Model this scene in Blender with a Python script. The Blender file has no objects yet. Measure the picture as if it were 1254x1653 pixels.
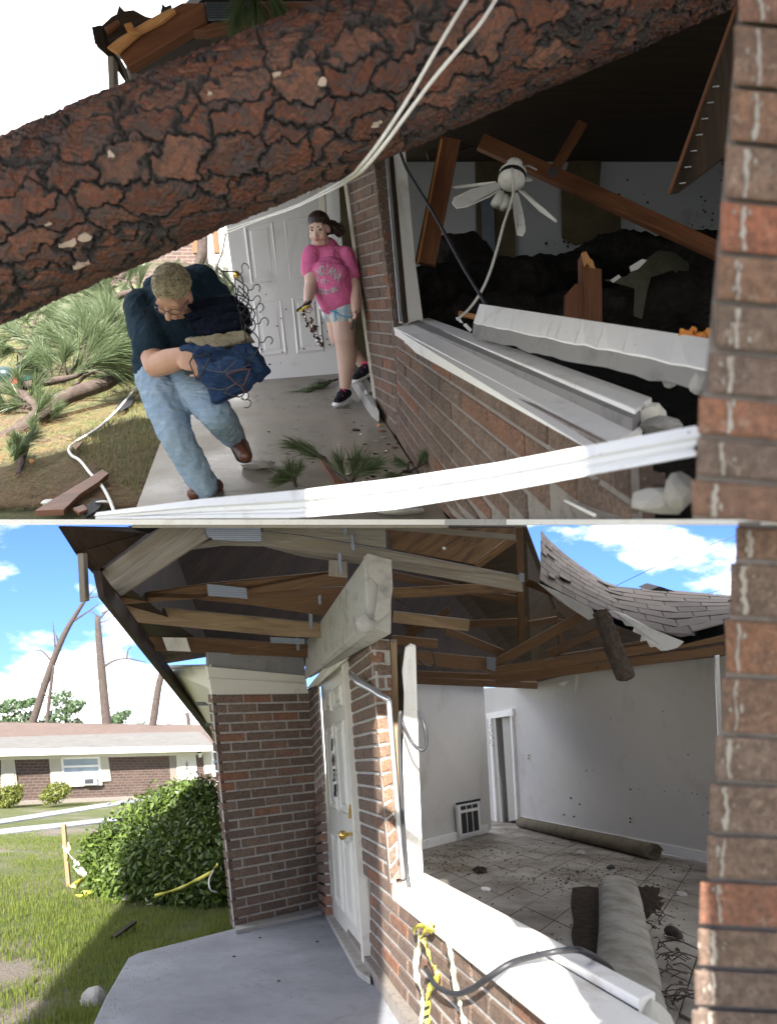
import bpy, bmesh, math, random
import numpy as np
from mathutils import Vector, Matrix, noise as mnoise
random.seed(7); RNG = np.random.default_rng(7)
R = math.radians
sc = bpy.context.scene
col = sc.collection

# ------------------------------------------------------------------ camera
F, CX, CY = 1000.0, 627.0, 826.5
cam_d = bpy.data.cameras.new('camera'); cam = bpy.data.objects.new('camera', cam_d); col.objects.link(cam)
cam.location = (0, 0, 0); cam.rotation_euler = (R(90), 0, 0)
cam_d.sensor_fit = 'VERTICAL'; cam_d.sensor_height = 24.0; cam_d.sensor_width = 24.0 * 776 / 1024
cam_d.lens = 24.0 * F / 1653.0
cam_d.clip_start = 0.05; cam_d.clip_end = 400
cam_d.dof.use_dof = True; cam_d.dof.focus_distance = 4.6; cam_d.dof.aperture_fstop = 1.7
sc.camera = cam

# ------------------------------------------------------------------ sky and sun
SUN = Vector((-0.06, -0.72, 0.69)).normalized()          # towards the sun: behind the viewer, half way up
TILT = R(22.2)                                           # the land falls away from the viewer, and the sky's horizon with it
w = bpy.data.worlds.new('World'); sc.world = w; w.use_nodes = True
nt = w.node_tree; nt.nodes.clear(); N = nt.nodes.new; L = nt.links.new
tc = N('ShaderNodeTexCoord'); mp = N('ShaderNodeMapping'); mp.inputs['Rotation'].default_value = (TILT, 0, 0)
L(tc.outputs['Generated'], mp.inputs['Vector'])
sky = N('ShaderNodeTexSky'); sky.sky_type = 'NISHITA'; sky.sun_disc = False
sl = Matrix.Rotation(TILT, 3, 'X') @ SUN
sky.sun_elevation = math.asin(sl.z); sky.sun_rotation = math.atan2(sl.x, sl.y)
sky.air_density = 1.2; sky.dust_density = 1.0; sky.ozone_density = 3.0
L(mp.outputs['Vector'], sky.inputs['Vector'])
nz = N('ShaderNodeTexNoise'); nz.inputs['Scale'].default_value = 4.6; nz.inputs['Detail'].default_value = 9; nz.inputs['Roughness'].default_value = .55
mp2 = N('ShaderNodeMapping'); mp2.inputs['Scale'].default_value = (1, 1, 2.2); mp2.inputs['Location'].default_value = (.363, -1.583, -2.857)
L(mp.outputs['Vector'], mp2.inputs['Vector']); L(mp2.outputs['Vector'], nz.inputs['Vector'])
sx = N('ShaderNodeSeparateXYZ'); L(mp.outputs['Vector'], sx.inputs['Vector'])
mr = N('ShaderNodeMapRange'); mr.inputs['From Min'].default_value = .42; mr.inputs['From Max'].default_value = .68
mr.inputs['To Min'].default_value = 0; mr.inputs['To Max'].default_value = .5
L(sx.outputs['Z'], mr.inputs['Value'])
lo = N('ShaderNodeMapRange'); lo.inputs['From Min'].default_value = .0; lo.inputs['From Max'].default_value = .30
lo.inputs['To Min'].default_value = .17; lo.inputs['To Max'].default_value = -.03
L(sx.outputs['Z'], lo.inputs['Value'])
ad = N('ShaderNodeMath'); ad.operation = 'ADD'; L(nz.outputs['Fac'], ad.inputs[0]); L(mr.outputs['Result'], ad.inputs[1])
ad2 = N('ShaderNodeMath'); ad2.operation = 'ADD'; L(ad.outputs[0], ad2.inputs[0]); L(lo.outputs['Result'], ad2.inputs[1])
cr = N('ShaderNodeMapRange'); cr.interpolation_type = 'SMOOTHSTEP'
cr.inputs['From Min'].default_value = .50; cr.inputs['From Max'].default_value = .64
L(ad2.outputs[0], cr.inputs['Value'])
mx = N('ShaderNodeMix'); mx.data_type = 'RGBA'
mx.inputs['B'].default_value = (5.9, 5.9, 6.0, 1)
tint = N('ShaderNodeMix'); tint.data_type = 'RGBA'; tint.blend_type = 'MULTIPLY'; tint.inputs['Factor'].default_value = 1
tint.inputs['B'].default_value = (.21, .28, .52, 1)
L(sky.outputs['Color'], tint.inputs['A'])
L(cr.outputs['Result'], mx.inputs['Factor']); L(tint.outputs['Result'], mx.inputs['A'])
bg = N('ShaderNodeBackground'); bg.inputs['Strength'].default_value = .15
L(mx.outputs['Result'], bg.inputs['Color'])
wo = N('ShaderNodeOutputWorld'); L(bg.outputs['Background'], wo.inputs['Surface'])

sun_d = bpy.data.lights.new('sun', 'SUN'); sun_d.energy = 5.0; sun_d.angle = R(.5); sun_d.color = (1, .95, .87)
sun = bpy.data.objects.new('sun', sun_d); col.objects.link(sun)
sun.rotation_euler = (-SUN).to_track_quat('-Z', 'Y').to_euler(); sun.location = SUN * 30
sc.view_settings.view_transform = 'Standard'; sc.view_settings.look = 'None'
sc.view_settings.gamma = 1; sc.view_settings.use_curve_mapping = False
sc.view_settings.exposure = 2.1
sc.render.engine = 'CYCLES'
sc.cycles.use_denoising = True
sc.cycles.max_bounces = 6; sc.cycles.transparent_max_bounces = 8

# ------------------------------------------------------------------ measuring
def P(px, py, Y): return Vector(((px - CX) / F * Y, Y, (CY - py) / F * Y))
def on(pl, px, py):
    d = Vector(((px - CX) / F, 1, (CY - py) / F)); return d * (pl[1] / pl[0].dot(d))
def V(*a): return Vector(a)
GU = (V(0, -.426, 1), -1.35)      # ground of the upper house, climbing away
GL = (V(0, .409, 1), -1.32)       # ground of the lower house, falling away
FL = (V(0, .409, 1), -1.22)       # its floor
WL = (V(1, .274, 0), .982)        # window wall, lower house
WU = (V(1, .178, 0), .844)        # window wall, upper house
def gu(x, y, h=0): return V(x, y, -1.35 + .426 * y + h)
def gl(x, y, h=0): return V(x, y, -1.32 - .409 * y + h)
def onu(px, py, h=0): p = on(GU, px, py); return p + V(0, 0, h)
def onl(px, py, h=0): p = on(GL, px, py); return p + V(0, 0, h)

# ------------------------------------------------------------------ objects
def tag(o, label=None, cat=None, group=None, kind=None):
    if label: o['label'] = label
    if cat: o['category'] = cat
    if group: o['group'] = group
    if kind: o['kind'] = kind
    return o
def empty(name, loc, label, cat, group=None):
    o = bpy.data.objects.new(name, None); col.objects.link(o); o.location = loc; o.empty_display_size = .2
    return tag(o, label, cat, group)
def link(name, me, mat, parent=None, smooth=False):
    o = bpy.data.objects.new(name, me); col.objects.link(o)
    if mat:
        for m in (mat if isinstance(mat, (list, tuple)) else [mat]): me.materials.append(m)
    if parent is not None:
        o.parent = parent
        if parent.type == 'EMPTY': o.location = -Vector(parent.location)
    if smooth:
        me.polygons.foreach_set('use_smooth', [True] * len(me.polygons))
    return o

class MB:
    """collects shapes into one mesh"""
    def __init__(s): s.v = []; s.f = []; s.m = []
    def add(s, vs, fs, mi=0):
        b = len(s.v); s.v += [tuple(x) for x in vs]; s.f += [tuple(b + i for i in f) for f in fs]; s.m += [mi] * len(fs); return s
    def prism(s, pts, vec, mi=0):
        n = len(pts); vec = Vector(vec); c = sum((Vector(p) for p in pts), Vector()) / n
        nr = Vector()
        for i in range(n): nr += (Vector(pts[i]) - c).cross(Vector(pts[(i + 1) % n]) - c)
        if nr.dot(vec) > 0: pts = pts[::-1]
        a = [Vector(p) for p in pts]; b = [p + vec for p in a]
        fs = [tuple(range(n)), tuple(range(2 * n - 1, n - 1, -1))]
        fs += [(i, n + i, n + (i + 1) % n, (i + 1) % n) for i in range(n)]
        return s.add(a + b, fs, mi)
    def loft(s, a, b, mi=0):
        n = len(a); fs = [tuple(range(n)), tuple(range(2 * n - 1, n - 1, -1))]
        fs += [(i, n + i, n + (i + 1) % n, (i + 1) % n) for i in range(n)]
        return s.add(list(a) + list(b), fs, mi)
    def beam(s, a, b, w, h, up=(0, 0, 1), mi=0):
        a = Vector(a); b = Vector(b); d = (b - a).normalized(); sd = d.cross(Vector(up)).normalized(); u = sd.cross(d)
        q = [sd * w / 2 + u * h / 2, -sd * w / 2 + u * h / 2, -sd * w / 2 - u * h / 2, sd * w / 2 - u * h / 2]
        return s.loft([a + k for k in q], [b + k for k in q], mi)
    def box(s, c, dx, dy, dz, rot=None, mi=0):
        c = Vector(c); m = rot or Matrix.Identity(3)
        ax = m @ V(dx / 2, 0, 0); ay = m @ V(0, dy / 2, 0); az = m @ V(0, 0, dz / 2)
        return s.loft([c - ax - ay - az, c + ax - ay - az, c + ax + ay - az, c - ax + ay - az],
                      [c - ax - ay + az, c + ax - ay + az, c + ax + ay + az, c - ax + ay + az], mi)
    def tube(s, pts, rad, k=8, mi=0, closed=False):
        pts = [Vector(p) for p in pts]; n = len(pts)
        rs = rad if isinstance(rad, (list, tuple)) else [rad] * n
        vs = []; prev = None
        for i, p in enumerate(pts):
            if closed: d = pts[(i + 1) % n] - pts[i - 1]
            else: d = pts[min(i + 1, n - 1)] - pts[max(i - 1, 0)]
            if d.length < 1e-9: d = V(0, 0, 1)
            d.normalize()
            if prev is None:
                prev = d.orthogonal().normalized()
            prev = (prev - d * prev.dot(d))
            prev = prev.normalized() if prev.length > 1e-6 else d.orthogonal().normalized()
            o2 = d.cross(prev)
            for j in range(k):
                a = 2 * math.pi * j / k; vs.append(p + (prev * math.cos(a) + o2 * math.sin(a)) * rs[i])
        fs = []
        for i in range(n if closed else n - 1):
            for j in range(k):
                a = i * k + j; b = i * k + (j + 1) % k; i2 = (i + 1) % n
                fs.append((a, b, i2 * k + (j + 1) % k, i2 * k + j))
        if not closed: fs += [tuple(range(k))[::-1], tuple((n - 1) * k + j for j in range(k))]
        return s.add(vs, fs, mi)
    def ball(s, c, r, rot=None, seg=12, ring=8, mi=0):
        c = Vector(c); r = (r, r, r) if not isinstance(r, (tuple, list, Vector)) else r
        vs = []; m = rot or Matrix.Identity(3)
        for i in range(1, ring):
            t = math.pi * i / ring
            for j in range(seg):
                a = 2 * math.pi * j / seg
                vs.append(c + m @ V(r[0] * math.sin(t) * math.cos(a), r[1] * math.sin(t) * math.sin(a), r[2] * math.cos(t)))
        vs += [c + m @ V(0, 0, r[2]), c + m @ V(0, 0, -r[2])]
        fs = []; T = len(vs) - 2
        for i in range(ring - 2):
            for j in range(seg):
                fs.append((i * seg + j, (i + 1) * seg + j, (i + 1) * seg + (j + 1) % seg, i * seg + (j + 1) % seg))
        for j in range(seg):
            fs.append((T, j, (j + 1) % seg)); fs.append((T + 1, (ring - 2) * seg + (j + 1) % seg, (ring - 2) * seg + j))
        return s.add(vs, fs, mi)
    def capsule(s, a, b, ra, rb, k=12, fl=1.0, fdir=None, mi=0):
        """tapered capsule, optionally flattened by fl along fdir"""
        a = Vector(a); b = Vector(b); d = (b - a); Ln = d.length
        d = d / Ln if Ln > 1e-6 else V(0, 0, 1)
        e = Vector(fdir) if fdir is not None else d.orthogonal()
        e = (e - d * e.dot(d)).normalized(); g = d.cross(e)
        pts = []
        for t in (-90, -60, -30, 0): pts.append((a + d * ra * math.sin(R(t)), ra * math.cos(R(t))))
        for t in (0, 30, 60, 90): pts.append((b + d * rb * math.sin(R(t)), rb * math.cos(R(t))))
        vs = []; fs = []
        for p, r in pts:
            r = max(r, .0004)
            for j in range(k):
                t = 2 * math.pi * j / k; vs.append(p + e * r * fl * math.cos(t) + g * r * math.sin(t))
        n = len(pts)
        for i in range(n - 1):
            for j in range(k):
                fs.append((i * k + j, i * k + (j + 1) % k, (i + 1) * k + (j + 1) % k, (i + 1) * k + j))
        fs += [tuple(range(k))[::-1], tuple((n - 1) * k + j for j in range(k))]
        return s.add(vs, fs, mi)
    def mesh(s, name, grain=None):
        me = bpy.data.meshes.new(name); me.from_pydata(s.v, [], s.f)
        if any(s.m): me.polygons.foreach_set('material_index', s.m)
        if grain is not None:
            g = Vector(grain).normalized(); uv = me.uv_layers.new(name='UVMap')
            for p in me.polygons:
                n = p.normal; u = g - n * g.dot(n)
                u = u.normalized() if u.length > .1 else n.orthogonal().normalized()
                v = n.cross(u); off = (p.index * .37) % 1
                for li in p.loop_indices:
                    c = me.vertices[me.loops[li].vertex_index].co; uv.data[li].uv = (c.dot(u), c.dot(v) + off)
        return me
    def build(s, name, mat, parent=None, smooth=False, grain=None, bevel=0):
        o = link(name, s.mesh(name, grain), mat, parent, smooth)
        if bevel:
            b = o.modifiers.new('bevel', 'BEVEL'); b.width = bevel; b.segments = 2; b.limit_method = 'ANGLE'; b.harden_normals = False
        return o

def blob(mb, name, mat, parent=None, voxel=.012, smooth=3, disp=None):
    """fuse overlapping closed shapes into one continuous skin"""
    o = mb.build(name, mat, parent, smooth=True)
    r = o.modifiers.new('fuse', 'REMESH'); r.mode = 'VOXEL'; r.voxel_size = voxel; r.use_smooth_shade = True
    m = o.modifiers.new('relax', 'SMOOTH'); m.factor = .5; m.iterations = smooth
    if disp:
        t = bpy.data.textures.new(name + '_folds', 'CLOUDS'); t.noise_scale = disp[1]; t.noise_depth = 2
        d = o.modifiers.new('folds', 'DISPLACE'); d.texture = t; d.strength = disp[0]; d.mid_level = .5; d.texture_coords = 'LOCAL'
    return o

def quad(name, pts, mat, parent=None, thick=.03, away=None, grain=None, bevel=0):
    """a panel: polygon facing the viewer with real thickness behind it"""
    pts = [Vector(p) for p in pts]
    n = Vector()
    for i in range(len(pts)): n += pts[i].cross(pts[(i + 1) % len(pts)])
    n.normalize(); c = sum(pts, Vector()) / len(pts)
    if n.dot(c) < 0: n = -n
    return MB().prism(pts, (Vector(away) if away is not None else n * thick)).build(name, mat, parent, grain=grain, bevel=bevel)

# ------------------------------------------------------------------ materials
MATS = {}
class NT:
    def __init__(s, name, rough=.8, spec=.3):
        m = bpy.data.materials.new(name); m.use_nodes = True; s.m = m; s.t = m.node_tree
        s.b = s.t.nodes['Principled BSDF']; s.b.inputs['Roughness'].default_value = rough
        s.b.inputs['Specular IOR Level'].default_value = spec; MATS[name] = m
    def n(s, typ, **kw):
        x = s.t.nodes.new(typ)
        for k, v in kw.items():
            if k in x.inputs: x.inputs[k].default_value = v
            else: setattr(x, k, v)
        return x
    def l(s, a, b): s.t.links.new(a, b)
    def coord(s, kind='Object', scale=(1, 1, 1), rot=(0, 0, 0)):
        t = s.n('ShaderNodeTexCoord'); m = s.n('ShaderNodeMapping', Scale=scale, Rotation=rot); s.l(t.outputs[kind], m.inputs['Vector']); return m.outputs['Vector']
    def noise(s, vec, scale, detail=6, rough=.6, dist=0):
        x = s.n('ShaderNodeTexNoise', Scale=scale, Detail=detail, Roughness=rough, Distortion=dist); s.l(vec, x.inputs['Vector']); return x.outputs['Fac']
    def ramp(s, fac, stops):
        x = s.n('ShaderNodeValToRGB'); e = x.color_ramp.elements
        while len(e) < len(stops): e.new(.5)
        for k, (p, c) in zip(e, stops): k.position = p; k.color = (*c, 1) if len(c) == 3 else c
        s.l(fac, x.inputs['Fac']); return x.outputs['Color']
    def mix(s, fac, a, b, mode='MIX'):
        x = s.n('ShaderNodeMix', data_type='RGBA', blend_type=mode)
        for sock, val in (('Factor', fac), ('A', a), ('B', b)):
            if isinstance(val, bpy.types.NodeSocket): s.l(val, x.inputs[sock])
            elif sock == 'Factor': x.inputs[sock].default_value = val
            else: x.inputs[sock].default_value = (*val, 1)
        return x.outputs['Result']
    def rng(s, fac, a, b, c=0, d=1):
        x = s.n('ShaderNodeMapRange'); x.inputs['From Min'].default_value = a; x.inputs['From Max'].default_value = b
        x.inputs['To Min'].default_value = c; x.inputs['To Max'].default_value = d; s.l(fac, x.inputs['Value']); return x.outputs['Result']
    def color(s, c):
        if isinstance(c, bpy.types.NodeSocket): s.l(c, s.b.inputs['Base Color'])
        else: s.b.inputs['Base Color'].default_value = (*c, 1)
        return s
    def roughness(s, c): s.l(c, s.b.inputs['Roughness']); return s
    def bump(s, fac, strength=.4, dist=.01):
        x = s.n('ShaderNodeBump', Strength=strength, Distance=dist); s.l(fac, x.inputs['Height'])
        prev = s.b.inputs['Normal']
        if prev.is_linked: s.l(prev.links[0].from_socket, x.inputs['Normal'])
        s.l(x.outputs['Normal'], prev); return s
    def rnd(s): return s.n('ShaderNodeObjectInfo').outputs['Random']

def plain(name, c, rough=.7, var=.12, scale=14, bump=.15, spec=.3, metal=0, dist=.004):
    k = NT(name, rough, spec); v = k.coord(); a = k.noise(v, scale, 7)
    lo = tuple(x * (1 - var) for x in c); hi = tuple(min(1, x * (1 + var)) for x in c)
    k.color(k.ramp(a, [(.3, lo), (.7, hi)])); k.bump(k.noise(v, scale * 6, 4), bump, dist); k.b.inputs['Metallic'].default_value = metal
    return k.m
def dirty(name, c, dirt, amount=.5, rough=.6, scale=6, spots=True, spec=.3, fine=60):
    k = NT(name, rough, spec); v = k.coord(); a = k.noise(v, scale, 9, .65)
    d = k.rng(a, .62 - .2 * amount, .80 - .1 * amount)
    base = k.mix(k.noise(v, scale * 3, 5), tuple(x * .93 for x in c), c)
    cc = k.mix(d, base, dirt)
    if spots:
        sp = k.rng(k.noise(v, fine, 3, .5), .70, .76); cc = k.mix(sp, cc, tuple(x * .5 for x in dirt))
    k.color(cc); k.bump(k.noise(v, scale * 10, 5), .2, .004); return k.m
def wood(name, lo, hi, rough=.75, stain=None):
    k = NT(name, rough, .25); v = k.coord('UV', (1.1, 26, 1))
    a = k.noise(v, 3.2, 8, .6, 1.1); v2 = k.coord('UV', (.8, 5, 1)); b = k.noise(v2, 2.0, 4, .5, .4)
    c = k.ramp(a, [(.25, lo), (.52, tuple((x + y) / 2 for x, y in zip(lo, hi))), (.78, hi)])
    c = k.mix(k.rng(b, .3, .75), c, tuple(x * .62 for x in hi), 'MIX') if stain is None else k.mix(k.rng(b, .45, .7), c, stain)
    kn = k.n('ShaderNodeTexVoronoi', Scale=3.0); k.l(k.coord('UV', (.6, 2.4, 1)), kn.inputs['Vector'])
    c = k.mix(k.rng(kn.outputs['Distance'], .07, .02), c, tuple(x * .3 for x in lo))
    k.color(c); k.bump(a, .35, .004); return k.m
def mat_brick(name, warm):
    k = NT(name, .88, .2); r = k.rnd(); v = k.coord()
    pal = [(0, (.17, .115, .09)), (.2, (.235, .155, .115)), (.42, (.29, .20, .15)), (.6, (.19, .14, .115)), (.76, (.31, .18, .12)), (.88, (.36, .15, .085)), (.95, (.25, .18, .14))]
    if warm: pal = [(0, (.22, .14, .10)), (.22, (.19, .13, .10)), (.4, (.29, .16, .10)), (.58, (.35, .17, .095)), (.72, (.23, .165, .125)), (.85, (.37, .14, .08)), (.95, (.25, .16, .11))]
    c = k.ramp(r, pal)
    n1 = k.noise(v, 9, 8, .7); n2 = k.noise(v, 70, 5, .7)
    c = k.mix(k.rng(n1, .34, .72, 0, .62), c, (.10, .078, .066))
    c = k.mix(k.rng(k.noise(v, 26, 8, .75, .6), .60, .72, 0, .45), c, (.36, .30, .25))
    c = k.mix(k.rng(n2, .35, .65, .0, .65), c, (.06, .045, .035)); c = k.mix(k.rng(k.noise(v, 38, 9, .8, 1.2), .56, .64, 0, .5), c, (.42, .35, .28)); pit = k.n('ShaderNodeTexVoronoi', Scale=120.0); k.l(v, pit.inputs['Vector']); c = k.mix(k.rng(pit.outputs['Distance'], .22, .10, 0, .7), c, (.03, .022, .018))
    k.color(c); k.bump(n2, .8, .006); k.bump(k.noise(v, 24, 8, .75), .6, .012); k.bump(n1, .4, .01); return k.m
BRICK = mat_brick('aged_brick', False); BRICKW = mat_brick('warm_brick', True)
MORTAR = dirty('mortar', (.38, .36, .33), (.22, .20, .18), .6, .95, 20, fine=140)
MORTARD = dirty('grimy_mortar', (.27, .24, .21), (.14, .12, .10), .6, .95, 20, fine=140)
SMEAR = dirty('white_mortar_smear', (.33, .30, .26), (.20, .17, .14), .8, .95, 40, fine=90)
WHITE = dirty('white_paint', (.88, .86, .81), (.60, .55, .47), .32, .5, 5, fine=70)
WHITEC = dirty('cream_paint', (.66, .63, .54), (.42, .38, .30), .3, .55, 4, fine=50)
DOORW = dirty('door_white', (.84, .84, .84), (.62, .60, .58), .15, .45, 3, spots=False)
DOORC = dirty('door_cream', (.62, .60, .53), (.48, .45, .38), .2, .45, 3, spots=False)
SPECK = plain('dried_mud', (.05, .04, .03), .9)
PLASTER = dirty('wall_plaster', (.60, .575, .53), (.45, .42, .37), .3, .8, 1.3, fine=34)
CONC = dirty('block_concrete', (.40, .385, .355), (.22, .21, .19), .5, .92, 9, fine=60)
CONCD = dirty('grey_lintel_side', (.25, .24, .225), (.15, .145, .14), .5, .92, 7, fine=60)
ALU = plain('aluminium', (.62, .63, .65), .35, .1, 8, .1, .5, .8)
GALV = None
def mat_galv():
    k = NT('galvanised_plate', .45, .5); k.b.inputs['Metallic'].default_value = .75
    v = k.coord('UV', (1, 1, 1)); w_ = k.n('ShaderNodeTexBrick', Scale=1.0); w_.offset = .5
    for a, b in (('Brick Width', .014), ('Row Height', .011), ('Mortar Size', .0032)): w_.inputs[a].default_value = b
    w_.inputs['Color1'].default_value = (.25, .27, .31, 1); w_.inputs['Color2'].default_value = (.21, .235, .27, 1); w_.inputs['Mortar'].default_value = (.10, .11, .13, 1)
    k.l(v, w_.inputs['Vector']); k.color(w_.outputs['Color']); k.bump(w_.outputs['Fac'], -.4, .003); return k.m
GALV = mat_galv()
WOODG = wood('weathered_grey_timber', (.13, .112, .09), (.33, .295, .25), stain=(.20, .165, .12))
WOODB = wood('brown_truss_timber', (.07, .038, .019), (.20, .112, .055), stain=(.12, .07, .04))
WOODY = wood('pale_truss_timber', (.17, .115, .065), (.33, .235, .14), stain=(.13, .085, .045))
WOODR = wood('wet_red_timber', (.085, .036, .018), (.25, .105, .05), .5, stain=(.10, .038, .02))
WOODO = wood('fresh_split_timber', (.38, .17, .06), (.60, .32, .13), .55, stain=(.30, .11, .035))
WOODDK = wood('dark_sheathing', (.018, .011, .007), (.062, .037, .021), stain=(.02, .013, .01))
PLY = wood('plywood_deck', (.12, .065, .032), (.28, .165, .08), stain=(.06, .034, .02))
BLACKC = plain('black_cable', (.022, .022, .026), .5, .2, 20, .05, .5)
WHITEC2 = plain('white_cord_sheath', (.70, .68, .62), .5, .12, 30, .05)
def mat_conc_slab(name, c, wet, bluish=1):
    k = NT(name, .85, .35); v = k.coord(); a = k.noise(v, 1.3, 9, .6); b = k.noise(v, 40, 6, .7); s = k.noise(v, 9, 6, .65)
    cc = k.ramp(a, [(.3, tuple(x * .66 for x in c)), (.55, c), (.75, tuple(x * 1.12 for x in c))])
    cc = k.mix(k.rng(s, .5, .75, 0, .4), cc, tuple(x * .55 for x in c))
    cc = k.mix(k.rng(b, .62, .72, 0, .7), cc, tuple(x * .35 for x in c)); cc = k.mix(k.rng(b, .36, .28, 0, .6), cc, tuple(min(1, x * 1.6) for x in c))
    ck = k.n('ShaderNodeTexVoronoi', Scale=.9, feature='DISTANCE_TO_EDGE'); wv = k.n('ShaderNodeMix', data_type='RGBA', blend_type='ADD'); wv.inputs['Factor'].default_value = .35; k.l(v, wv.inputs['A']); wn = k.n('ShaderNodeTexNoise', Scale=3.5, Detail=6); k.l(v, wn.inputs['Vector']); k.l(wn.outputs['Color'], wv.inputs['B']); k.l(wv.outputs['Result'], ck.inputs['Vector'])
    cc = k.mix(k.rng(ck.outputs['Distance'], .003, .001, 0, .22), cc, tuple(x * .3 for x in c)); cc = k.mix(k.rng(k.noise(v, 2.6, 8, .7, .8), .55, .72, 0, .5), cc, tuple(x * y for x, y in zip(c, (.62, .56, .48))))
    k.color(cc)
    if wet: k.roughness(k.rng(a, .35, .62, .16, .6))
    k.bump(b, .25, .003); k.bump(s, .15, .01); return k.m
SLABL = mat_conc_slab('pale_concrete', (.29, .30, .325), False)
SLABU = mat_conc_slab('wet_concrete', (.25, .22, .175), True)
def mat_lawn(name, green, dry, soil, s=1.0, bias=0):
    k = NT(name, .95, .15); v = k.coord(); a = k.noise(v, .55 * s, 7, .6); b = k.noise(v, 3.2 * s, 8, .65); d = k.noise(v, 45, 6, .7)
    c = k.mix(k.rng(b, .35, .68), green, dry); c = k.mix(k.rng(a, .52 + bias, .62 + bias), c, soil)
    c = k.mix(k.rng(d, .35, .7, 0, .45), c, tuple(x * .4 for x in soil)); k.color(c); k.bump(d, .8, .02); k.bump(b, .6, .04); return k.m
LAWNL = mat_lawn('patchy_lawn', (.062, .092, .022), (.125, .13, .045), (.18, .155, .13), .9)
LAWNU = mat_lawn('needle_strewn_lawn', (.10, .135, .05), (.165, .14, .085), (.14, .11, .08), 1.6)
def mat_leaf(name, a, b, rough=.5, spec=.35, trans=.12):
    k = NT(name, rough, spec); r = k.n('ShaderNodeNewGeometry').outputs['Random Per Island']
    k.color(k.ramp(r, [(.0, a), (.6, tuple((x + y) / 2 for x, y in zip(a, b))), (1, b)]))
    k.b.inputs['Transmission Weight'].default_value = 0
    if trans:
        d = k.n('ShaderNodeBsdfTranslucent'); d.inputs['Color'].default_value = (*[x * 1.5 for x in b], 1)
        ms = k.n('ShaderNodeMixShader'); ms.inputs[0].default_value = trans
        out = [n for n in k.t.nodes if n.type == 'OUTPUT_MATERIAL'][0]
        k.l(k.b.outputs[0], ms.inputs[1]); k.l(d.outputs[0], ms.inputs[2]); k.l(ms.outputs[0], out.inputs['Surface'])
    return k.m
LEAF = mat_leaf('shrub_leaf', (.028, .052, .009), (.105, .15, .028), .45)
LEAFY = mat_leaf('yellow_hedge_leaf', (.05, .065, .010), (.13, .14, .025))
LEAFT = mat_leaf('tree_leaf', (.03, .06, .025), (.085, .125, .055))
GRASSL = mat_leaf('grass_blade', (.055, .095, .014), (.18, .205, .05), .6, .2, .35)
STRAW = mat_leaf('pine_straw', (.12, .06, .026), (.25, .17, .08), .7, .2, .1)
GRASSU = mat_leaf('wet_grass_blade', (.075, .10, .03), (.18, .20, .08), .5, .25, .2)
NEEDLE = mat_leaf('pine_needle', (.042, .070, .028), (.135, .17, .078), .4, .4, .2)
BARKG = plain('grey_bark', (.085, .066, .056), .95, .35, 20, .8, .1, 0, .01)
BARKT = plain('dead_pine_bark', (.075, .060, .054), .95, .3, 10, .8, .1, 0, .02)
TAPEY = dirty('caution_tape_yellow', (.66, .60, .10), (.62, .60, .40), .3, .4, 8, spots=False)
TAPEW = dirty('faded_tape', (.66, .66, .50), (.60, .58, .22), .5, .4, 8, spots=False)
BRASS = plain('brass', (.62, .42, .12), .25, .1, 20, .05, .5, .9)
BLACK = plain('black_iron', (.02, .02, .022), .5)
GLASS = plain('window_glass', (.30, .36, .43), .12, .15, 3, .0, .6)
BLIND = plain('white_blind', (.62, .65, .68), .5, .05, 4, .05)
SHUT = dirty('cream_shutter', (.55, .52, .43), (.42, .40, .33), .3, .6, 6, spots=False)
def mat_shingle():
    k = NT('asphalt_shingle', .95, .15); r = k.rnd(); v = k.coord(); a = k.noise(v, 120, 4, .8)
    c = k.ramp(r, [(0, (.23, .20, .175)), (.5, (.29, .255, .225)), (1, (.19, .168, .15))])
    c = k.mix(k.rng(a, .35, .7, 0, .6), c, (.09, .07, .065)); c = k.mix(k.rng(k.noise(v, 1.5, 5), .4, .7, 0, .3), c, (.35, .28, .24))
    k.color(c); k.bump(a, .5, .003); return k.m
SHING = mat_shingle()
FELT = plain('roofing_felt', (.018, .018, .021), .7, .3, 12, .4)
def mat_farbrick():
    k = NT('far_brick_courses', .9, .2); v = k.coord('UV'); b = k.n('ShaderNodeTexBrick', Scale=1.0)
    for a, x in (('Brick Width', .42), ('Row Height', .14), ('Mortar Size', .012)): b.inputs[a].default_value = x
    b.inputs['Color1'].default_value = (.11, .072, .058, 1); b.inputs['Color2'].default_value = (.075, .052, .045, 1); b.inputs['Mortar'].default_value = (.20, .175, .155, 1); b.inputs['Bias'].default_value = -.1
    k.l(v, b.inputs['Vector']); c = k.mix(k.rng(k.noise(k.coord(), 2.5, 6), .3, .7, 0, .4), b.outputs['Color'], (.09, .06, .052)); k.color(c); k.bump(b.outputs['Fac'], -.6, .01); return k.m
FARBRICK = mat_farbrick()
def mat_farroof():
    k = NT('far_shingle_roof', .95, .15); v = k.coord('UV'); b = k.n('ShaderNodeTexBrick', Scale=1.0)
    for a, x in (('Brick Width', .5), ('Row Height', .2), ('Mortar Size', .018)): b.inputs[a].default_value = x
    b.inputs['Color1'].default_value = (.135, .132, .125, 1); b.inputs['Color2'].default_value = (.105, .103, .098, 1); b.inputs['Mortar'].default_value = (.13, .11, .10, 1)
    k.l(v, b.inputs['Vector']); k.color(k.mix(k.rng(k.noise(k.coord(), 3, 6), .3, .7, 0, .35), b.outputs['Color'], (.175, .17, .16))); return k.m
FARROOF = mat_farroof()
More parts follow.
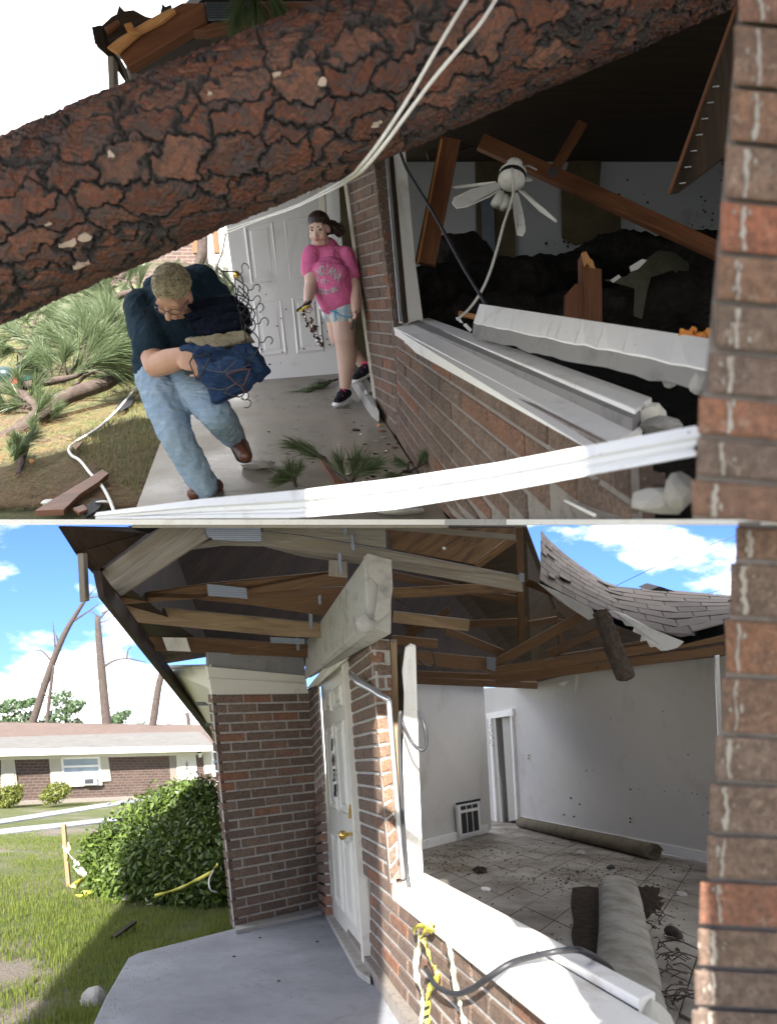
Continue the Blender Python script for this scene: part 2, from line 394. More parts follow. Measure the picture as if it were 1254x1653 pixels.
def mat_carpet():
    k = NT('rolled_carpet_back', .95, .1); v = k.coord(); a = k.noise(v, 5, 7); w_ = k.noise(k.coord('Object', (110, 110, 30)), 2, 3)
    k.color(k.mix(k.rng(a, .4, .72, 0, .7), k.ramp(w_, [(.3, (.26, .25, .225)), (.7, (.40, .385, .35))]), (.10, .075, .05))); k.bump(w_, .5, .004); return k.m
CARPET = mat_carpet()
CARPETB = dirty('muddy_carpet', (.14, .115, .075), (.06, .045, .03), .6, .95, 5)
TILE = dirty('vinyl_tile', (.33, .305, .265), (.11, .083, .055), 1.5, .55, 1.7, fine=26)
CRUMB = plain('dry_dirt_crumbs', (.10, .072, .05), .95, .5, 16, .9, .1, 0, .02)
SOIL = plain('damp_soil', (.045, .032, .023), .95, .5, 16, .9, .1, 0, .02)
RUBBLE = dirty('rubble', (.36, .34, .31), (.2, .18, .16), .5, .95, 12)
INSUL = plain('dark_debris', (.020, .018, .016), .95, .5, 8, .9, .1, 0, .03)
ORANGE = plain('orange_insulation', (.55, .22, .05), .9, .4, 20, .8)
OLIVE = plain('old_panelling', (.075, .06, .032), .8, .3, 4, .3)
SHADEWALL = dirty('wall_shade_grey', (.36, .37, .38), (.14, .12, .10), .25, .8, 1.6, fine=30)  # white wall greyed in its colour for the unlit room

# ------------------------------------------------------------------ brickwork: every brick an object
def brick_patch(wall, TL, TR, BR, BL, course=.081, length=.30, thick=.06, keep=None, mat=None, joint=.017, vary=.004, row0=0, smear=0, clamp=None):
    TL, TR, BR, BL = (Vector(p) for p in (TL, TR, BR, BL))
    H = ((TL - BL).length + (TR - BR).length) / 2; W = ((TL - TR).length + (BL - BR).length) / 2
    rows = max(1, round(H / course)); n = (TR - TL).cross(BL - TL).normalized(); c = (TL + BR) / 2
    if n.dot(c) > 0: n = -n                                   # n looks at the viewer
    def at(u, v, d=0): return TL.lerp(TR, u).lerp(BL.lerp(BR, u), v) + n * d
    count = 0
    for r_ in range(rows):
        v0 = (r_ + joint / course / 2) / rows; v1 = (r_ + 1 - joint / course / 2) / rows
        per = W / length; u = -(((r_ + row0) % 2) * .5 + random.uniform(0, .06)) / per
        while u < 1 - 1e-4:
            a = max(u, 0); b = min(u + 1 / per, 1); u += 1 / per
            g = joint / W / 2
            if b - a < .028 / W * 1.0 or (keep and not keep(at((a + b) / 2, (v0 + v1) / 2))): continue
            a2 = a + (g if a > 0 else 0); b2 = b - (g if b < 1 else 0)
            d = random.uniform(-vary, vary); cu = .006 / W; cv = .006 / H; e = lambda: random.uniform(-.0025, .0025)
            outer = [at(a2 + e() / W, v0, d - .005), at(b2 + e() / W, v0, d - .005), at(b2 + e() / W, v1, d - .005), at(a2 + e() / W, v1, d - .005)]
            inner = [at(a2 + cu, v0 + cv, d), at(b2 - cu, v0 + cv, d), at(b2 - cu, v1 - cv, d), at(a2 + cu, v1 - cv, d)]
            back = [p - n * (thick + d) for p in outer]
            vs = inner + outer + back
            if clamp: vs = [clamp(p) for p in vs]
            fs = [(0, 1, 2, 3)] + [(i, 4 + i, 4 + (i + 1) % 4, (i + 1) % 4) for i in range(4)] + [(4 + i, 8 + i, 8 + (i + 1) % 4, 4 + (i + 1) % 4) for i in range(4)]
            MB().add(vs, fs).build('brick', mat or BRICK, wall); count += 1
    return count
def mortar_panel(name, pts, mat, parent, recess=.012, thick=.02, clamp=None):
    pts = [Vector(p) for p in pts]; n = (pts[1] - pts[0]).cross(pts[-1] - pts[0]).normalized()
    if n.dot(pts[0]) < 0: n = -n
    if len(pts) != 4: return MB().prism([p + n * recess for p in pts], n * thick).build(name, mat, parent)
    m = MB(); k = 6
    v = [pts[0].lerp(pts[1], i / k).lerp(pts[3].lerp(pts[2], i / k), j / k) + n * recess for j in range(k + 1) for i in range(k + 1)]
    if clamp: v = [clamp(p) for p in v]
    f = [(j * (k + 1) + i, j * (k + 1) + i + 1, (j + 1) * (k + 1) + i + 1, (j + 1) * (k + 1) + i) for j in range(k) for i in range(k)]
    o = m.add(v, f).build(name, mat, parent); s = o.modifiers.new('depth', 'SOLIDIFY'); s.thickness = thick
    w_ = o.data.polygons[0].normal; s.offset = -1 if w_.dot(n) < 0 else 1
    return o
def door_panels(mb, TL, TR, BR, BL, n, cols, rows, rim=.012, mi=0):
    """raised mouldings of a panel door; cols, rows are lists of (from, to) along the door"""
    def at(u, v, d): return TL.lerp(TR, u).lerp(BL.lerp(BR, u), v) + n * d
    for (u0, u1) in cols:
        for (v0, v1) in rows:
            W = (TR - TL).length; H = (BL - TL).length; a, b = .022 / W, .022 / H
            o = [(u0, v0), (u1, v0), (u1, v1), (u0, v1)]; i1 = [(u0 + a, v0 + b), (u1 - a, v0 + b), (u1 - a, v1 - b), (u0 + a, v1 - b)]
            i2 = [(u0 + 2.6 * a, v0 + 2.6 * b), (u1 - 2.6 * a, v0 + 2.6 * b), (u1 - 2.6 * a, v1 - 2.6 * b), (u0 + 2.6 * a, v1 - 2.6 * b)]
            vs = [at(*p, .001) for p in o] + [at(p[0], p[1], rim) for p in i1] + [at(p[0], p[1], .002) for p in i2] + [at((p[0] * .8 + (u0 + u1) / 2 * .2), (p[1] * .92 + (v0 + v1) / 2 * .08), rim * .8) for p in i2]
            fs = []
            for k in range(3): fs += [(k * 4 + j, k * 4 + (j + 1) % 4, (k + 1) * 4 + (j + 1) % 4, (k + 1) * 4 + j) for j in range(4)]
            mb.add(vs, fs + [(12, 13, 14, 15)], mi)
def leaf_cloud(n, centers, size, shape, flat=.5):
    """n leaf quads scattered through a list of (centre, radii) lumps"""
    q = len(centers); idx = RNG.integers(0, q, n); C = np.array([tuple(c) for c, r in centers])[idx]; Rr = np.array([tuple(r) for c, r in centers])[idx]
    d = RNG.normal(size=(n, 3)); d /= np.linalg.norm(d, axis=1)[:, None]; rad = RNG.uniform(.35, 1, n) ** .4
    p = C + d * Rr * rad[:, None] * (1 + .18 * RNG.normal(size=(n, 1)))
    a = RNG.normal(size=(n, 3)); a /= np.linalg.norm(a, axis=1)[:, None]; b = np.cross(a, d + .6 * RNG.normal(size=(n, 3))); b /= np.linalg.norm(b, axis=1)[:, None] + 1e-9
    s = size * RNG.uniform(.6, 1.3, (n, 1)); w_ = s * shape
    v = np.stack([p - a * s, p + b * w_, p + a * s, p - b * w_], 1).reshape(-1, 3)
    return v, np.arange(4 * n).reshape(-1, 4)
def np_mesh(name, v, f):
    me = bpy.data.meshes.new(name); n = len(f); k = f.shape[1]
    me.vertices.add(len(v)); me.vertices.foreach_set('co', np.ascontiguousarray(v, dtype=np.float32).ravel())
    me.loops.add(n * k); me.loops.foreach_set('vertex_index', f.astype(np.int32).ravel())
    me.polygons.add(n); me.polygons.foreach_set('loop_start', np.arange(0, n * k, k, dtype=np.int32)); me.polygons.foreach_set('loop_total', np.full(n, k, dtype=np.int32))
    me.update(calc_edges=True); return me
def blades(pts, h, wd, lean, nrm=None):
    """one bent blade (two triangles + tip) per point"""
    n = len(pts); a = RNG.uniform(0, 2 * math.pi, n); s = np.stack([np.cos(a), np.sin(a), np.zeros(n)], 1)
    b = RNG.uniform(0, 2 * math.pi, n); le = np.stack([np.cos(b), np.sin(b), np.zeros(n)], 1) * (RNG.uniform(.2, 1, n) * lean)[:, None]
    hh = (h * RNG.uniform(.45, 1.25, n))[:, None]; up = np.array([[0, 0, 1.]]); ww = wd * RNG.uniform(.6, 1.2, (n, 1))
    m = pts + up * hh * .55 + le * hh * .35; t = pts + up * hh + le * hh
    v = np.stack([pts - s * ww, pts + s * ww, m + s * ww * .7, m - s * ww * .7, t], 1).reshape(-1, 3)
    i = np.arange(n)[:, None] * 5
    return v, np.concatenate([i + [0, 1, 2], i + [0, 2, 3], i + [3, 2, 4]], 0)
def tuft(v, f, c, d, n, ln, spread, wd=.0016):
    """a spray of long pine needles"""
    c = Vector(c); d = Vector(d).normalized(); e = d.orthogonal().normalized(); g = d.cross(e)
    for _ in range(n):
        a = random.uniform(0, 6.283); s = random.uniform(.05, spread); q = (d + (e * math.cos(a) + g * math.sin(a)) * s).normalized()
        o = c + d * random.uniform(-.3, .35) * ln * .45; l_ = ln * random.uniform(.7, 1.1); sd = q.cross(V(random.uniform(-1, 1), random.uniform(-1, 1), random.uniform(-1, 1))).normalized() * wd
        m = o + q * l_ * .6 + V(0, 0, -.03 * l_); t = o + q * l_ + V(0, 0, -.14 * l_); b = len(v)
        v += [tuple(o - sd), tuple(o + sd), tuple(m + sd), tuple(m - sd), tuple(t)]; f += [(b, b + 1, b + 2, b + 3), (b + 3, b + 2, b + 4)]
def rough_rock(name, c, r, mat, parent=None, seed=0, sub=2, sq=(1, 1, .6)):
    bm = bmesh.new(); bmesh.ops.create_icosphere(bm, subdivisions=sub, radius=1); rs = random.Random(seed)
    cuts = [(Vector((rs.uniform(-1, 1), rs.uniform(-1, 1), rs.uniform(-1, 1))).normalized(), rs.uniform(.55, .85)) for _ in range(7)]
    for v in bm.verts:
        for n, dd in cuts:
            k = v.co.dot(n)
            if k > dd: v.co -= n * (k - dd)
        v.co = Vector((v.co.x * r * sq[0], v.co.y * r * sq[1], v.co.z * r * sq[2])) + Vector(c)
    me = bpy.data.meshes.new(name); bm.to_mesh(me); bm.free(); return link(name, me, mat, parent)
def path(pts, n=8):
    """smooth curve through points"""
    pts = [Vector(p) for p in pts]; out = []; q = [2 * pts[0] - pts[1]] + pts + [2 * pts[-1] - pts[-2]]
    for i in range(1, len(q) - 2):
        for k in range(n):
            t = k / n; a, b, c, d = q[i - 1:i + 3]
            out.append(.5 * ((2 * b) + (c - a) * t + (2 * a - 5 * b + 4 * c - d) * t * t + (3 * b - a - 3 * c + d) * t ** 3))
    return out + [pts[-1]]
# =================================================================== LOWER HOUSE: the yard
def lawn_dip(y):
    t = min(max((y - 12) / 16, 0), 1); return -.05 - .52 * t * t * (3 - 2 * t)
def lz(x, y, h=0): return V(x, y, -1.32 - .409 * y + lawn_dip(y) + h)
def onlawn(px, py, h=0):
    y = 5.
    for _ in range(60):
        z = -(py - CY) / F
        y = .5 * y + .5 * max(.5, (-1.32 + lawn_dip(y)) / (z + .409) if z < -.412 else 90)
        y = min(y, 90)
    return lz((px - CX) / F * y, y, h)
ys = [-1.5, 0, 1, 2, 3, 4, 5, 6, 7, 8, 9, 10, 12, 13, 14, 15, 16, 17, 18, 19, 20, 21, 22, 23, 24, 25, 26, 28, 31, 35, 40, 50, 65, 90, 140]
xs = [-110, -60, -35, -25, -18, -14, -11, -9, -7, -5, -4, -3, -2, -1, 0, 1, 2.4, 4, 6, 9, 15, 30, 70, 110]
g = MB(); g.add([lz(x, y, .015 * mnoise.noise(V(x * .8, y * .8, 0)) if y > 2 else 0) for y in ys for x in xs],
    [(j * len(xs) + i, j * len(xs) + i + 1, (j + 1) * len(xs) + i + 1, (j + 1) * len(xs) + i) for j in range(len(ys) - 1) for i in range(len(xs) - 1)])
tag(g.build('lawn', LAWNL, smooth=True), 'patchy sunlit lawn of grass and bare soil', kind='structure')
# the porch walk
wk = [onl(150, 1653), onl(170, 1610), onl(207, 1546), onl(222, 1538), onl(380, 1498), onl(528, 1466), onl(600, 1562), onl(680, 1700), gl(.2, 2.2), gl(-1.4, 2.2)]
tag(MB().prism(wk, V(0, 0, -.12)).build('walkway', SLABL, bevel=.012), 'pale concrete porch slab beside the brick house', kind='structure')
def strip_path(name, top, bot, label):
    v = []; n = 14
    for k in range(n + 1):
        t = k / n
        for a in (top, bot):
            px = a[0][0] + (a[1][0] - a[0][0]) * t; py = a[0][1] + (a[1][1] - a[0][1]) * t; v.append(onlawn(px, py, .035))
    m = MB().add(v, [(2 * k, 2 * k + 1, 2 * k + 3, 2 * k + 2) for k in range(n)]); o = m.build(name, SLABL)
    s = o.modifiers.new('depth', 'SOLIDIFY'); s.thickness = .06; s.offset = -1; tag(o, label, kind='structure')
strip_path('path', ((-40, 1331), (303, 1276)), ((-40, 1338), (306, 1281)), 'far straight concrete path leading to the cream door')
strip_path('path', ((-40, 1345), (205, 1319)), ((-40, 1354), (210, 1324)), 'nearer concrete path beyond the muddy ruts')
# grass
def lawn_points(n, y0, y1):
    y = y0 + (y1 - y0) * RNG.uniform(0, 1, n) ** 1.5; x = -.70 * y + RNG.uniform(0, 1, n) * (.70 * y + .1)
    d = np.array([mnoise.noise(V(a * .55, b * .55, 3)) + .6 * mnoise.noise(V(a * 2.1, b * 2.1, 8)) for a, b in zip(x, y)]); keep = d + RNG.uniform(-.22, .22, n) > -.14
    pxs = x / y * F + CX
    sx_ = np.array([-1.45, -1.42]); edge = np.where(y > 4.99, -1.05 - .1 * (y - 5), -1.39 - .02 * (y - 3.2))
    keep &= x < edge
    z = np.array([-1.32 - .409 * b + lawn_dip(b) for b in y]); return np.stack([x, y, z], 1)[keep]
pts = lawn_points(110000, 2.9, 13); v, f = blades(pts, .052, .0032, .05)
tag(link('grass', np_mesh('grass', v, f), GRASSL), 'thin grass growing over the lower lawn', kind='stuff')
# evergreen shrub by the wing wall
def bush(name, label, lumps, n, size, mat, base, group=None, stems=5):
    r = empty(name, base, label, 'bush', group)
    v, f = leaf_cloud(n, lumps, size, .42); link('foliage', np_mesh('foliage', v, f), mat, r)
    m = MB()
    for c, rr in lumps[:stems]:
        m.tube([Vector(base) + V(random.uniform(-.15, .15), random.uniform(-.15, .15), -.05), Vector(base).lerp(Vector(c), .5) + V(.05, 0, 0), Vector(c) + V(0, 0, rr[2] * .3)], [.03, .02, .008], 6)
    m.build('stem', BARKG, r, smooth=True); return r
lm = []
for px, py, Y, r in ((190, 1385, 6.9, .42), (225, 1345, 7.1, .42), (270, 1320, 7.3, .42), (318, 1305, 7.4, .38), (345, 1330, 7.2, .45), (215, 1410, 6.5, .36), (262, 1385, 6.5, .5), (310, 1375, 6.6, .5), (350, 1390, 6.4, .5), (275, 1425, 6.3, .3), (325, 1430, 6.2, .35), (168, 1370, 6.9, .22), (285, 1290, 7.4, .22), (322, 1284, 7.4, .2), (180, 1430, 6.6, .25)):
    lm.append((P(px, py, Y), (r, r * .9, r * .85)))
bush('evergreen_bush', 'big dense evergreen bush growing against the brick wing wall', lm, 24000, .035, LEAF, lz(-2.4, 6.8))
# stake and tapes
st = onlawn(113, 1430)
tag(MB().beam(st - V(0, 0, .1), P(103, 1331, st.y), .045, .03, (0, 1, 0)).build('wooden_stake', WOODY, grain=(0, 0, 1), bevel=.004), 'thin wooden stake standing upright in the lawn by the bush', 'stake')
def ribbon(name, pts, wd, mat, label, cat, group=None, up=V(0, 0, 1), n=6, parent=None):
    p = path(pts, n); v = []
    for i, a in enumerate(p):
        d = (p[min(i + 1, len(p) - 1)] - p[max(i - 1, 0)]).normalized(); s = d.cross(V(math.sin(i * .7), -1, .6 * math.cos(i * .5)).normalized() if up is None else up)
        s = s.normalized() if s.length > .05 else V(1, 0, 0); v += [a + s * wd / 2, a - s * wd / 2]
    o = MB().add(v, [(2 * i, 2 * i + 1, 2 * i + 3, 2 * i + 2) for i in range(len(p) - 1)]).build(name, mat, parent, smooth=True)
    s = o.modifiers.new('film', 'SOLIDIFY'); s.thickness = .0012
    return tag(o, label, cat, group)
ribbon('barrier_tape', [P(106, 1362, 7.05), P(113, 1380, 7.0), P(128, 1402, 6.8), P(146, 1418, 6.7), P(158, 1420, 6.65)], .07, TAPEW, 'pale barrier tape tied to the wooden stake', 'tape', 'loose barrier tape in the yard', up=None)
ribbon('barrier_tape', [onlawn(118, 1440, .05), onlawn(140, 1433, .1), onlawn(160, 1437, .06), onlawn(150, 1448, .04), onlawn(128, 1452, .05)], .08, TAPEY, 'crumpled yellow tape heaped at the foot of the bush', 'tape', 'loose barrier tape in the yard', up=None)
ribbon('barrier_tape', [onlawn(203, 1458, .04), onlawn(222, 1448, .1), onlawn(243, 1460, .04), onlawn(255, 1457, .04)], .09, TAPEW, 'short pale tape scrap lying in the shaded grass before the bush', 'tape', 'loose barrier tape in the yard', up=None)
ribbon('barrier_tape', [P(250, 1446, 6.0), P(285, 1436, 5.9), P(315, 1422, 5.8), P(342, 1407, 5.75), P(352, 1395, 5.7)], .03, TAPEY, 'taut yellow tape line strung across the front of the bush', 'tape', 'loose barrier tape in the yard', up=None)
tag(MB().tube(path([P(345, 1405, 5.6), P(338, 1420, 5.5), P(340, 1436, 5.45), P(350, 1440, 5.5)], 5), .007, 6).build('wire_loop', WHITEC2, smooth=True), 'short white wire loop in the shade beside the wing wall', 'wire')
tag(rough_rock('broken_block', onl(152, 1606, -.02), .082, RUBBLE, None, 3, 2, (1, .8, .7)), 'pale broken concrete chunk lying beside the porch slab', 'rubble')
tag(MB().beam(onlawn(183, 1520, .03), onlawn(218, 1498, .05), .035, .02).build('wood_scrap', WOODDK, grain=(1, 0, 0)), 'grey wood scrap lying in the shaded grass', 'scrap wood')
for px, py, s, l in ((420, 1516, .011, 'small dark leaf curl on the slab near the wing wall'), (378, 1546, .011, 'small clod on the middle of the porch slab'), (450, 1586, .010, 'short twig crumb on the slab near its right side'), (512, 1522, .012, 'tiny dark twig on the slab near the door')):
    tag(rough_rock('debris_crumb', onl(px, py, .01), s, SPECK, None, px, 1, (1.4, .8, .5)), l, 'debris', 'crumbs on the porch slab')

# ------------------------------------------------------------------- far house
A_, B_ = P(0, 1301, 29), P(352, 1284, 38); nrm = V(-(B_ - A_).y, (B_ - A_).x, 0).normalized(); FH = (nrm, nrm.dot(A_))
if nrm.y < 0: nrm = -nrm; FH = (nrm, nrm.dot(A_))
fdir = (B_ - A_).normalized()
def fh(px, py, d=0): p = on(FH, px, py); return p - nrm * d
fr = empty('far_house', A_, 'long low brick house across the lawn with cream shutters and door', 'house')
w_ = MB(); w_.prism([fh(-160, 1222), fh(440, 1208), fh(440, 1300), fh(-160, 1330)], nrm * 7).build('wall', FARBRICK, fr, grain=fdir)
MB().prism([fh(-160, 1300, .12), fh(440, 1276, .12), fh(440, 1300, .12), fh(-160, 1330, .12)], nrm * .3).build('footing', MORTARD, fr)
def fhd(px, py, d): return on((nrm, FH[1] + d), px, py)
e0, e1 = fhd(-160, 1214, -.9), fhd(346, 1204.5, -.9); r0, r1 = fhd(-160, 1188, 4.6), fhd(323, 1181, 4.6)
rf = MB().loft([e0, e1, r1, r0], [p - V(0, 0, .16) for p in (e0, e1, r1, r0)]).build('roof', FARROOF, fr, grain=fdir)
b0, b1 = e1 + nrm * 9.5 - V(0, 0, 4.6), e0 + nrm * 9.5 - V(0, 0, 4.6)
MB().loft([r0, r1, b0, b1], [p - V(0, 0, .16) for p in (r0, r1, b0, b1)]).build('roof_slope', FARROOF, fr, grain=fdir)
MB().prism([e0 + V(0, 0, .03), e1 + V(0, 0, .03), e1 - V(0, 0, .26), e0 - V(0, 0, .26)], -nrm * .06).build('fascia', WHITE, fr)
MB().prism([fh(-160, 1219, .05), fh(440, 1203, .05), fh(440, 1215, .05), fh(-160, 1231, .05)], nrm * .04).build('frieze', WHITEC, fr)
MB().loft([e0 - V(0, 0, .2), e1 - V(0, 0, .2), fh(346, 1209, .0), fh(-160, 1224, .0)], [p - V(0, 0, .03) for p in (e0 - V(0, 0, .2), e1 - V(0, 0, .2), fh(346, 1209, .0), fh(-160, 1224, .0))]).build('soffit', WHITEC, fr)
def shutter(q):
    TL, TR, BR, BL = [fh(*p, .07) for p in q]; o = MB().prism([TL, TR, BR, BL], nrm * .06).build('shutter', SHUT, fr)
    m = MB()
    for k in range(16):
        v = .06 + .88 * k / 16; a = TL.lerp(BL, v).lerp(TR.lerp(BR, v), .14); b = TL.lerp(BL, v).lerp(TR.lerp(BR, v), .86); m.beam(a - nrm * .012, b - nrm * .012, .05, .035)
    tag(m.build('louver', SHUT, o), kind='stuff')
shutter([(2, 1226), (23, 1226), (28, 1270), (2, 1273)]); shutter([(79, 1224.5), (98, 1224), (102, 1264), (83, 1266)])
shutter([(159, 1221.5), (174, 1221), (179, 1260), (163, 1261)]); shutter([(327, 1215), (339, 1214.5), (342, 1247), (330, 1249)])
def far_window(q):
    TL, TR, BR, BL = [fh(*p, .05) for p in q]; o = MB().prism([TL, TR, BR, BL], nrm * .05).build('window', BLIND, fr)
    m = MB()
    for a, b in ((TL, TR), (TR, BR), (BR, BL), (BL, TL), (TL.lerp(BL, .33), TR.lerp(BR, .33)), (TL.lerp(BL, .66), TR.lerp(BR, .66))): m.beam(a - nrm * .02, b - nrm * .02, .09, .06, nrm)
    m.build('frame', WHITE, o)
    for k in range(3):
        a = .03 + k / 3; b = a + .27; MB().prism([TL.lerp(BL, a).lerp(TR.lerp(BR, a), .05) - nrm * .008, TR.lerp(BR, a).lerp(TL.lerp(BL, a), .05) - nrm * .008, TR.lerp(BR, b).lerp(TL.lerp(BL, b), .05) - nrm * .008, TL.lerp(BL, b).lerp(TR.lerp(BR, b), .05) - nrm * .008], nrm * .004).build('pane', GLASS, o)
    MB().prism([BL - nrm * .12, BR - nrm * .12, BR - nrm * .12 - V(0, 0, .12), BL - nrm * .12 - V(0, 0, .12)], nrm * .2).build('sill', WHITE, o); return o
far_window([(99, 1223.5), (159, 1222), (163, 1262), (103, 1265)]); far_window([(341, 1214), (372, 1213), (374, 1247), (343, 1249)])
ac = MB().prism([fh(130, 1253, .35), fh(151, 1252, .35), fh(151.5, 1262.5, .35), fh(130.5, 1263.5, .35)], nrm * .4).build('window_unit', WHITE, fr)
MB().prism([fh(132, 1254.5, .37), fh(146, 1253.8, .37), fh(146.5, 1261.5, .37), fh(132.5, 1262, .37)], nrm * .02).build('grille', GALV, ac, grain=(1, 0, 0))
MB().prism([fh(273, 1218, .01), fh(284, 1217.5, .01), fh(288, 1277, .01), fh(277, 1277, .01)], nrm * .02).build('recess', MORTARD, fr)
dq = [fh(284, 1216.5, .06), fh(315, 1216, .06), fh(320, 1271, .06), fh(288, 1276, .06)]
dm = MB().prism(dq, nrm * .06); door_panels(dm, *dq, -nrm, [(.18, .45), (.55, .82)], [(.06, .16), (.2, .52), (.6, .93)], .02)
fd = dm.build('door', DOORC, fr)
MB().ball(fh(315.5, 1245, .12), .06).build('knob', BLACK, fd, smooth=True)
def text_mesh(ch, size, mat, origin, ux, uy, out, parent, name='number', ext=.004, bold=.0):
    c = bpy.data.curves.new('txt', 'FONT'); c.body = ch; c.size = size; c.extrude = ext; c.align_x = 'CENTER'; c.align_y = 'CENTER'; c.offset = bold
    t = bpy.data.objects.new('txt', c); me = bpy.data.meshes.new_from_object(t); bpy.data.objects.remove(t); bpy.data.curves.remove(c)
    for v in me.vertices: v.co = Vector(origin) + ux * v.co.x + uy * v.co.y + out * v.co.z
    me.name = name; return link(name, me, mat, parent)
for k, ch in enumerate('1438'):
    text_mesh(ch, .26, BLACK, fh(300.3 + .35 * k, 1230 + 3.6 * k, .075), fdir, V(0, 0, 1), -nrm, fd)
lamp = MB().box(fh(321, 1217.5, .15), .16, .16, .24).build('porch_light', WHITE, fr); MB().box(fh(321, 1213.5, .1), .2, .14, .08).build('bracket', BLACK, lamp)
def hedge(px, py, Y, rx, rz, label):
    c = P(px, py, Y); ls = [(c + V(random.uniform(-1, 1) * rx * .6, random.uniform(-.3, .3), random.uniform(-.3, .35) * rz), (rx * .55, .5, rz * .7)) for _ in range(8)]
    bush('clipped_bush', label, ls, 2600, .075, LEAFY, c - V(0, 0, rz), 'clipped bushes before the far house', 3)
hedge(15, 1285, 27.5, .55, .45, 'clipped yellow green bush under the far house shutter, cut by the photo edge')
hedge(90, 1281, 28.2, .8, .42, 'clipped yellow green bush under the far house window')
# condenser
acp = P(349, 1289, 24); cu = empty('air_conditioner', acp - V(0, 0, .4), 'grey outdoor air conditioner unit half hidden behind the wing wall', 'air conditioner')
MB().box(acp, .75, .75, .85).build('housing', BLIND, cu, bevel=.03)
m = MB(); [m.box(acp + V(.02, -.385, -.34 + .075 * k), .62, .02, .03) for k in range(10)]; tag(m.build('louver', ALU, cu), kind='stuff'); MB().box(acp + V(0, 0, .45), .8, .8, .06).build('lid', WHITE, cu)
# dead pines and the leafy trees beyond
def dead_tree(px, Yd, prof, label, twigs):
    p = [P(x, y, Yd) for x, y, _ in prof]; b = p[0].copy(); b.z = lz(b.x, b.y).z - .2; p = [b] + p; ra = [prof[0][2] * Yd / F / 2 * 1.15] + [q[2] * Yd / F / 2 for q in prof]
    r = empty('bare_pine', b, label, 'tree', 'storm stripped pines behind the far house'); MB().tube(path(p, 5), [np.interp(i / 5, range(len(ra)), ra) for i in range(5 * (len(p) - 1) + 1)], 9).build('trunk', BARKT, r, smooth=True)
    for t in twigs: MB().tube(path([P(x, y, Yd) for x, y in t[1:]], 4), [max(.03, t[0] * Yd / F / 2 * (1 - .7 * i / (4 * (len(t) - 2)))) for i in range(4 * (len(t) - 2) + 1)], 6).build('branch', BARKT, r, smooth=True)
dead_tree(0, 46, [(50, 1188, 13), (62, 1140, 12), (80, 1085, 11), (95, 1045, 10), (112, 1010, 8), (140, 965, 5)], 'tall bare pine leaning right, leftmost of the stripped trunks', [(5, (95, 1050), (94, 1035), (90, 1022)), (4, (118, 1003), (138, 990), (160, 975)), (3.5, (86, 1070), (70, 1052), (58, 1050)), (3, (128, 985), (145, 960), (160, 945)), (3, (140, 965), (160, 962), (172, 958)), (3, (90, 1052), (88, 1025), (86, 1005))])
dead_tree(0, 44, [(76, 1188, 6), (79, 1140, 5.5), (84, 1100, 5), (88, 1074, 3)], 'thin bare pine stem right beside the leaning one', [(2, (80, 1130), (70, 1115), (66, 1100))])
dead_tree(0, 40, [(174, 1188, 15), (170, 1140, 14), (165, 1085, 13), (161, 1040, 11), (158, 995, 8)], 'straight bare pine snapped off at the top, in the middle of the sky', [(5, (168, 1076), (184, 1067), (205, 1063), (236, 1069)), (3, (205, 1063), (207, 1050), (212, 1044)), (3.5, (159, 1000), (170, 990), (180, 980)), (3, (160, 1005), (172, 1002), (188, 992)), (3, (173, 1142), (190, 1145), (202, 1155)), (2.5, (159, 996), (150, 988), (140, 988)), (2.5, (165, 990), (176, 985), (190, 984))])
dead_tree(0, 42, [(246, 1188, 12), (250, 1150, 12), (256, 1110, 11), (262, 1085, 10)], 'bare pine trunk running up behind the roof eave', [(3, (256, 1112), (262, 1104), (268, 1100))])
dead_tree(0, 50, [(306, 1190, 7), (305, 1172, 7), (303, 1150, 5)], 'short broken pine stub close to the eave end', [(3, (304, 1160), (298, 1150), (292, 1135)), (2, (305, 1165), (311, 1155), (312, 1150))])
def leafy(base, lumps, n, label):
    b = P(*base); b.z = lz(b.x, b.y).z; r = empty('leafy_tree', b, label, 'tree', 'leafy trees behind the far house')
    ls = [(P(x, y, base[2]), (rx * base[2] / F, 1.2, rz * base[2] / F)) for x, y, rx, rz in lumps]; v, f = leaf_cloud(n, ls, .16, .5); link('crown', np_mesh('crown', v, f), LEAFT, r)
    m = MB(); [m.tube([b + (c - b) * .2, b.lerp(c, .7) + V(.3, 0, -.3), c + V(rr[0] * .5, 0, rr[2] * .4)], [.16, .09, .03], 6) for c, rr in ls]; m.tube([b - V(0, 0, .3), b.lerp(ls[0][0], .6)], [.3, .15], 8); m.build('trunk', BARKT, r, smooth=True)
leafy((25, 1190, 52), [(15, 1140, 16, 9), (30, 1160, 24, 10), (10, 1172, 20, 10), (45, 1135, 12, 5)], 1700, 'thin leafy tree at the far left of the sky edge')
leafy((105, 1190, 54), [(100, 1127, 18, 12), (122, 1140, 14, 9), (95, 1155, 22, 11), (115, 1172, 20, 9), (70, 1172, 22, 8)], 2100, 'thin leafy tree between the leaning pine and the straight pine')
leafy((193, 1190, 48), [(188, 1160, 10, 8), (200, 1155, 7, 5), (186, 1175, 9, 6)], 750, 'small leafy tree tuft right of the straight bare pine')
leafy((230, 1192, 60), [(228, 1175, 13, 6), (150, 1186, 10, 4), (275, 1178, 9, 5), (215, 1184, 14, 4)], 900, 'low green tree tops just above the far roof')

# =================================================================== LOWER HOUSE: walls
ho = empty('damaged_house', V(0, 5, -3.36), 'brick house with its roof torn open and front window missing', 'house')
TLw, TRw, BRw, BLw = P(343, 1121, 4.99), P(499, 1119, 5.75), onl(523, 1466), onl(380, 1500)
wn = mortar_panel('wing_wall', [TLw, TRw, BRw, BLw], MORTAR, ho, .008)
nb = brick_patch(wn, TLw, TRw, BRw, BLw, .081, .30)
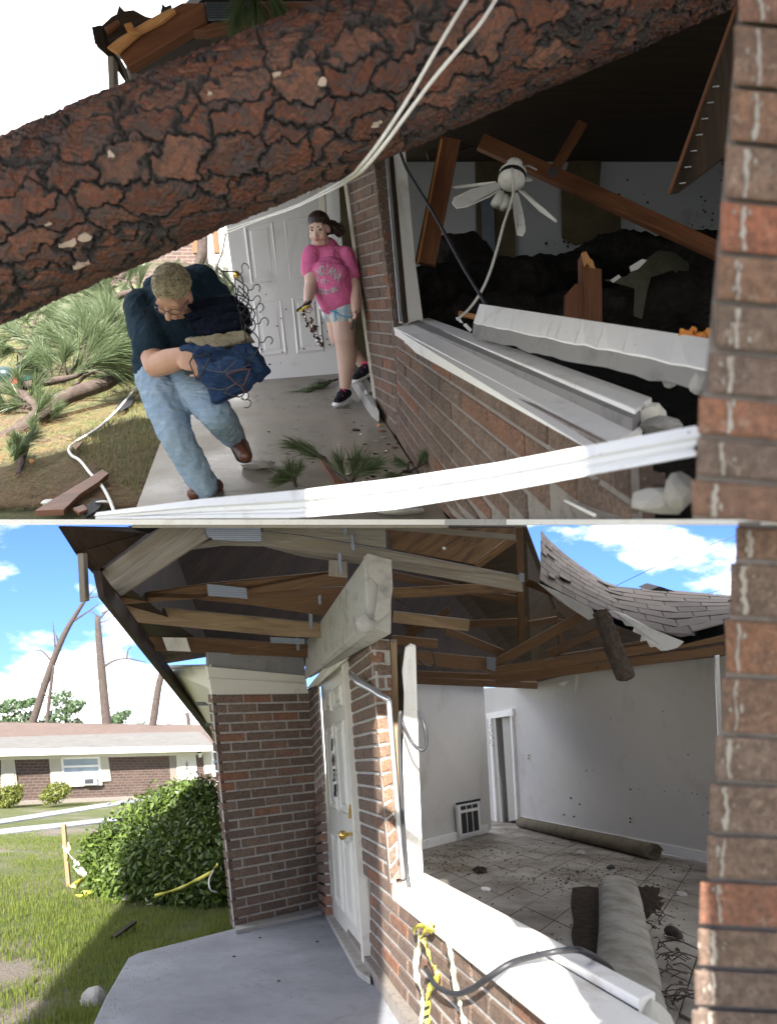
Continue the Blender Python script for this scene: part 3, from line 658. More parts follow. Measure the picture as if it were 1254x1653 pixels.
# narrow return between wing and door
a, b = on(WL, 499, 1119), on(WL, 513, 1105); c, d = on(WL, 538, 1481), on(WL, 523, 1466)
rt = mortar_panel('door_return', [TRw + V(.0, .0, 0), b, c, BRw], MORTAR, ho, .008)
nb += brick_patch(rt, TRw, b, c, BRw, .081, .16)
# far side of the wing, running away
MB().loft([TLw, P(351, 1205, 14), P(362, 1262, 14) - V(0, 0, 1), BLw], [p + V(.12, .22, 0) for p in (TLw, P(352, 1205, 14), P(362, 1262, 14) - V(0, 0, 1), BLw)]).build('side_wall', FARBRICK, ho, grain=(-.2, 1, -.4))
def wl(y, h): x = .982 - .274 * y; return V(x, y, -1.32 - .409 * y + h)
pT0, pT1, pB1, pB0 = on(WL, 561, 1062), on(WL, 598, 1030), wl(3.5, .57), wl(4.2, .57)
pi = mortar_panel('window_pier', [pT0, pT1, pB1, pB0], MORTAR, ho, .008)
nb += brick_patch(pi, pT0, pT1, pB1, pB0, .081, .30)
q0, q1 = on(WL, 598, 1030), P(629, 1032, on(WL, 598, 1030).y + .04); q3 = on(WL, 633, 1426); q2 = P(644, 1408, q3.y + .04)
pr = mortar_panel('pier_return', [q0, q1, q2, q3], MORTAR, ho, .008); nb += brick_patch(pr, q0, q1, q2, q3, .081, .16, mat=BRICKW, row0=0)
u0, u1 = on(WL, 586, 1430), on(WL, 628, 1437); gA, gB = on(WL, 597, 1566), on(WL, 700, 1772)
wB = (u1 - on(WL, 633, 1440)); s1 = on(WL, 960, 1700)
lowT0, lowT1 = u0, on(WL, 990, 1720); lowB1, lowB0 = on(WL, 1400, 2900), on(WL, 597, 1566)
hs = lambda y: .92
Yn, Yf = 1.3, on(WL, 597, 1566).y
lw = mortar_panel('low_wall', [wl(Yf, .57), wl(Yn, .57), wl(Yn, -.06), wl(Yf, 0)], MORTAR, ho, .008)
nb += brick_patch(lw, wl(Yf, .57), wl(Yn, .57), wl(Yn, -.06), wl(Yf, 0), .081, .36, keep=lambda p: (CY - p.z / p.y * F) < 1720)
MB().prism([onl(523, 1466, .035), onl(540, 1482, .035), onl(600, 1567, .035), onl(598, 1590, .035), onl(577, 1575, .035), onl(526, 1482, .035)], V(0, 0, -.06)).build('threshold', RUBBLE, ho, bevel=.006)
MB().prism([onl(380, 1500, .03), onl(523, 1466, .03), onl(527, 1474, .03), onl(381, 1508, .03)], V(0, 0, -.05)).build('wall_footing', CONC, ho)
# door
D = [on(WL, 518, 1104), on(WL, 558, 1067), on(WL, 592, 1553), on(WL, 540, 1480)]
wn_ = V(-1, -.274, 0).normalized()
dm = MB().prism(D, -wn_ * .05)
door_panels(dm, D[0], D[1], D[2], D[3], wn_, [(.17, .44), (.56, .83)], [(.07, .16), (.21, .56), (.64, .93)], .022)
dr = dm.build('front_door', DOORC, ho)
m = MB()
for a, b in (((512, 1110), (536, 1484)), ((512, 1104), (561, 1060)), ((560, 1062), (596, 1562))):
    m.beam(on(WL, *a) + wn_ * .01, on(WL, *b) + wn_ * .01, .07, .06, wn_)
m.build('door_frame', WHITEC, ho)
for k, ch in enumerate('1438'):
    text_mesh(ch, .15, BLACK, on(WL, 540.3 + 1.75 * k, 1203 + 24.5 * k) + wn_ * .024, (D[1] - D[0]).normalized(), V(0, 0, 1), wn_, dr)
kn = on(WL, 568.5, 1346); MB().capsule(kn, kn + wn_ * .05, .012, .012).ball(kn + wn_ * .07, .032).build('knob', BRASS, dr, smooth=True)
dbp = on(WL, 567.5, 1310); MB().prism([dbp + V(0, -.03, .035), dbp + V(0, .03, .04), dbp + V(0, .03, -.03), dbp + V(0, -.03, -.035)], wn_ * .02).build('deadbolt', BRASS, dr)
# trim, frieze, soffit
quad('door_lintel', [P(495, 1112, 5.7), P(568, 1022, 4.25), P(562, 1062, 4.5), P(512, 1106, 5.5)], WHITEC, ho, .08)
quad('frieze_board', [P(335, 1076, 4.93), P(493, 1091, 5.65), P(498, 1119, 5.69), P(343, 1121, 4.95)], WHITEC, ho, .04)
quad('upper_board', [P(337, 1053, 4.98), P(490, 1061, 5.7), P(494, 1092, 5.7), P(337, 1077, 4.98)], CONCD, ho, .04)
quad('beam_face', [P(337, 1094, 4.92), P(494, 1104, 5.62), P(494, 1107, 5.62), P(337, 1097, 4.92)], WHITEC, ho, .02)
E0, E1, E2 = P(150, 927, 3.2), P(250, 1078, 6.3), P(352, 1206, 15)
quad('soffit', [E1, P(337, 1077, 4.95), P(344, 1121, 4.98), P(352, 1206, 14)], WHITEC, ho, .03)
MB().loft([E0 + V(0, 0, .02), E0 + V(.03, 0, -.12), E0 + V(.06, 0, -.12), E0 + V(.04, 0, .02)], [E2 + V(0, 0, .05), E2 + V(.03, 0, -.03), E2 + V(.2, 0, -.03), E2 + V(.2, 0, .05)]).build('fascia', WOODDK, ho, grain=(-.2, 1, -.4))
MB().loft([P(246, 1070, 6.2), P(240, 1060, 6.2), P(246, 1062, 6.3), P(252, 1076, 6.3)], [P(352, 1208, 15), P(348, 1196, 15), P(352, 1196, 15.2), P(354, 1204, 15.2)]).build('gutter_edge', WHITE, ho)
for x, y, Y in ((315, 1136, 6.6), (330, 1170, 9)): quad('soffit_vent', [P(x, y - 2, Y - .15), P(x + 24, y - 2, Y - .15), P(x + 25, y + 3, Y - .15), P(x + 2, y + 3, Y - .15)], GALV, ho, .02, grain=(1, 0, 0))
# ------------------------------------------------------------------- roof carpentry
def pl(name, q, Y, mat, thick=.045, grain=None, parent=ho, bev=.004):
    """a board given by its outline, at one distance or one per corner"""
    Ys = Y if isinstance(Y, (list, tuple)) else [Y] * len(q); pts = [P(x, y, yy) for (x, y), yy in zip(q, Ys)]
    return quad(name, pts, mat, parent, thick, V(0, thick, 0), grain if grain is not None else pts[1] - pts[0], bev)
def pb(name, x0, y0, Y0, x1, y1, Y1, wpx, mat, thick=.045, parent=ho):
    d = Vector((x1 - x0, y1 - y0)).normalized(); o = Vector((-d.y, d.x)) * wpx / 2
    return pl(name, [(x0 + o.x, y0 + o.y), (x1 + o.x, y1 + o.y), (x1 - o.x, y1 - o.y), (x0 - o.x, y0 - o.y)], [Y0, Y1, Y1, Y0], mat, thick, P(x1, y1, Y1) - P(x0, y0, Y0), parent)
MB().loft([P(152, 926, 3.4), P(263, 851, 5.2), P(640, 851, 8.5), P(850, 851, 9.5), P(900, 985, 12.5), P(860, 1112, 13.4), P(480, 1070, 9), P(338, 1060, 5.3), P(252, 1074, 6.4)], [p + V(0, .05, .05) for p in (P(152, 926, 3.4), P(263, 851, 5.2), P(640, 851, 8.5), P(850, 851, 9.5), P(900, 985, 12.5), P(860, 1112, 13.4), P(480, 1070, 9), P(338, 1060, 5.3), P(252, 1074, 6.4))]).build('roof_sheathing', WOODDK, ho, grain=(.9, .3, 0))
pl('overhang_sheathing', [(93, 849), (122, 893), (150, 926), (236, 861), (213, 851)], [3.0, 3.2, 3.3, 3.6, 3.6], WOODDK, .03)
pl('torn_felt', [(205, 849), (240, 862), (262, 849), (250, 849)], [3.5, 3.5, 3.6, 3.6], FELT, .01)
pb('hanging_board', 130, 893, 3.2, 134, 972, 3.2, 10, WOODG)
pl('rafter', [(161, 924), (194, 962), (304, 889), (335, 869), (328, 850), (262, 850)], 3.5, WOODG, .05, V(.8, 0, .55))
ch = pl('truss_chord', [(305, 888), (338, 872), (425, 858), (490, 866), (621, 887), (841, 930), (844, 956), (634, 918), (490, 899), (425, 882), (360, 881)], [3.9, 3.9, 3.9, 3.9, 4.0, 4.15, 4.15, 4.0, 3.9, 3.9, 3.9], WOODG, .05, V(1, 0, -.15))
pl('top_chord', [(424, 850), (622, 850), (623, 885), (490, 864), (424, 856)], 3.86, WOODG, .045, V(1, 0, -.05))
pl('gusset_plate', [(330, 850), (421, 850), (423, 875), (346, 872), (336, 866)], 3.47, GALV, .004, V(1, 0, 0))
b1 = pl('truss_chord', [(195, 962), (332, 942), (560, 920), (560, 944), (320, 966), (198, 976)], [4.1, 4.1, 4.5, 4.5, 4.1, 4.1], WOODB)
pl('truss_web', [(398, 953), (560, 947), (522, 994), (400, 976), (318, 968)], [4.35, 4.6, 4.7, 4.35, 4.3], WOODB)
pl('gusset_plate', [(334, 942), (398, 949), (400, 967), (336, 962)], [4.05, 4.12, 4.12, 4.05], GALV, .004, V(1, 0, 0))
pl('truss_chord', [(197, 975), (295, 985), (522, 1007), (524, 1030), (450, 1027), (199, 1003)], [4.3, 4.4, 4.9, 4.9, 4.8, 4.3], WOODY)
b3 = pl('truss_chord', [(231, 1028), (300, 1028), (497, 1042), (498, 1062), (245, 1051)], [4.8, 4.9, 5.5, 5.5, 4.8], WOODB)
pl('paint_patch', [(262, 1029), (301, 1029.5), (308, 1052), (270, 1050.5)], [4.78, 4.86, 4.86, 4.78], WHITEC, .006)
pl('truss_web', [(270, 1003), (330, 1010), (300, 1025), (245, 1020)], 5.2, WOODG)
pl('gusset_plate', [(436, 1028), (492, 1031), (492, 1040), (437, 1038)], 5.0, GALV, .004, V(1, 0, 0))
for q, Y in (([(531, 903), (560, 906), (561, 933), (530, 930)], 3.8), ([(545, 893), (551, 893), (553, 926), (547, 925)], 3.74), ([(565, 862), (571, 862), (573, 889), (567, 888)], 3.84), ([(554, 848), (560, 848), (561, 862), (555, 862)], 3.8), ([(513, 948), (518, 948), (519, 976), (514, 976)], 4.55), ([(498, 975), (504, 975), (505, 1016), (499, 1015)], 4.75), ([(477, 1028), (483, 1028), (484, 1050), (479, 1050)], 5.2)):
    wd = q[1][0] - q[0][0] > 15; pl('block_end' if wd else 'strap', q, Y, WOODG if wd else GALV, .05 if wd else .004, V(0, 0, 1))
# concrete lintel over the door
ln = [P(588, 899, 3.55), P(633, 905, 3.6), P(632, 1024, 3.6), P(606, 1014, 3.56), P(592, 1004, 3.55)]; lf = [P(494, 1035, 5.6), P(503, 1036, 5.7), P(503, 1094, 5.7), P(498, 1094, 5.65), P(492, 1098, 5.6)]
MB().loft(ln, lf).build('concrete_lintel', CONC, ho, bevel=.012)
pl('mortar_scar', [(586, 900), (594, 893), (608, 897), (632, 904), (634, 950), (629, 988), (612, 1004), (603, 1000), (611, 945), (596, 930)], 3.53, RUBBLE, .03)
rough_rock('broken_corner', P(590, 1005, 3.52), .055, CONC, ho, 5, 2, (1.1, .6, 1))
pb('frame_stud', 635, 1036, 4.05, 645, 1420, 3.72, 11, WOODY, .08)
jm = pl('window_jamb', [(654, 1047), (663, 1041), (671, 1044), (676, 1230), (683, 1414), (654, 1418), (650, 1220), (652, 1120), (649, 1085)], [3.98, 3.98, 3.98, 3.85, 3.7, 3.66, 3.78, 3.9, 3.95], WHITE, .05)
pl('jamb_side', [(640, 1060), (652, 1052), (652, 1220), (655, 1420), (646, 1420)], [4.06, 4.04, 3.9, 3.72, 3.72], WOODDK, .03)
MB().tube([P(566, 1088, 4.15), P(580, 1102, 4.05), P(601, 1113, 3.9), P(613, 1122, 3.8), P(627, 1130, 3.72)], [.02, .028, .025, .02, .018], 6).tube([P(627, 1130, 3.72), P(633, 1200, 3.7), P(643, 1330, 3.6), P(650, 1418, 3.55)], .016, 6).build('window_flashing', ALU, ho, smooth=True)
# sill
def sill(pa, pbb, name, mat, parent, bev=.006): return MB().loft(pa, pbb).build(name, mat, parent, bevel=bev)
so = wn_
f0, f1 = wl(3.62, .92) + so * .10, wl(1.25, .80) + so * .10
t0a, t0b = P(633, 1428, 3.5), P(936, 1646, 1.62); dirs = (t0b - t0a); t0c = t0a + dirs * 1.25
i0a, i0b = P(662, 1415, 3.72), P(1048, 1642, 1.72); i0c = i0a + (i0b - i0a) * 1.2
sill([t0a, i0a, i0a - V(0, 0, .12), t0a - V(0, 0, .085)], [t0c, i0c, i0c - V(0, 0, .12), t0c - V(0, 0, .085)], 'outer_sill', WHITE, ho)
k0, k1 = P(663, 1408, 3.74), P(1031, 1613, 1.76); m0, m1 = P(686, 1409, 3.84), P(1058, 1601, 1.82)
inn = sill([k0, m0, m0 - V(0, 0, .16), k0 - V(0, 0, .16)], [k1, m1, m1 - V(0, 0, .16), k1 - V(0, 0, .16)], 'inner_sill', WHITE, ho)
rough_rock('broken_end', k1.lerp(m1, .6) - V(-.0, .03, .05), .06, WHITEC, ho, 9, 2, (1, 1, .8))
rough_rock('broken_end', k1.lerp(m1, 1.0) - V(-.05, .1, .10), .06, WHITEC, ho, 19, 2, (1.2, 1, .7))
# the near brick column at the right
def column(parent, name, rows, left, right, Y, slope, mats, stripe, th=.13):
    body = quad(name, [P(left(rows[0]) + 5, rows[0] - 4, Y + .02), P(right + 225, rows[0] - 4, Y + .02), P(right + 225, rows[-1] + 2, Y + .02), P(left(rows[-1]) + 5, rows[-1] + 2, Y + .02)], MORTARD, parent, th, V(.16, th, 0))
    n = 0
    for a, b in zip(rows[:-1], rows[1:]):
        a2, b2 = a + 4, b - 4; off = random.uniform(-3, 3); xa, xb = left((a + b) / 2) + off, right; sl = slope * (xb - xa)
        o = [P(xa, a2, Y), P(xb, a2 + sl, Y), P(xb, b2 + sl, Y), P(xa + random.uniform(-2, 3), b2, Y)]
        c = .003; i_ = [o[0] + V(c, -c, -c), o[1] + V(0, -c, -c), o[2] + V(0, -c, c), o[3] + V(c, -c, c)]; bk = [p * (1 + th / Y) + V(.03, 0, 0) for p in o]
        MB().add(i_ + o + bk, [(0, 1, 2, 3)] + [(k, 4 + k, 4 + (k + 1) % 4, (k + 1) % 4) for k in range(4)] + [(4 + k, 8 + k, 8 + (k + 1) % 4, 4 + (k + 1) % 4) for k in range(4)]).build('brick', random.choice(mats), body)
        o2 = [P(right + 5, a2 + sl, Y), P(right + 230, a2 + sl, Y), P(right + 230, b2 + sl, Y), P(right + 5, b2 + sl, Y)]
        MB().loft(o2, [p * (1 + th / Y) for p in o2]).build('brick', random.choice(mats), body)
        sx0 = stripe((a + b) / 2) + random.uniform(-3, 3); w2 = random.uniform(2.5, 6)
        ks = 11; Ls, Rs = [], []; wob = 0
        for s_ in range(ks):
            yy = a2 + 3 + (b2 - a2 - 6) * s_ / (ks - 1); wob = wob * .6 + random.uniform(-2.5, 2.5); Ls.append((sx0 + wob - w2 * random.uniform(.15, 1.1), yy)); Rs.append((sx0 + wob + w2 * random.uniform(.15, 1.1), yy))
        quad('mortar_smear', [P(x, y + sl * .25, Y - .006) for x, y in Ls + Rs[::-1]], SMEAR, body, .003, V(0, .003, 0)); n += 1
        for s_ in range(3):
            x, y, r_ = sx0 + random.gauss(0, 9), random.uniform(a2 + 8, b2 - 8), random.uniform(1.2, 4); quad('mortar_fleck', [P(x + r_ * math.cos(t) * random.uniform(.5, 1.2), y + 2 * r_ * math.sin(t) * random.uniform(.5, 1.2), Y - .0058) for t in (0, 1, 2, 3, 4, 5)], SMEAR, body, .002, V(0, .002, 0))
    return body
lx = lambda y: np.interp(y, [847, 960, 1090, 1200, 1300, 1400, 1500, 1640], [1186, 1180, 1166, 1156, 1143, 1136, 1127, 1117])
column(ho, 'brick_column', [847, 905, 997, 1090, 1185, 1262, 1345, 1420, 1495, 1562, 1626, 1690], lx, 1330, 1.0, .05, [BRICK, BRICKW, BRICK], lambda y: np.interp(y, [850, 1300, 1640], [1210, 1172, 1145]))
# ------------------------------------------------------------------- right roof
up = [(873, 857, 9.2), (884, 872, 9.0), (911, 896, 9.0), (945, 921, 8.9), (982, 945, 8.8), (1060, 953, 8.6), (1190, 964, 8.2)]
dn = [(871, 938, 7.3), (884, 947, 7.2), (905, 958, 7.0), (945, 979, 6.5), (1005, 1005, 5.9), (1100, 1031, 5.1), (1190, 1008, 4.7)]
def edge(t, e):
    t = min(max(t, 0), 1) * (len(e) - 1); i = min(int(t), len(e) - 2); f_ = t - i; a, b = P(*e[i]), P(*e[i + 1]); return a.lerp(b, f_)
ro = MB(); nU, nV = 24, 8
top = [[edge(i / nU, dn).lerp(edge(i / nU, up), j / nV) for i in range(nU + 1)] for j in range(nV + 1)]
ro.add([p for r_ in top for p in r_] + [p - V(0, 0, .05) for r_ in top for p in r_],
       [(j * (nU + 1) + i, j * (nU + 1) + i + 1, (j + 1) * (nU + 1) + i + 1, (j + 1) * (nU + 1) + i) for j in range(nV) for i in range(nU)] + [((nU + 1) * (nV + 1) + j * (nU + 1) + i, (nU + 1) * (nV + 1) + (j + 1) * (nU + 1) + i, (nU + 1) * (nV + 1) + (j + 1) * (nU + 1) + i + 1, (nU + 1) * (nV + 1) + j * (nU + 1) + i + 1) for j in range(nV) for i in range(nU)])
rr_ = ro.build('roof_slope', FELT, ho)
for j in range(8):
    u = -.02 + (j % 2) * .035
    while u < 1:
        b = min(u + random.uniform(.07, .10), 1); a = max(u, 0); u = b
        if b - a < .015 or random.random() < .02: continue
        v0, v1 = j / 8, (j + 1.25) / 8
        def at(u_, v_, h): p = edge(u_, dn).lerp(edge(u_, up), min(v_, 1.02)); return p + V(0, 0, h)
        lift = random.uniform(.003, .007) + (random.uniform(.015, .04) if random.random() < .07 else 0); g_ = .0015
        t_ = [at(a + g_, v0, lift + .014), at((a + b) / 2, v0, lift + .012), at(b - g_, v0, lift + .014), at(b - g_, v1, .012), at((a + b) / 2, v1, .012), at(a + g_, v1, .012)]
        MB().loft([p - V(0, 0, .009) for p in t_], t_).build('shingle', SHING, rr_)
pl('torn_decking', [(868, 941), (900, 955), (955, 982), (962, 996), (950, 1001), (925, 985), (900, 968)], [7.2, 6.9, 6.35, 6.3, 6.35, 6.6, 6.9], WHITE, .02)
jag = [(985, 984), (1010, 992), (1050, 1014), (1104, 1036), (1092, 1046), (1078, 1050), (1067, 1051), (1058, 1044), (1050, 1045), (1044, 1034), (1034, 1036), (1036, 1026), (1022, 1020), (1024, 1012), (1010, 1010), (1002, 998)]
pl('torn_decking', jag, [6.0, 5.8, 5.4, 5.0, 5.0, 5.05, 5.1, 5.2, 5.25, 5.3, 5.4, 5.45, 5.55, 5.6, 5.7, 5.85], WHITE, .02)
MB().prism([P(1048, 953, 8.4), P(1062, 947, 8.4), P(1066, 947, 8.4), P(1090, 955, 8.4)], V(0, .4, 0)).build('roof_vent', FELT, ho)
# inside framing
for x0, y0, Y0, x1, y1, Y1, w2, m_ in ((838, 851, 7.0, 843, 1046, 7.2, 11, WOODB), (634, 996, 4.8, 757, 1010, 5.0, 18, WOODY), (632, 1033, 5.2, 706, 1040, 5.3, 14, WOODB), (672, 1062, 5.8, 790, 1074, 6.2, 22, WOODB), (719, 1018, 6.4, 813, 1056, 6.6, 13, WOODB),
    (792, 1076, 6.4, 945, 992, 6.6, 15, WOODB), (792, 1086, 6.3, 1168, 1028, 5.9, 15, WOODB), (800, 1098, 7.0, 1168, 1049, 6.4, 15, WOODB), (884, 1056, 7.2, 966, 1020, 7.2, 11, WOODB), (672, 1088, 7.4, 862, 1096, 7.8, 9, WOODB), (672, 1099, 8.4, 868, 1107, 9.4, 11, WOODB),
    (634, 958, 6.4, 836, 948, 6.8, 17, PLY), (622, 850, 6.0, 832, 868, 6.2, 9, WOODG), (768, 914, 6.6, 832, 868, 6.6, 12, PLY), (634, 930, 7.2, 840, 970, 7.6, 13, WOODB), (640, 1012, 8.5, 850, 1004, 8.9, 12, WOODB), (850, 940, 8.2, 960, 985, 8.2, 12, WOODB), (852, 1008, 9.2, 900, 1000, 9.2, 10, WOODB), (905, 1062, 7.8, 1100, 1030, 7.6, 10, WOODB), (725, 985, 8, 640, 1040, 8, 11, WOODB), (640, 905, 7.6, 760, 870, 7.8, 12, WOODB), (905, 1075, 8, 905, 1000, 8, 8, WOODB)):
    pb('truss_member', x0, y0, Y0, x1, y1, Y1, w2, m_)
pl('plywood_deck', [(624, 852), (840, 853), (838, 866), (768, 912), (632, 886)], [7.2, 8, 8, 7.6, 7.2], PLY, .02, V(1, .2, .6))
pl('gusset_plate', [(785, 1060), (800, 1062), (800, 1084), (785, 1080)], 6.1, GALV, .004, V(1, 0, 0)); pl('gusset_plate', [(838, 924), (846, 926), (846, 940), (838, 938)], 4.1, GALV, .004, V(1, 0, 0))
pl('paper_tag', [(715, 882), (720, 884), (718, 888), (713, 886)], 6.9, WHITE, .003)
lg = MB().tube(path([P(968, 985, 5.45), P(978, 1010, 5.4), P(992, 1050, 5.35), P(1011, 1099, 5.3)], 4), [.075, .072, .07, .078, .074, .07, .075, .08, .08, .078, .082, .085, .08][:13], 12).build('broken_branch', BARKG, None, smooth=True)
tag(lg, 'stubby broken branch jammed through the torn roof edge', 'branch'); tx = bpy.data.textures.new('bark_lumps', 'CLOUDS'); tx.noise_scale = .05; sb = lg.modifiers.new('s', 'SUBSURF'); sb.levels = sb.render_levels = 2; dp = lg.modifiers.new('d', 'DISPLACE'); dp.texture = tx; dp.strength = .035
# ------------------------------------------------------------------- room
def fl(px, py, h=0): p = on(FL, px, py); return p + V(0, 0, h)
hw0, hw1 = fl(640, 1382), fl(787, 1345); ht0, ht1 = P(640, 1103, hw0.y), P(774, 1109, hw1.y)
quad('heater_wall', [ht0, ht1, hw1, hw0], PLASTER, ho, .1, V(.1, .2, 0))
rw0, rw1 = fl(770, 1318), fl(1175, 1398); rt0, rt1 = P(762, 1112, rw0.y), P(1180, 1058, rw1.y)
RWn = (rw1 - rw0).cross(V(0, 0, 1)).normalized(); RW = (RWn, RWn.dot(rw0))
def rq(l): return [on(RW, *p) for p in l]
quad('room_wall', [rt0] + rq([(799, 1110), (799, 1156), (811, 1330), (810, 1336)]) + [rw0], PLASTER, ho, .05); quad('room_wall', rq([(799, 1110), (850, 1106), (828, 1152), (799, 1156)]), PLASTER, ho, .05)
quad('room_wall', rq([(850, 1106), (905, 1092), (1000, 1078)]) + [rt1, rw1] + rq([(837, 1333), (828, 1152)]), PLASTER, ho, .05)
rwx = [rt1, rt1 + (rt1 - rt0) * .9, rw1 + (rw1 - rw0) * .9, rw1]; MB().loft(rwx, [p + V(.1, .1, 0) for p in rwx]).build('room_wall', PLASTER, ho)
hl = V(RWn.x, RWn.y, 0) * (1 if RWn.y > 0 else -1)
HALL = plain('hall_shade_tone', (.30, .29, .27), .8)  # hall colour darkened to stand for its shade
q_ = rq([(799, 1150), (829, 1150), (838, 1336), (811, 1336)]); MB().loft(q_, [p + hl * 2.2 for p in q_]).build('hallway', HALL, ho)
ho_me = [o for o in ho.children if o.name.startswith('hallway')][0]; bm_ = bmesh.new(); bm_.from_mesh(ho_me.data); bm_.faces.ensure_lookup_table(); bmesh.ops.delete(bm_, geom=[bm_.faces[0]], context='FACES_ONLY'); bm_.to_mesh(ho_me.data); bm_.free()
nin = RWn if RWn.y < 0 else -RWn
def rw(x, y, d=0): return on(RW, x, y) + nin * d
quad('baseboard', [rw(842, 1318, .02), rw(1160, 1379, .02), rw(1160, 1396, .02), rw(842, 1330, .02)], WHITE, ho, .02)
HWn = (hw1 - hw0).cross(V(0, 0, 1)).normalized(); HW = (HWn, HWn.dot(hw0)); hn = HWn if HWn.y < 0 else -HWn
def hw(x, y, d=0): return on(HW, x, y) + hn * d
quad('baseboard', [hw(660, 1362, .02), hw(786, 1330, .02), hw(787, 1343, .02), hw(660, 1376, .02)], WHITE, ho, .02)
ht = quad('wall_heater', [hw(733, 1297, .06), hw(768, 1291, .06), hw(771, 1340, .06), hw(737, 1350, .06)], WHITE, ho, .05, -hn * .05)
for u0, u1 in ((.12, .36), (.40, .63), (.67, .9)):
    for v0, v1 in ((.08, .2), (.3, .94)):
        def hp(u, v): return hw(733 + 35 * u + 3.5 * v, 1297 - 6 * u + v * (51.5 - 2 * u), .063)
        quad('grille', [hp(u0, v0), hp(u1, v0), hp(u1, v1), hp(u0, v1)], BLACK, ht, .006, -hn * .006)
quad('heater_top', [hw(731, 1295, .07), hw(769, 1288, .07), hw(769, 1291, .07), hw(731, 1298, .07)], FELT, ht, .02)
fm = MB()
for a, b in (((793, 1152), (804, 1326)), ((789, 1156), (831, 1149)), ((828, 1149), (838, 1332))): fm.beam(rw(*a, .03), rw(*b, .03), .13 if a[0] != 828 else .07, .06, nin)
ifr = fm.build('inner_door_frame', WHITE, ho)
quad('inner_door', [rw(803, 1157, -.10), rw(829, 1154, -.45), rw(838, 1322, -.45), rw(814, 1327, -.10)], DOORC, ho, .03)
for k in range(9): x = 796 + random.uniform(-3, 3); quad('nail_scar', [rw(x, 1170 + 4 * k, .064), rw(x + 2, 1170 + 4 * k, .064), rw(x + 2, 1172 + 4 * k, .064)], SPECK, ifr, .002)
def plate(x, y, w2, h2, name):
    o = quad(name, [rw(x - w2, y - h2, .012), rw(x + w2, y - h2 + .6, .012), rw(x + w2, y + h2 + .6, .012), rw(x - w2, y + h2, .012)], WHITEC, ho, .01)
    for s_ in (-.45, .45): quad('socket' if name == 'outlet' else 'toggle', [rw(x - w2 * .4, y + s_ * h2 - h2 * .25, .016), rw(x + w2 * .4, y + s_ * h2 - h2 * .25, .016), rw(x + w2 * .4, y + s_ * h2 + h2 * .25, .016), rw(x - w2 * .4, y + s_ * h2 + h2 * .25, .016)], SPECK, o, .004)
plate(1018, 1324, 3.4, 6.5, 'outlet'); plate(853.5, 1222, 2.5, 5.5, 'switch_plate')
quad('peeled_paper', [rw(931, 1090, .03), rw(936, 1089, .05), rw(937, 1106, .06), rw(933, 1121, .08)], WHITEC, ho, .003); quad('peeled_paper', [rw(905, 1103, .05), rw(920, 1098, .02), rw(916, 1108, .07)], WHITEC, ho, .003)
for x, y in ((1017, 1274), (1030, 1274), (1072, 1277), (1096, 1276), (1116, 1280), (1124, 1282), (1134, 1315), (1140, 1288), (921, 1288), (935, 1298), (985, 1160), (1070, 1148), (1110, 1218), (946, 1244), (957, 1243), (910, 1315), (926, 1318), (1143, 1312)):
    s_ = random.uniform(.8, 2.2); quad('wall_scar', [rw(x - s_, y, .003), rw(x, y - s_ * .7, .003), rw(x + s_, y, .003), rw(x + s_ * .3, y + s_, .003)], SPECK, ho, .002)
pb('corner_trim', 1157, 1058, 7.2, 1163, 1190, 7.2, 7, ALU, .03)
# floor of tiles
fo = MB().prism([fl(560, 1500, -.02), fl(700, 1700, -.02), fl(1350, 2050, -.02), fl(1300, 1395, -.02), fl(700, 1305, -.02), fl(600, 1390, -.02)], V(0, 0, -.08)).build('room_floor', MORTARD); tag(fo, 'dirty tiled floor of the wrecked room', kind='structure')
t1, t2 = (rw1 - rw0).normalized(), (hw1 - hw0).normalized(); org = fl(787, 1345); cnt = 0
ts = .52
for i in range(-4, 22):
    for j in range(-26, 3):
        c = org + t1 * (i * ts) + t2 * (j * ts); y_ = c.y
        cc = c + (t1 + t2) * ts / 2; x_ = cc.x
        if y_ < 2.1 or x_ < .982 - .274 * cc.y + .2: continue
        pxx, pyy = cc.x / cc.y * F + CX, CY - cc.z / cc.y * F
        if not (640 < pxx < 1200 and 1318 < pyy < 1690) or cnt >= 295: continue
        if (cc - rw0).dot(nin) < .05 or ((cc - hw0).dot(hn) < .02 and cc.x < hw1.x): continue
        h = random.uniform(-.003, .003); g_ = .006; q = [c + t1 * g_ + t2 * g_, c + t1 * (ts - g_) + t2 * g_, c + t1 * (ts - g_) + t2 * (ts - g_), c + t1 * g_ + t2 * (ts - g_)]
        q = [V(p.x, p.y, -1.22 - .409 * p.y + h) for p in q]; MB().prism(q, V(0, 0, -.012)).build('tile', TILE, fo); cnt += 1
def rolled(p0, p1, r, flat, mat, name, label, turns=2.6):
    d = (p1 - p0).normalized(); s = d.cross(V(0, 0, 1)).normalized(); u = s.cross(d); prof = []
    n = 46
    for k in range(n + 1):
        a = turns * 2 * math.pi * k / n; rr = r * (1 - .62 * (1 - k / n)); prof.append((rr * math.cos(a), rr * math.sin(a) * flat))
    v = []; segs = 10
    for i in range(segs + 1):
        b = p0.lerp(p1, i / segs); wob = .012 * mnoise.noise(V(i * .6, p0.x, 0))
        v += [b + s * (x * (1 + wob * 4)) + u * (y + r * flat) + V(0, 0, wob) for x, y in prof]
    o = MB().add(v, [(i * (n + 1) + k, i * (n + 1) + k + 1, (i + 1) * (n + 1) + k + 1, (i + 1) * (n + 1) + k) for i in range(segs) for k in range(n)]).build(name, mat, None, smooth=True)
    so_ = o.modifiers.new('pile', 'SOLIDIFY'); so_.thickness = .014
    return tag(o, label, 'carpet', 'rolled carpets in the room')
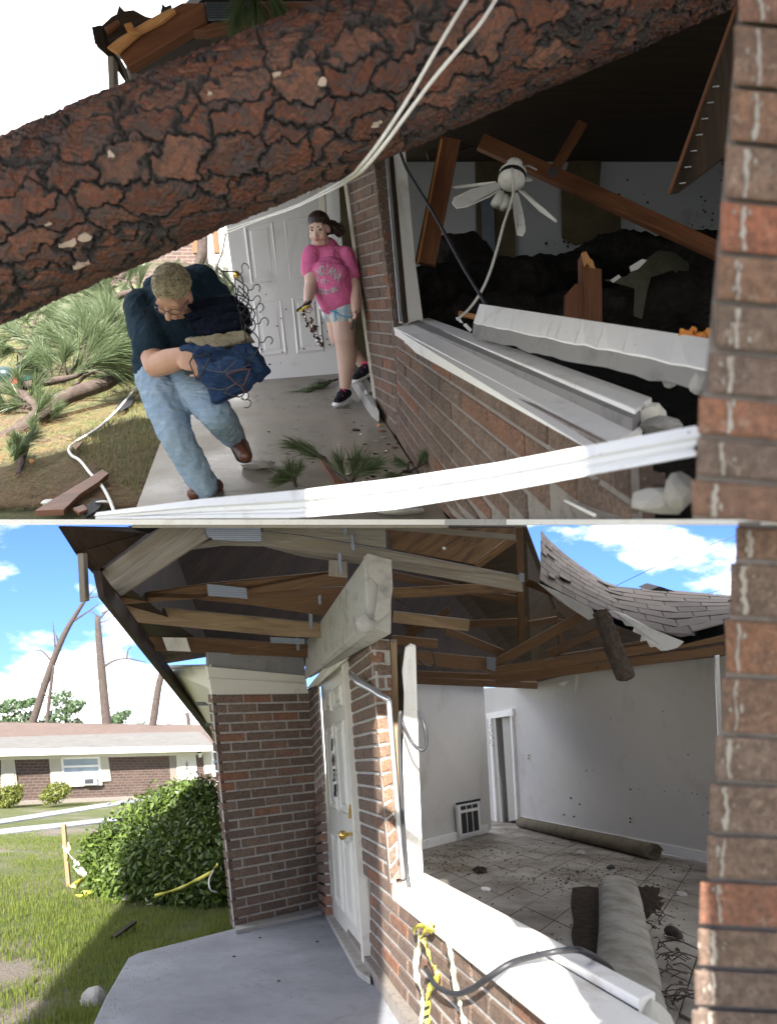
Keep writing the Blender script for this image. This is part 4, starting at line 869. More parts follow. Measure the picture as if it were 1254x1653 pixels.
rolled(fl(842, 1336), fl(1058, 1388), .12, .75, CARPETB, 'carpet_roll', 'long brown muddy carpet roll lying along the white back wall', 2.5)
rolled(fl(998, 1433), fl(1016, 1660), .165, .30, CARPET, 'carpet_roll', 'flattened grey carpet roll lying across the floor towards the window', 2.5)
def patch(px, py, rx, ry, label, seed, mat=SOIL, h=.02, name='soil_patch'):
    m = MB(); n = 30; rs = random.Random(seed); ring = [(px + rx * math.cos(2 * math.pi * k / n) * (1 + .28 * rs.uniform(-1, 1)), py + ry * math.sin(2 * math.pi * k / n) * (1 + .28 * rs.uniform(-1, 1))) for k in range(n)]
    v = [fl(px, py, h)] + [fl(px + (x - px) * .6, py + (y - py) * .6, h * rs.uniform(.5, 1.3)) for x, y in ring] + [fl(x, y, .004) for x, y in ring] + [fl(px, py, -.01)]
    f = [(0, 1 + k, 1 + (k + 1) % n) for k in range(n)] + [(1 + k, 1 + n + k, 1 + n + (k + 1) % n, 1 + (k + 1) % n) for k in range(n)] + [(1 + 2 * n, 1 + n + (k + 1) % n, 1 + n + k) for k in range(n)]
    tag(m.add(v, f).build(name, mat), label, kind='stuff')
m = MB(); e = [(923, 1436), (948, 1433), (966, 1436), (966, 1500), (963, 1570), (944, 1562), (924, 1556), (926, 1530), (922, 1510), (926, 1490), (921, 1462)]
tag(m.prism([fl(x, y, .018) for x, y in e], V(0, 0, -.03)).build('soil_patch', SOIL), 'dark soil where the flooring is missing beside the grey carpet roll', kind='stuff')
patch(1045, 1455, 24, 24, 'damp soil spread on the far side of the grey carpet roll', 1)
patch(775, 1406, 12, 5, 'small clod of dirt in the middle of the floor', 8, SOIL, .04)
cr_ = MB(); rs = random.Random(12)
for k in range(1500):
    gx = rs.random(); x, y = (rs.gauss(960, 70), rs.gauss(1415, 14)) if gx < .3 else ((rs.gauss(740, 40), rs.gauss(1385, 14)) if gx < .5 else ((rs.gauss(880, 60), rs.gauss(1368, 12)) if gx < .62 else ((rs.gauss(1045, 22), rs.gauss(1465, 30)) if gx < .78 else (rs.uniform(690, 1110), rs.uniform(1340, 1600)))))
    p = fl(x, y, .003)
    if not (2 < p.y < 12.5) or p.x < .982 - .274 * p.y + .25 or (p - rw0).dot(nin) < .1: continue
    s_ = rs.uniform(.002, .008) * (2 if rs.random() < .1 else 1); cr_.ball(p, (s_ * rs.uniform(.7, 1.8), s_ * rs.uniform(.7, 1.8), s_ * .6), None, 5, 4)
tag(cr_.build('floor_litter', CRUMB), 'crumbs of soil and plaster scattered over the tiles', kind='stuff')
tw = MB(); rs = random.Random(3)
for k in range(42):
    x, y = rs.uniform(1040, 1075), rs.uniform(1480, 1640); x += (y - 1480) * .14; a = fl(x, y, .02); dd = V(rs.uniform(-1, 1), rs.uniform(-1, 1), 0); dd.z = -.409 * dd.y; tw.tube(path([a, a + dd * .1 + V(0, 0, .04), a + dd * .2 + V(.03, 0, .01)], 3), rs.uniform(.002, .005), 5)
tag(tw.build('fallen_twigs', BARKG, smooth=True), 'tangle of dead twigs beside the grey carpet roll', kind='stuff')
for px, py, r, mt, l, nm in ((985, 1402, .05, FELT, 'black lump on the floor beyond the grey carpet roll', 'debris_lump'), (1099, 1446, .05, RUBBLE, 'grey stone on the floor near the right wall', 'debris_lump'), (938, 1380, .08, RUBBLE, 'pale grey clump in front of the brown carpet roll', 'debris_lump'), (783, 1438, .05, WHITE, 'white paper scrap on the middle of the floor', 'paper_scrap')):
    tag(rough_rock(nm, fl(px, py, r * .3), r, mt, None, px, 1, (1.2, .9, .5)), l, 'debris', 'debris on the room floor')
tag(MB().tube(path([fl(1073, 1511, .03), fl(1085, 1513, .045), fl(1098, 1519, .03)], 3), [.02, .03, .034, .034, .034, .03, .02], 8).build('bark_stick', BARKG, smooth=True), 'thick short stick lying on the tiles by the right column', 'stick')
# ------------------------------------------------------------------- cables and tape on the sill
SPn = (t0c - t0a).cross(i0a - t0a).normalized(); SPL = (SPn, SPn.dot(t0a))
def sp_(x, y): return on(SPL, x, y) * .97
MB().loft([k0 + V(-.005, 0, -.03), k0 + V(-.001, 0, -.03), k0 + V(-.001, 0, -.06), k0 + V(-.005, 0, -.06)], [k1 + V(-.005, 0, -.03), k1 + V(-.001, 0, -.03), k1 + V(-.001, 0, -.06), k1 + V(-.005, 0, -.06)]).build('sill_joint', FELT, ho)
MB().prism([P(835, 920, 13.5), P(1000, 985, 13), P(1200, 1000, 11), P(1200, 1062, 11), P(1000, 1085, 13), P(850, 1120, 14)], V(0, .1, 0)).build('attic_shade_panel', WOODDK, ho, grain=(1, 0, 0))  # dark panel added to fill the open attic with shade

tag(MB().tube(path([P(676, 1148, 3.7), P(685, 1172, 3.62), P(688, 1200, 3.6), P(680, 1211, 3.6), P(664, 1197, 3.62), P(650, 1168, 3.7), P(646, 1150, 3.7), P(645, 1200, 3.66), P(649, 1300, 3.55), P(655, 1390, 3.48), P(660, 1432, 3.42), P(664, 1470, 3.36), P(673, 1498, 3.3)], 8), .011, 8).build('hanging_cable', BLACKC, smooth=True), 'black cable looped over the white jamb and hanging past the sill', 'cable')
def wf(x, y): return P(x, y, on(WL, x, y).y - .24)
tag(MB().tube(path([wf(687, 1562), wf(703, 1590), wf(730, 1604), wf(758, 1598), wf(785, 1580), sp_(820, 1557), sp_(850, 1546), sp_(885, 1538), sp_(912, 1534) * .985, sp_(934, 1534) * .97, P(958, 1544, sp_(934, 1534).y), P(982, 1560, 2.34), P(996, 1580, 2.42)], 6), .010, 8).build('sill_cable', BLACKC, smooth=True), 'black cable lying across the white window sill', 'cable')
def tapeY(px, py): return on(WL, px, py).y - .16
for pts, mt, wd, lb in (([(668, 1502), (680, 1496), (697, 1494), (688, 1505), (676, 1512)], TAPEY, .035, 'yellow tape knot at the end of the hanging cable'), ([(680, 1512), (673, 1540), (672, 1570), (680, 1600), (684, 1625), (680, 1660)], TAPEW, .032, 'pale yellow tape strip twisting down from the knot'), ([(683, 1515), (695, 1550), (706, 1572), (694, 1598), (689, 1630), (691, 1660)], TAPEY, .032, 'yellow black tape strip below the sill'), ([(724, 1520), (729, 1550), (734, 1585), (742, 1620), (750, 1655)], TAPEW, .022, 'narrow pale tape strip hanging alone right of the others')):
    o = ribbon('barrier_tape', [P(x, y, tapeY(x, y)) for x, y in pts], wd, mt, lb, 'tape', 'tape hanging below the sill', up=None)
for k in range(5):
    y = 1585 + 14 * k; x = 690 - k * .3; o = quad('black_mark', [P(x - 5, y, tapeY(x, y) - .02), P(x + 4, y - 4, tapeY(x, y) - .02), P(x + 4, y + 1, tapeY(x, y) - .02), P(x - 5, y + 5, tapeY(x, y) - .02)], BLACK, [q for q in bpy.data.objects if q.get('label', '').startswith('yellow black tape')][0], .003)
tag(MB().tube(path([P(640, 968, 5.6), P(668, 985, 5.6), P(682, 1010, 5.55), P(700, 1060, 5.5), P(700, 1074, 5.5), P(690, 1076, 5.5), P(676, 1066, 5.5)], 6), .008, 6).build('attic_wire', BLACKC, smooth=True), 'thin black wire drooping from the open attic', 'wire')
tag(MB().tube(path([P(960, 962, 15), P(1085, 903, 15), P(1240, 822, 15) - V(0, 0, .35)], 6), .008, 5).tube(path([P(1120, 964, 15), P(1260, 925, 15)], 4), .008, 5).build('power_line', BLACKC, smooth=True), 'thin power lines crossing the blue sky at the right', 'power line')
print('lower bricks', nb, 'tiles', cnt)
# =================================================================== UPPER HOUSE: ground, cut off along its front edge
def fe(px, y0=838, h=0): return on((GU[0], GU[1] + h), px, y0)
def ground_piece(name, top_h, xl, xr, ys, mat, label, bump=0.0):
    """a sheet of ground with its own thickness; xl, xr give its sides at each distance"""
    v = []; nx = 26; yr = len(ys)
    for y in ys:
        for i in range(nx + 1):
            x = xl(y) + (xr(y) - xl(y)) * i / nx; z = -1.35 + .426 * y + top_h + (bump * (mnoise.noise(V(x * 1.7, y * 1.7, 1)) + .5 * mnoise.noise(V(x * 5, y * 5, 2))) if y > ys[0] else 0); v.append(V(x, y, z))
    f = [(j * (nx + 1) + i, j * (nx + 1) + i + 1, (j + 1) * (nx + 1) + i + 1, (j + 1) * (nx + 1) + i) for j in range(yr - 1) for i in range(nx)]
    m = MB().add(v, f); n = len(v); b = []
    for y in ys:
        for i in range(nx + 1): x = xl(y) + (xr(y) - xl(y)) * i / nx; b.append(V(x, y, -1.35 + .426 * y + min(0, top_h) - .012 - .0035 * y))
    m.add(b, [tuple(reversed(q)) for q in f]); k = nx + 1
    for i in range(nx): m.f += [(i, n + i, n + i + 1, i + 1), ((yr - 1) * k + i + 1, n + (yr - 1) * k + i + 1, n + (yr - 1) * k + i, (yr - 1) * k + i)]
    for j in range(yr - 1): m.f += [(j * k, (j + 1) * k, n + (j + 1) * k, n + j * k), (j * k + nx, n + j * k + nx, n + (j + 1) * k + nx, (j + 1) * k + nx)]
    m.m += [0] * (len(m.f) - len(m.m)); return tag(m.build(name, mat, smooth=False), label, kind='structure')
yA = 1.40 / .4375
ysU = [yA + d for d in (0, .12, .25, .4, .55, .7, .9, 1.1, 1.4, 1.7, 2.1, 2.6, 3.2, 4, 5, 6.5, 8, 10, 13, 16, 20, 25, 30)]
lawnu = ground_piece('ground', -.05, lambda y: -.655 * y - .1, lambda y: min(.5, .844 - .178 * y + .3) if y < 7 else -.1 * y + 1.2, ysU, LAWNU, 'needle strewn wet lawn of the upper yard', .03)
lawnu.data.polygons.foreach_set('use_smooth', [True] * len(lawnu.data.polygons))
wkU = [fe(213), onu(262, 707), onu(305, 605), onu(352, 515), gu(.6, 10.5), gu(-.2, 5.6), onu(627, 690), onu(677, 768), fe(724)]
tag(MB().prism(wkU, V(0, 0, -.045)).build('walkway', SLABU, bevel=.004), 'wet concrete walk in front of the open white door', kind='structure')
wy = lambda y: .844 - .178 * y
tag(MB().loft([V(wy(1.0) + .06, 1.0, -.0125), V(4, 1.0, -.0125), V(4, 1.0, -.019), V(wy(1.0) + .06, 1.0, -.019)], [V(wy(3.1) + .05, 3.1, -.036), V(4, 3.1, -.036), V(4, 3.1, -.062), V(wy(3.1) + .05, 3.1, -.062)]).loft([V(wy(3.1) + .05, 3.1, -.036), V(4, 3.1, -.036), V(4, 3.1, -.062), V(wy(3.1) + .05, 3.1, -.062)], [gu(wy(9) + .1, 9, .02), gu(7.5, 9, .02), gu(7.5, 9, -.05), gu(wy(9) + .1, 9, -.05)]).build('room_floor', INSUL), 'dark floor of the crushed room with an added shade wedge in front', kind='structure')  # front wedge is added edge-on to shade the lower room
# --------------------------------------------------------------- house
hu = empty('crushed_house', V(0, 5, .78), 'brick house crushed by the fallen pine with its white door open', 'house')
hb = 0
def pu(name, q, Y, mat, thick=.04, grain=None, parent=hu, bev=.004):
    return pl(name, q, Y, mat, thick, grain, parent, bev)
def pbu(name, x0, y0, Y0, x1, y1, Y1, wpx, mat, thick=.05, parent=hu): return pb(name, x0, y0, Y0, x1, y1, Y1, wpx, mat, thick, parent)
a0, a1, a2, a3 = P(557, 262, 5.27), P(600, 240, 4.75), P(637, 540, 4.42), P(588, 535, 5.27)
w1 = mortar_panel('door_pier', [a0, a1, a2, a3], MORTARD, hu, .008); hb += brick_patch(w1, a0, a1, a2, a3, .092, .27)
r1, r2 = P(633, 236, 4.80), P(646, 520, 4.46)
w2 = mortar_panel('pier_return', [a1, r1, r2, a2], MORTARD, hu, .008); hb += brick_patch(w2, a1, r1, r2, a2, .092, .2, mat=BRICK)
c2, c3 = gu(wy(4.42), 4.42), P(608, 674, 5.27)
w3 = mortar_panel('pier_base', [a3, a2, c2, c3], MORTARD, hu, .008); hb += brick_patch(w3, a3, a2, c2, c3, .092, .27)
d1, d2 = P(1012, 738, 1.45), gu(wy(1.45), 1.45, -.1)
cut = lambda y: V(wy(y), y, -.0115 * y)
yb = 1.35 / .4375
def seam(p): p = Vector(p); p.z = max(p.z, -.0118 * p.y); return p
w4 = mortar_panel('low_wall', [a2, d1, d2, c2], MORTARD, hu, .008, .02, seam)
hb += brick_patch(w4, a2, d1, d2, c2, .098, .40, keep=lambda p: (CY - p.z / p.y * F) < 834 and (p.x / p.y * F + CX) < 1004, clamp=seam)
def white_edge(): pass
MB().loft([V(wy(1.0) - .02, 1.0, -.0118), V(wy(1.0) + .12, 1.0, -.0118), V(wy(1.0) + .12, 1.0, -.0215), V(wy(1.0) - .02, 1.0, -.0215)], [cut(yb) + V(-.02, 0, 0), cut(yb) + V(.14, 0, 0), cut(yb) + V(.14, 0, -.030), cut(yb) + V(-.02, 0, -.030)]).build('wall_footing', CONC, hu)
# door, jambs and the shade panel in the opening
DT = [P(352, 262, 6.3), P(520, 232, 6.67), P(548, 603, 6.67), P(400, 615, 6.29)]
n_ = (DT[1] - DT[0]).cross(DT[3] - DT[0]).normalized(); n_ = -n_ if n_.y > 0 else n_
dm = MB().prism(DT, -n_ * .045); door_panels(dm, *DT, n_, [(.15, .45), (.54, .85)], [(.05, .22), (.30, .575), (.645, .90)], .016)
du = dm.build('front_door', DOORW, hu)
kp = P(381, 446, 6.26); MB().ball(kp + n_ * .05, (.034, .034, .034)).capsule(kp, kp + n_ * .05, .03, .012).build('knob', BRASS, du, smooth=True)
rs = random.Random(5)
for k in range(34):
    x, y = rs.uniform(408, 540), rs.uniform(470, 596)
    if rs.random() < .45: x, y = rs.uniform(505, 540), rs.uniform(515, 560)
    D0 = DT[3].lerp(DT[2], (x - 400) / 148); p = P(x, y, D0.y) + n_ * .012; s_ = rs.uniform(.004, .014); quad('mud_speck', [p + V(-s_, 0, 0), p + V(0, 0, s_ * .7), p + V(s_, 0, s_ * .2), p + V(s_ * .2, 0, -s_ * .8)], SPECK, du, .002)
pu('door_jamb', [(509, 240), (521, 236), (526, 350), (516, 352)], 6.5, WHITEC, .05); pu('inner_trim', [(521, 236), (543, 230), (556, 460), (528, 460)], 6.9, DOORW, .04)
pu('opening_shade_panel', [(536, 226), (575, 218), (622, 690), (560, 640), (552, 600)], 7.2, OLIVE, .05)  # flat dark panel stands in for the shade inside the doorway
pbu('corner_trim', 556, 285, 5.2, 609, 674, 5.18, 5.5, WHITEC, .03)
MB().prism([onu(560, 600), onu(604, 662), onu(612, 684), onu(598, 672), onu(566, 622)], V(0, 0, .10)).build('threshold', RUBBLE, hu, bevel=.01)
pu('threshold_plate', [(590, 628), (606, 654), (605, 662), (588, 634)], 5.3, ALU, .02)
# window jamb, sill
pu('window_jamb', [(631, 238), (653, 232), (670, 420), (683, 518), (656, 522), (648, 460)], [4.65, 4.7, 4.66, 4.62, 4.5, 4.5], WHITE, .05)
pbu('jamb_gap', 630, 240, 4.62, 655, 520, 4.46, 8, WOODDK, .02); pbu('window_flashing', 624, 240, 4.58, 647, 521, 4.4, 6, ALU, .02)
q = [(635, 527, 4.46), (657, 520, 4.6), (657, 540, 4.6), (640, 552, 4.42)]; e = [(990, 714, 1.62), (1036, 690, 1.70), (1036, 735, 1.70), (982, 722, 1.6)]
def sec(l): return [P(*t) for t in l]
qa, qe = sec([(635, 528, 4.44), (660, 520, 4.62), (662, 552, 4.62), (640, 553, 4.42)]), sec([(988, 716, 1.60), (1037, 690, 1.72), (1037, 730, 1.72), (944, 723, 1.58)])
MB().loft(qa, qe).build('outer_sill', WHITE, hu, bevel=.006)
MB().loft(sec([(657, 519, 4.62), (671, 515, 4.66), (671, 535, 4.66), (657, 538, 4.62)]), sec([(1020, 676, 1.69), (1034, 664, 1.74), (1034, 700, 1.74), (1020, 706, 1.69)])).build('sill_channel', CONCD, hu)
MB().loft(sec([(670, 516, 4.66), (693, 513, 4.8), (693, 530, 4.8), (670, 531, 4.66)]), sec([(1024, 661, 1.72), (1052, 641, 1.86), (1052, 690, 1.86), (1026, 692, 1.72)])).build('inner_sill', WHITE, hu, bevel=.006)
rough_rock('broken_end', P(1052, 672, 1.78), .05, WHITEC, hu, 4, 2, (1, 1, .8)); rough_rock('broken_end', P(1062, 688, 1.72), .05, RUBBLE, hu, 14, 2, (1.3, 1, .6))
# near brick column
cl = lambda y: np.interp(y, [0, 130, 230, 325, 410, 490, 560, 640, 650, 720, 838], [1190, 1182, 1176, 1166, 1158, 1153, 1147, 1140, 1131, 1127, 1112])
column(hu, 'brick_column', [-20, 37, 140, 230, 322, 408, 487, 565, 637, 703, 770, 836], cl, 1330, .85, .09, [BRICKW, BRICKW, BRICK], lambda y: np.interp(y, [0, 200, 480, 640, 830], [1232, 1215, 1190, 1178, 1150]))
# rubble at the broken corner
for x, y, Y, r_, mt, l, sq in ((1066, 808, 1.25, .055, CONC, 'pale concrete lump in the broken corner below the metal strip', (1.3, .8, .6)), (1100, 792, 1.2, .04, RUBBLE, 'small grey lump between the concrete lump and the brick column', (1, .8, 1)), (1040, 775, 1.5, .045, BRICK, 'broken brick end sticking out under the metal strip', (1.4, .8, .8))):
    tag(rough_rock('rubble_lump', P(x, y, Y), r_, mt, None, x, 2, sq), l, 'rubble', 'rubble of the broken wall corner')
pu('loose_brick', [(955, 775), (1015, 762), (1040, 790), (985, 826)], [1.62, 1.5, 1.5, 1.6], BRICK, .1); pu('loose_brick', [(1040, 766), (1074, 762), (1078, 792), (1044, 800)], 1.55, BRICK, .1)
pu('gap_shade_sheet', [(985, 745), (1150, 690), (1150, 832), (940, 832)], 1.9, INSUL, .05)  # dark sheet painted in for the shaded gap behind the broken bricks
tag(MB().tube([P(898, 801, 1.9), P(960, 832, 1.55)], .005, 6).build('broken_strip', WHITE, smooth=True), 'thin white splinter sticking out of the wall under the metal strip', 'splinter')
# fallen lintel block
bl0 = sec([(774, 492, 3.45), (764, 522, 3.3), (762, 545, 3.3), (774, 530, 3.5)]); bl1 = sec([(1152, 551, 1.62), (1142, 600, 1.48), (1138, 636, 1.48), (1152, 610, 1.66)])
fb = empty('fallen_lintel', (bl0[2] + bl1[2]) / 2, 'long fallen concrete lintel with white top lying over the window sill', 'lintel')
n_s = 24; m = MB(); rs = random.Random(2)
secs = []
for k in range(n_s + 1):
    s_ = [a.lerp(b, k / n_s) for a, b in zip(bl0, bl1)]; s_[2] = s_[2] + V(0, 0, rs.uniform(-.008, .01)); s_[1] = s_[1] + V(0, 0, rs.uniform(-.003, .003)); secs.append(s_)
for a, b in zip(secs[:-1], secs[1:]): m.loft(a, b)
bm = bmesh.new(); me_ = m.mesh('block'); bm.from_mesh(me_); bmesh.ops.remove_doubles(bm, verts=bm.verts, dist=.0005)
bmesh.ops.delete(bm, geom=[f for f in bm.faces if len([1 for e_ in f.edges if len(e_.link_faces) > 2]) == 4], context='FACES_ONLY'); bm.to_mesh(me_); bm.free()
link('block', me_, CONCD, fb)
tp = MB()
for k in range(n_s):
    o_ = V(0, -.004, .004); a, b = secs[k], secs[k + 1]; f_ = lambda s2, j: s2[0].lerp(s2[1], 1.0 + (rs.uniform(-.05, .1)))
    tp.loft([a[0] + o_, a[1] + o_ + V(0, 0, rs.uniform(-.004, .002)), a[1] - o_, a[0] - o_], [b[0] + o_, b[1] + o_, b[1] - o_, b[0] - o_])
tp.build('painted_face', WHITE, fb)
for x, y, Y in ((862, 551, 2.85), (1080, 607, 1.72), (1128, 622, 1.5)): rough_rock('mortar_lump', P(x, y, Y), .035, CONC, fb, x, 2, (.8, .6, 1))
# metal strip in the foreground
q0 = [(158, 829, 2.3), (330, 807, 2.05), (480, 793, 1.85), (640, 774, 1.6), (800, 750, 1.38), (960, 720, 1.17), (1126, 690, .98)]
q1 = [(158, 838, 2.3), (330, 836.5, 2.05), (480, 836, 1.85), (640, 822, 1.6), (800, 796, 1.38), (960, 766, 1.17), (1122, 737, .98)]
m = MB(); prof = [0, .32, .40, .58, .64, .82, .88, 1]; off = [0, .012, .004, .004, -.004, -.004, .006, .006]
v = []
for a, b in zip(q0, q1):
    A, B = P(*a), P(*b)
    for t, o_ in zip(prof, off): v.append(A.lerp(B, t) + V(0, -o_ * 1.4, 0))
k = len(prof); m.add(v, [(i * k + j, i * k + j + 1, (i + 1) * k + j + 1, (i + 1) * k + j) for i in range(len(q0) - 1) for j in range(k - 1)])
o = m.build('window_track', dirty('white_aluminium', (.72, .73, .75), (.42, .41, .38), .35, .35, 7, fine=60)); s = o.modifiers.new('gauge', 'SOLIDIFY'); s.thickness = .006; s.offset = 1
tag(o, 'long bent white aluminium window track across the foreground', 'window track')
# --------------------------------------------------------------- roof that is left, plus unseen panels shaped for shade
def rz(y): return 1.1 + .426 * y
def roof_shade_panel(x0, x1, y0, y1, name='roof_shade_panel'):
    a = [V(x0, y0, rz(y0)), V(x1, y0, rz(y0)), V(x1, y1, rz(y1)), V(x0, y1, rz(y1))]; MB().loft([p + V(0, 0, .05) for p in a], a).build(name, WOODDK, hu, grain=(1, 0, 0))
ph = [V(x, y, rz(y)) for x, y in ((-.35, -1.0), (-1.9, -1.0), (-2.27, -.45), (-3.12, .7), (-3.2, 1.2), (-2.8, 1.9), (-2.2, 2.69), (-1.9, 2.69), (-1.9, 1.1), (-.35, 1.1))]
MB().loft([p + V(0, 0, .05) for p in ph], ph).build('roof_shade_panel', WOODDK, hu, grain=(1, 0, 0)); roof_shade_panel(.15, 4.2, .3, .948); roof_shade_panel(.28, 4.2, -.28, .298); roof_shade_panel(.38, 4.2, -.95, -.282); roof_shade_panel(-.35, 4.2, .95, 2.2); roof_shade_panel(-1.9, -.352, 1.1, 2.2); roof_shade_panel(-1.9, 4.2, 2.2, 2.7)  # out-of-frame panels, outline and gaps shaped to shade walks, lawn and columns
def rpt(px, y): return V((px - CX) / F * y, y, rz(y))
MB().loft([V(-2.5, 2.64, 2.3), V(-.82, 2.64, 2.3), V(-.70, 2.60, 3.0), V(-1.3, 2.58, 3.25), V(-2.3, 2.60, 3.1)], [V(-2.5, 2.67, 2.3), V(-.82, 2.67, 2.3), V(-.70, 2.63, 3.0), V(-1.3, 2.61, 3.25), V(-2.3, 2.63, 3.1)]).build('sun_block_panel', WOODDK, hu, grain=(1, 0, 0))  # unseen upright panel added to block a sun patch on the walk
rp = [rpt(330, 2.72), V(4.2, 2.72, rz(2.72)), V(6.5, 8.8, rz(8.8)), rpt(230, 9), rpt(165, 5), rpt(208, 4.2), rpt(215, 3.8), rpt(240, 3.3), rpt(300, 2.9)]
MB().loft([p + V(0, 0, .05) for p in rp], rp).build('roof_shade_panel', WOODDK, hu, grain=(1, 0, 0))
bw = P(655, 150, 8); ceil = [P(600, 100, 8.2), P(1500, 100, 8.2), P(1500, 520, 8.2), P(600, 520, 8.2)]
MB().loft([p + V(0, 0, 0) for p in (V(-2.35, 3.085, -.0372), V(.31, 3.085, -.0372), V(.31, 3.085, -.0632), V(-2.35, 3.085, -.0632))], [p + V(0, -.02, 0) for p in (V(-2.35, 3.085, -.0368), V(.31, 3.085, -.0368), V(.31, 3.085, -.0632), V(-2.35, 3.085, -.0632))]).loft([V(.30, 3.06, -.0366), V(.33, 3.06, -.0366), V(.33, 3.06, -.063), V(.30, 3.06, -.063)], [V(.64, .835, -.0098), V(.67, .835, -.0098), V(.67, .835, -.0172), V(.64, .835, -.0172)]).build('edge_board', WHITE, hu)
quad('back_wall', [P(628, 60, 7.9), P(1420, 60, 7.9), P(1420, 560, 7.9), P(628, 560, 7.9)], SHADEWALL, hu, .1)
MB().prism([V(5.2, 8, rz(8)), V(4.2, 1.5, rz(1.5)), V(4.2, 1.5, -.03), V(5.2, 8, 2.0)], V(.1, 0, 0)).build('side_wall', SHADEWALL, hu)
quad('exposed_panelling', [P(935, 190, 7.8), P(968, 186, 7.8), P(972, 240, 7.8), P(966, 316, 7.8), P(1001, 312, 7.8), P(1002, 372, 7.8), P(930, 395, 7.8), P(908, 380, 7.8), P(906, 300, 7.8), P(922, 250, 7.8)], OLIVE, hu, .03)
quad('doorway_shade', [P(766, 200, 7.85), P(830, 200, 7.85), P(832, 440, 7.85), P(770, 440, 7.85)], OLIVE, hu, .02); quad('closet_door', [P(776, 300, 7.8), P(796, 300, 7.8), P(800, 440, 7.8), P(780, 440, 7.8)], plain('blue_grey_door', (.12, .14, .17), .6), hu, .03)  # the doorway is a flat panel with its shade put into the colour
for k in range(46):
    x, y = random.choice([(random.gauss(925, 16), random.gauss(392, 22)), (random.gauss(1135, 18), random.gauss(345, 22)), (random.uniform(990, 1170), random.uniform(250, 380))]); s_ = random.uniform(1, 3.4)
    quad('plaster_chip', [P(x - s_, y, 7.88), P(x, y - s_, 7.88), P(x + s_ * .6, y - s_ * .2, 7.88), P(x + s_ * .3, y + s_, 7.88)], SPECK, hu, .004)
pbu('leaning_stud', 727, 222, 4.9, 686, 425, 4.8, 34, WOODR, .05); pbu('stud_edge', 713, 224, 4.84, 674, 425, 4.74, 3, WOODO, .02)
pbu('fallen_rafter', 776, 226, 5.6, 1164, 404, 4.3, 25, WOODR, .06); pbu('broken_brace', 941, 196, 5.3, 891, 281, 5.1, 17, WOODR, .04)
pu('gusset_plate', [(885, 272), (897, 268), (901, 279), (888, 287)], 5.0, GALV, .004, V(1, 0, 0)); pbu('ceiling_joist', 742, 205, 6.2, 930, 195, 6.2, 14, WOODDK, .06)
pbu('ceiling_joist', 690, 250, 6.6, 900, 180, 6.6, 12, WOODDK, .06)
pp = pu('hanging_plywood', [(1186, 8), (1150, 120), (1079, 312), (1096, 310), (1172, 252), (1210, 220), (1230, 8)], [1.9, 2.1, 2.4, 2.4, 2.2, 2.1, 1.9], WOODDK, .012, V(.3, 0, 1)); pbu('plywood_edge', 1189, 8, 1.88, 1080, 312, 2.38, 5, WOODR, .012)
for k in range(7): x, y = 1150 - k * 9, 140 + k * 26; MB().tube([P(x, y, 2.05 + k * .05), P(x + 10, y - 1, 2.03 + k * .05)], .0016, 5).build('nail', ALU, pp, smooth=True)
sp = empty('splintered_post', P(943, 520, 4.2), 'splintered upright timber stump with a torn pale top inside the window', 'timber')
pl('post', [(939, 410), (962, 432), (971, 434), (972, 524), (940, 524)], 4.2, WOODR, .1, V(0, 0, 1), sp); pl('side_block', [(914, 474), (928, 458), (940, 458), (940, 522), (912, 518)], 4.15, WOODR, .06, V(0, 0, 1), sp)
pl('torn_top', [(939, 407), (946, 405), (952, 416), (957, 420), (961, 434), (953, 432), (948, 424), (944, 430)], 4.17, WOODO, .03, V(0, 0, 1), sp)
# dark heaps
def heap(name, lumps, label, mat, size=.05, n=1500):
    m = MB(); rs = random.Random(len(lumps))
    for x, y, Y, rx, rz_ in lumps:
        c = P(x, y, Y); m.ball(c, (rx * Y / F, .5, rz_ * Y / F), None, 14, 9)
    o = m.build(name, mat, smooth=True); r_ = o.modifiers.new('fuse', 'REMESH'); r_.mode = 'VOXEL'; r_.voxel_size = .05
    t = bpy.data.textures.new(name, 'CLOUDS'); t.noise_scale = .16; t.noise_depth = 4; d = o.modifiers.new('d', 'DISPLACE'); d.texture = t; d.strength = .16; return tag(o, label, kind='stuff')
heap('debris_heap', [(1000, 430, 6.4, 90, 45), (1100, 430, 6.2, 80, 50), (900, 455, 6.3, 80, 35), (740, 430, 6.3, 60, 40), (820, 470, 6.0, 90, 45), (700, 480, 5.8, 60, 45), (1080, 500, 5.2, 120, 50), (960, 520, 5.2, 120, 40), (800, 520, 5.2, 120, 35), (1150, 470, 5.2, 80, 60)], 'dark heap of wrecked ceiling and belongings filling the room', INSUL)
sh = MB(); g_ = [[P(x + 6 * math.sin(i + j), y + 5 * math.cos(2 * i + j), Y) for i, (x, Y) in enumerate(((985, 4.9), (1015, 4.7), (1045, 4.8), (1075, 4.9), (1105, 4.95)))] for j, y in enumerate((405, 425, 440, 470))]
for j, y in enumerate((405, 425, 440, 470)):
    pass
sv = [P(x, y, Y) for x, y, Y in ((975, 452, 4.9), (1010, 446, 4.7), (1040, 420, 4.8), (1062, 404, 4.9), (1090, 408, 5), (1130, 440, 5), (1024, 466, 4.65), (1050, 448, 4.7), (1085, 436, 4.8), (1110, 455, 4.9), (1022, 510, 4.6), (1036, 515, 4.6), (1044, 470, 4.65))]
tag(MB().add(sv, [(0, 1, 6), (1, 2, 7, 6), (2, 3, 8, 7), (3, 4, 8), (4, 5, 9, 8), (6, 7, 12), (6, 12, 11, 10)]).build('crumpled_sheet', plain('olive_sheet', (.07, .068, .045), .6, .3, 9), smooth=True), 'crumpled olive sheet draped over the dark heap', 'sheet')
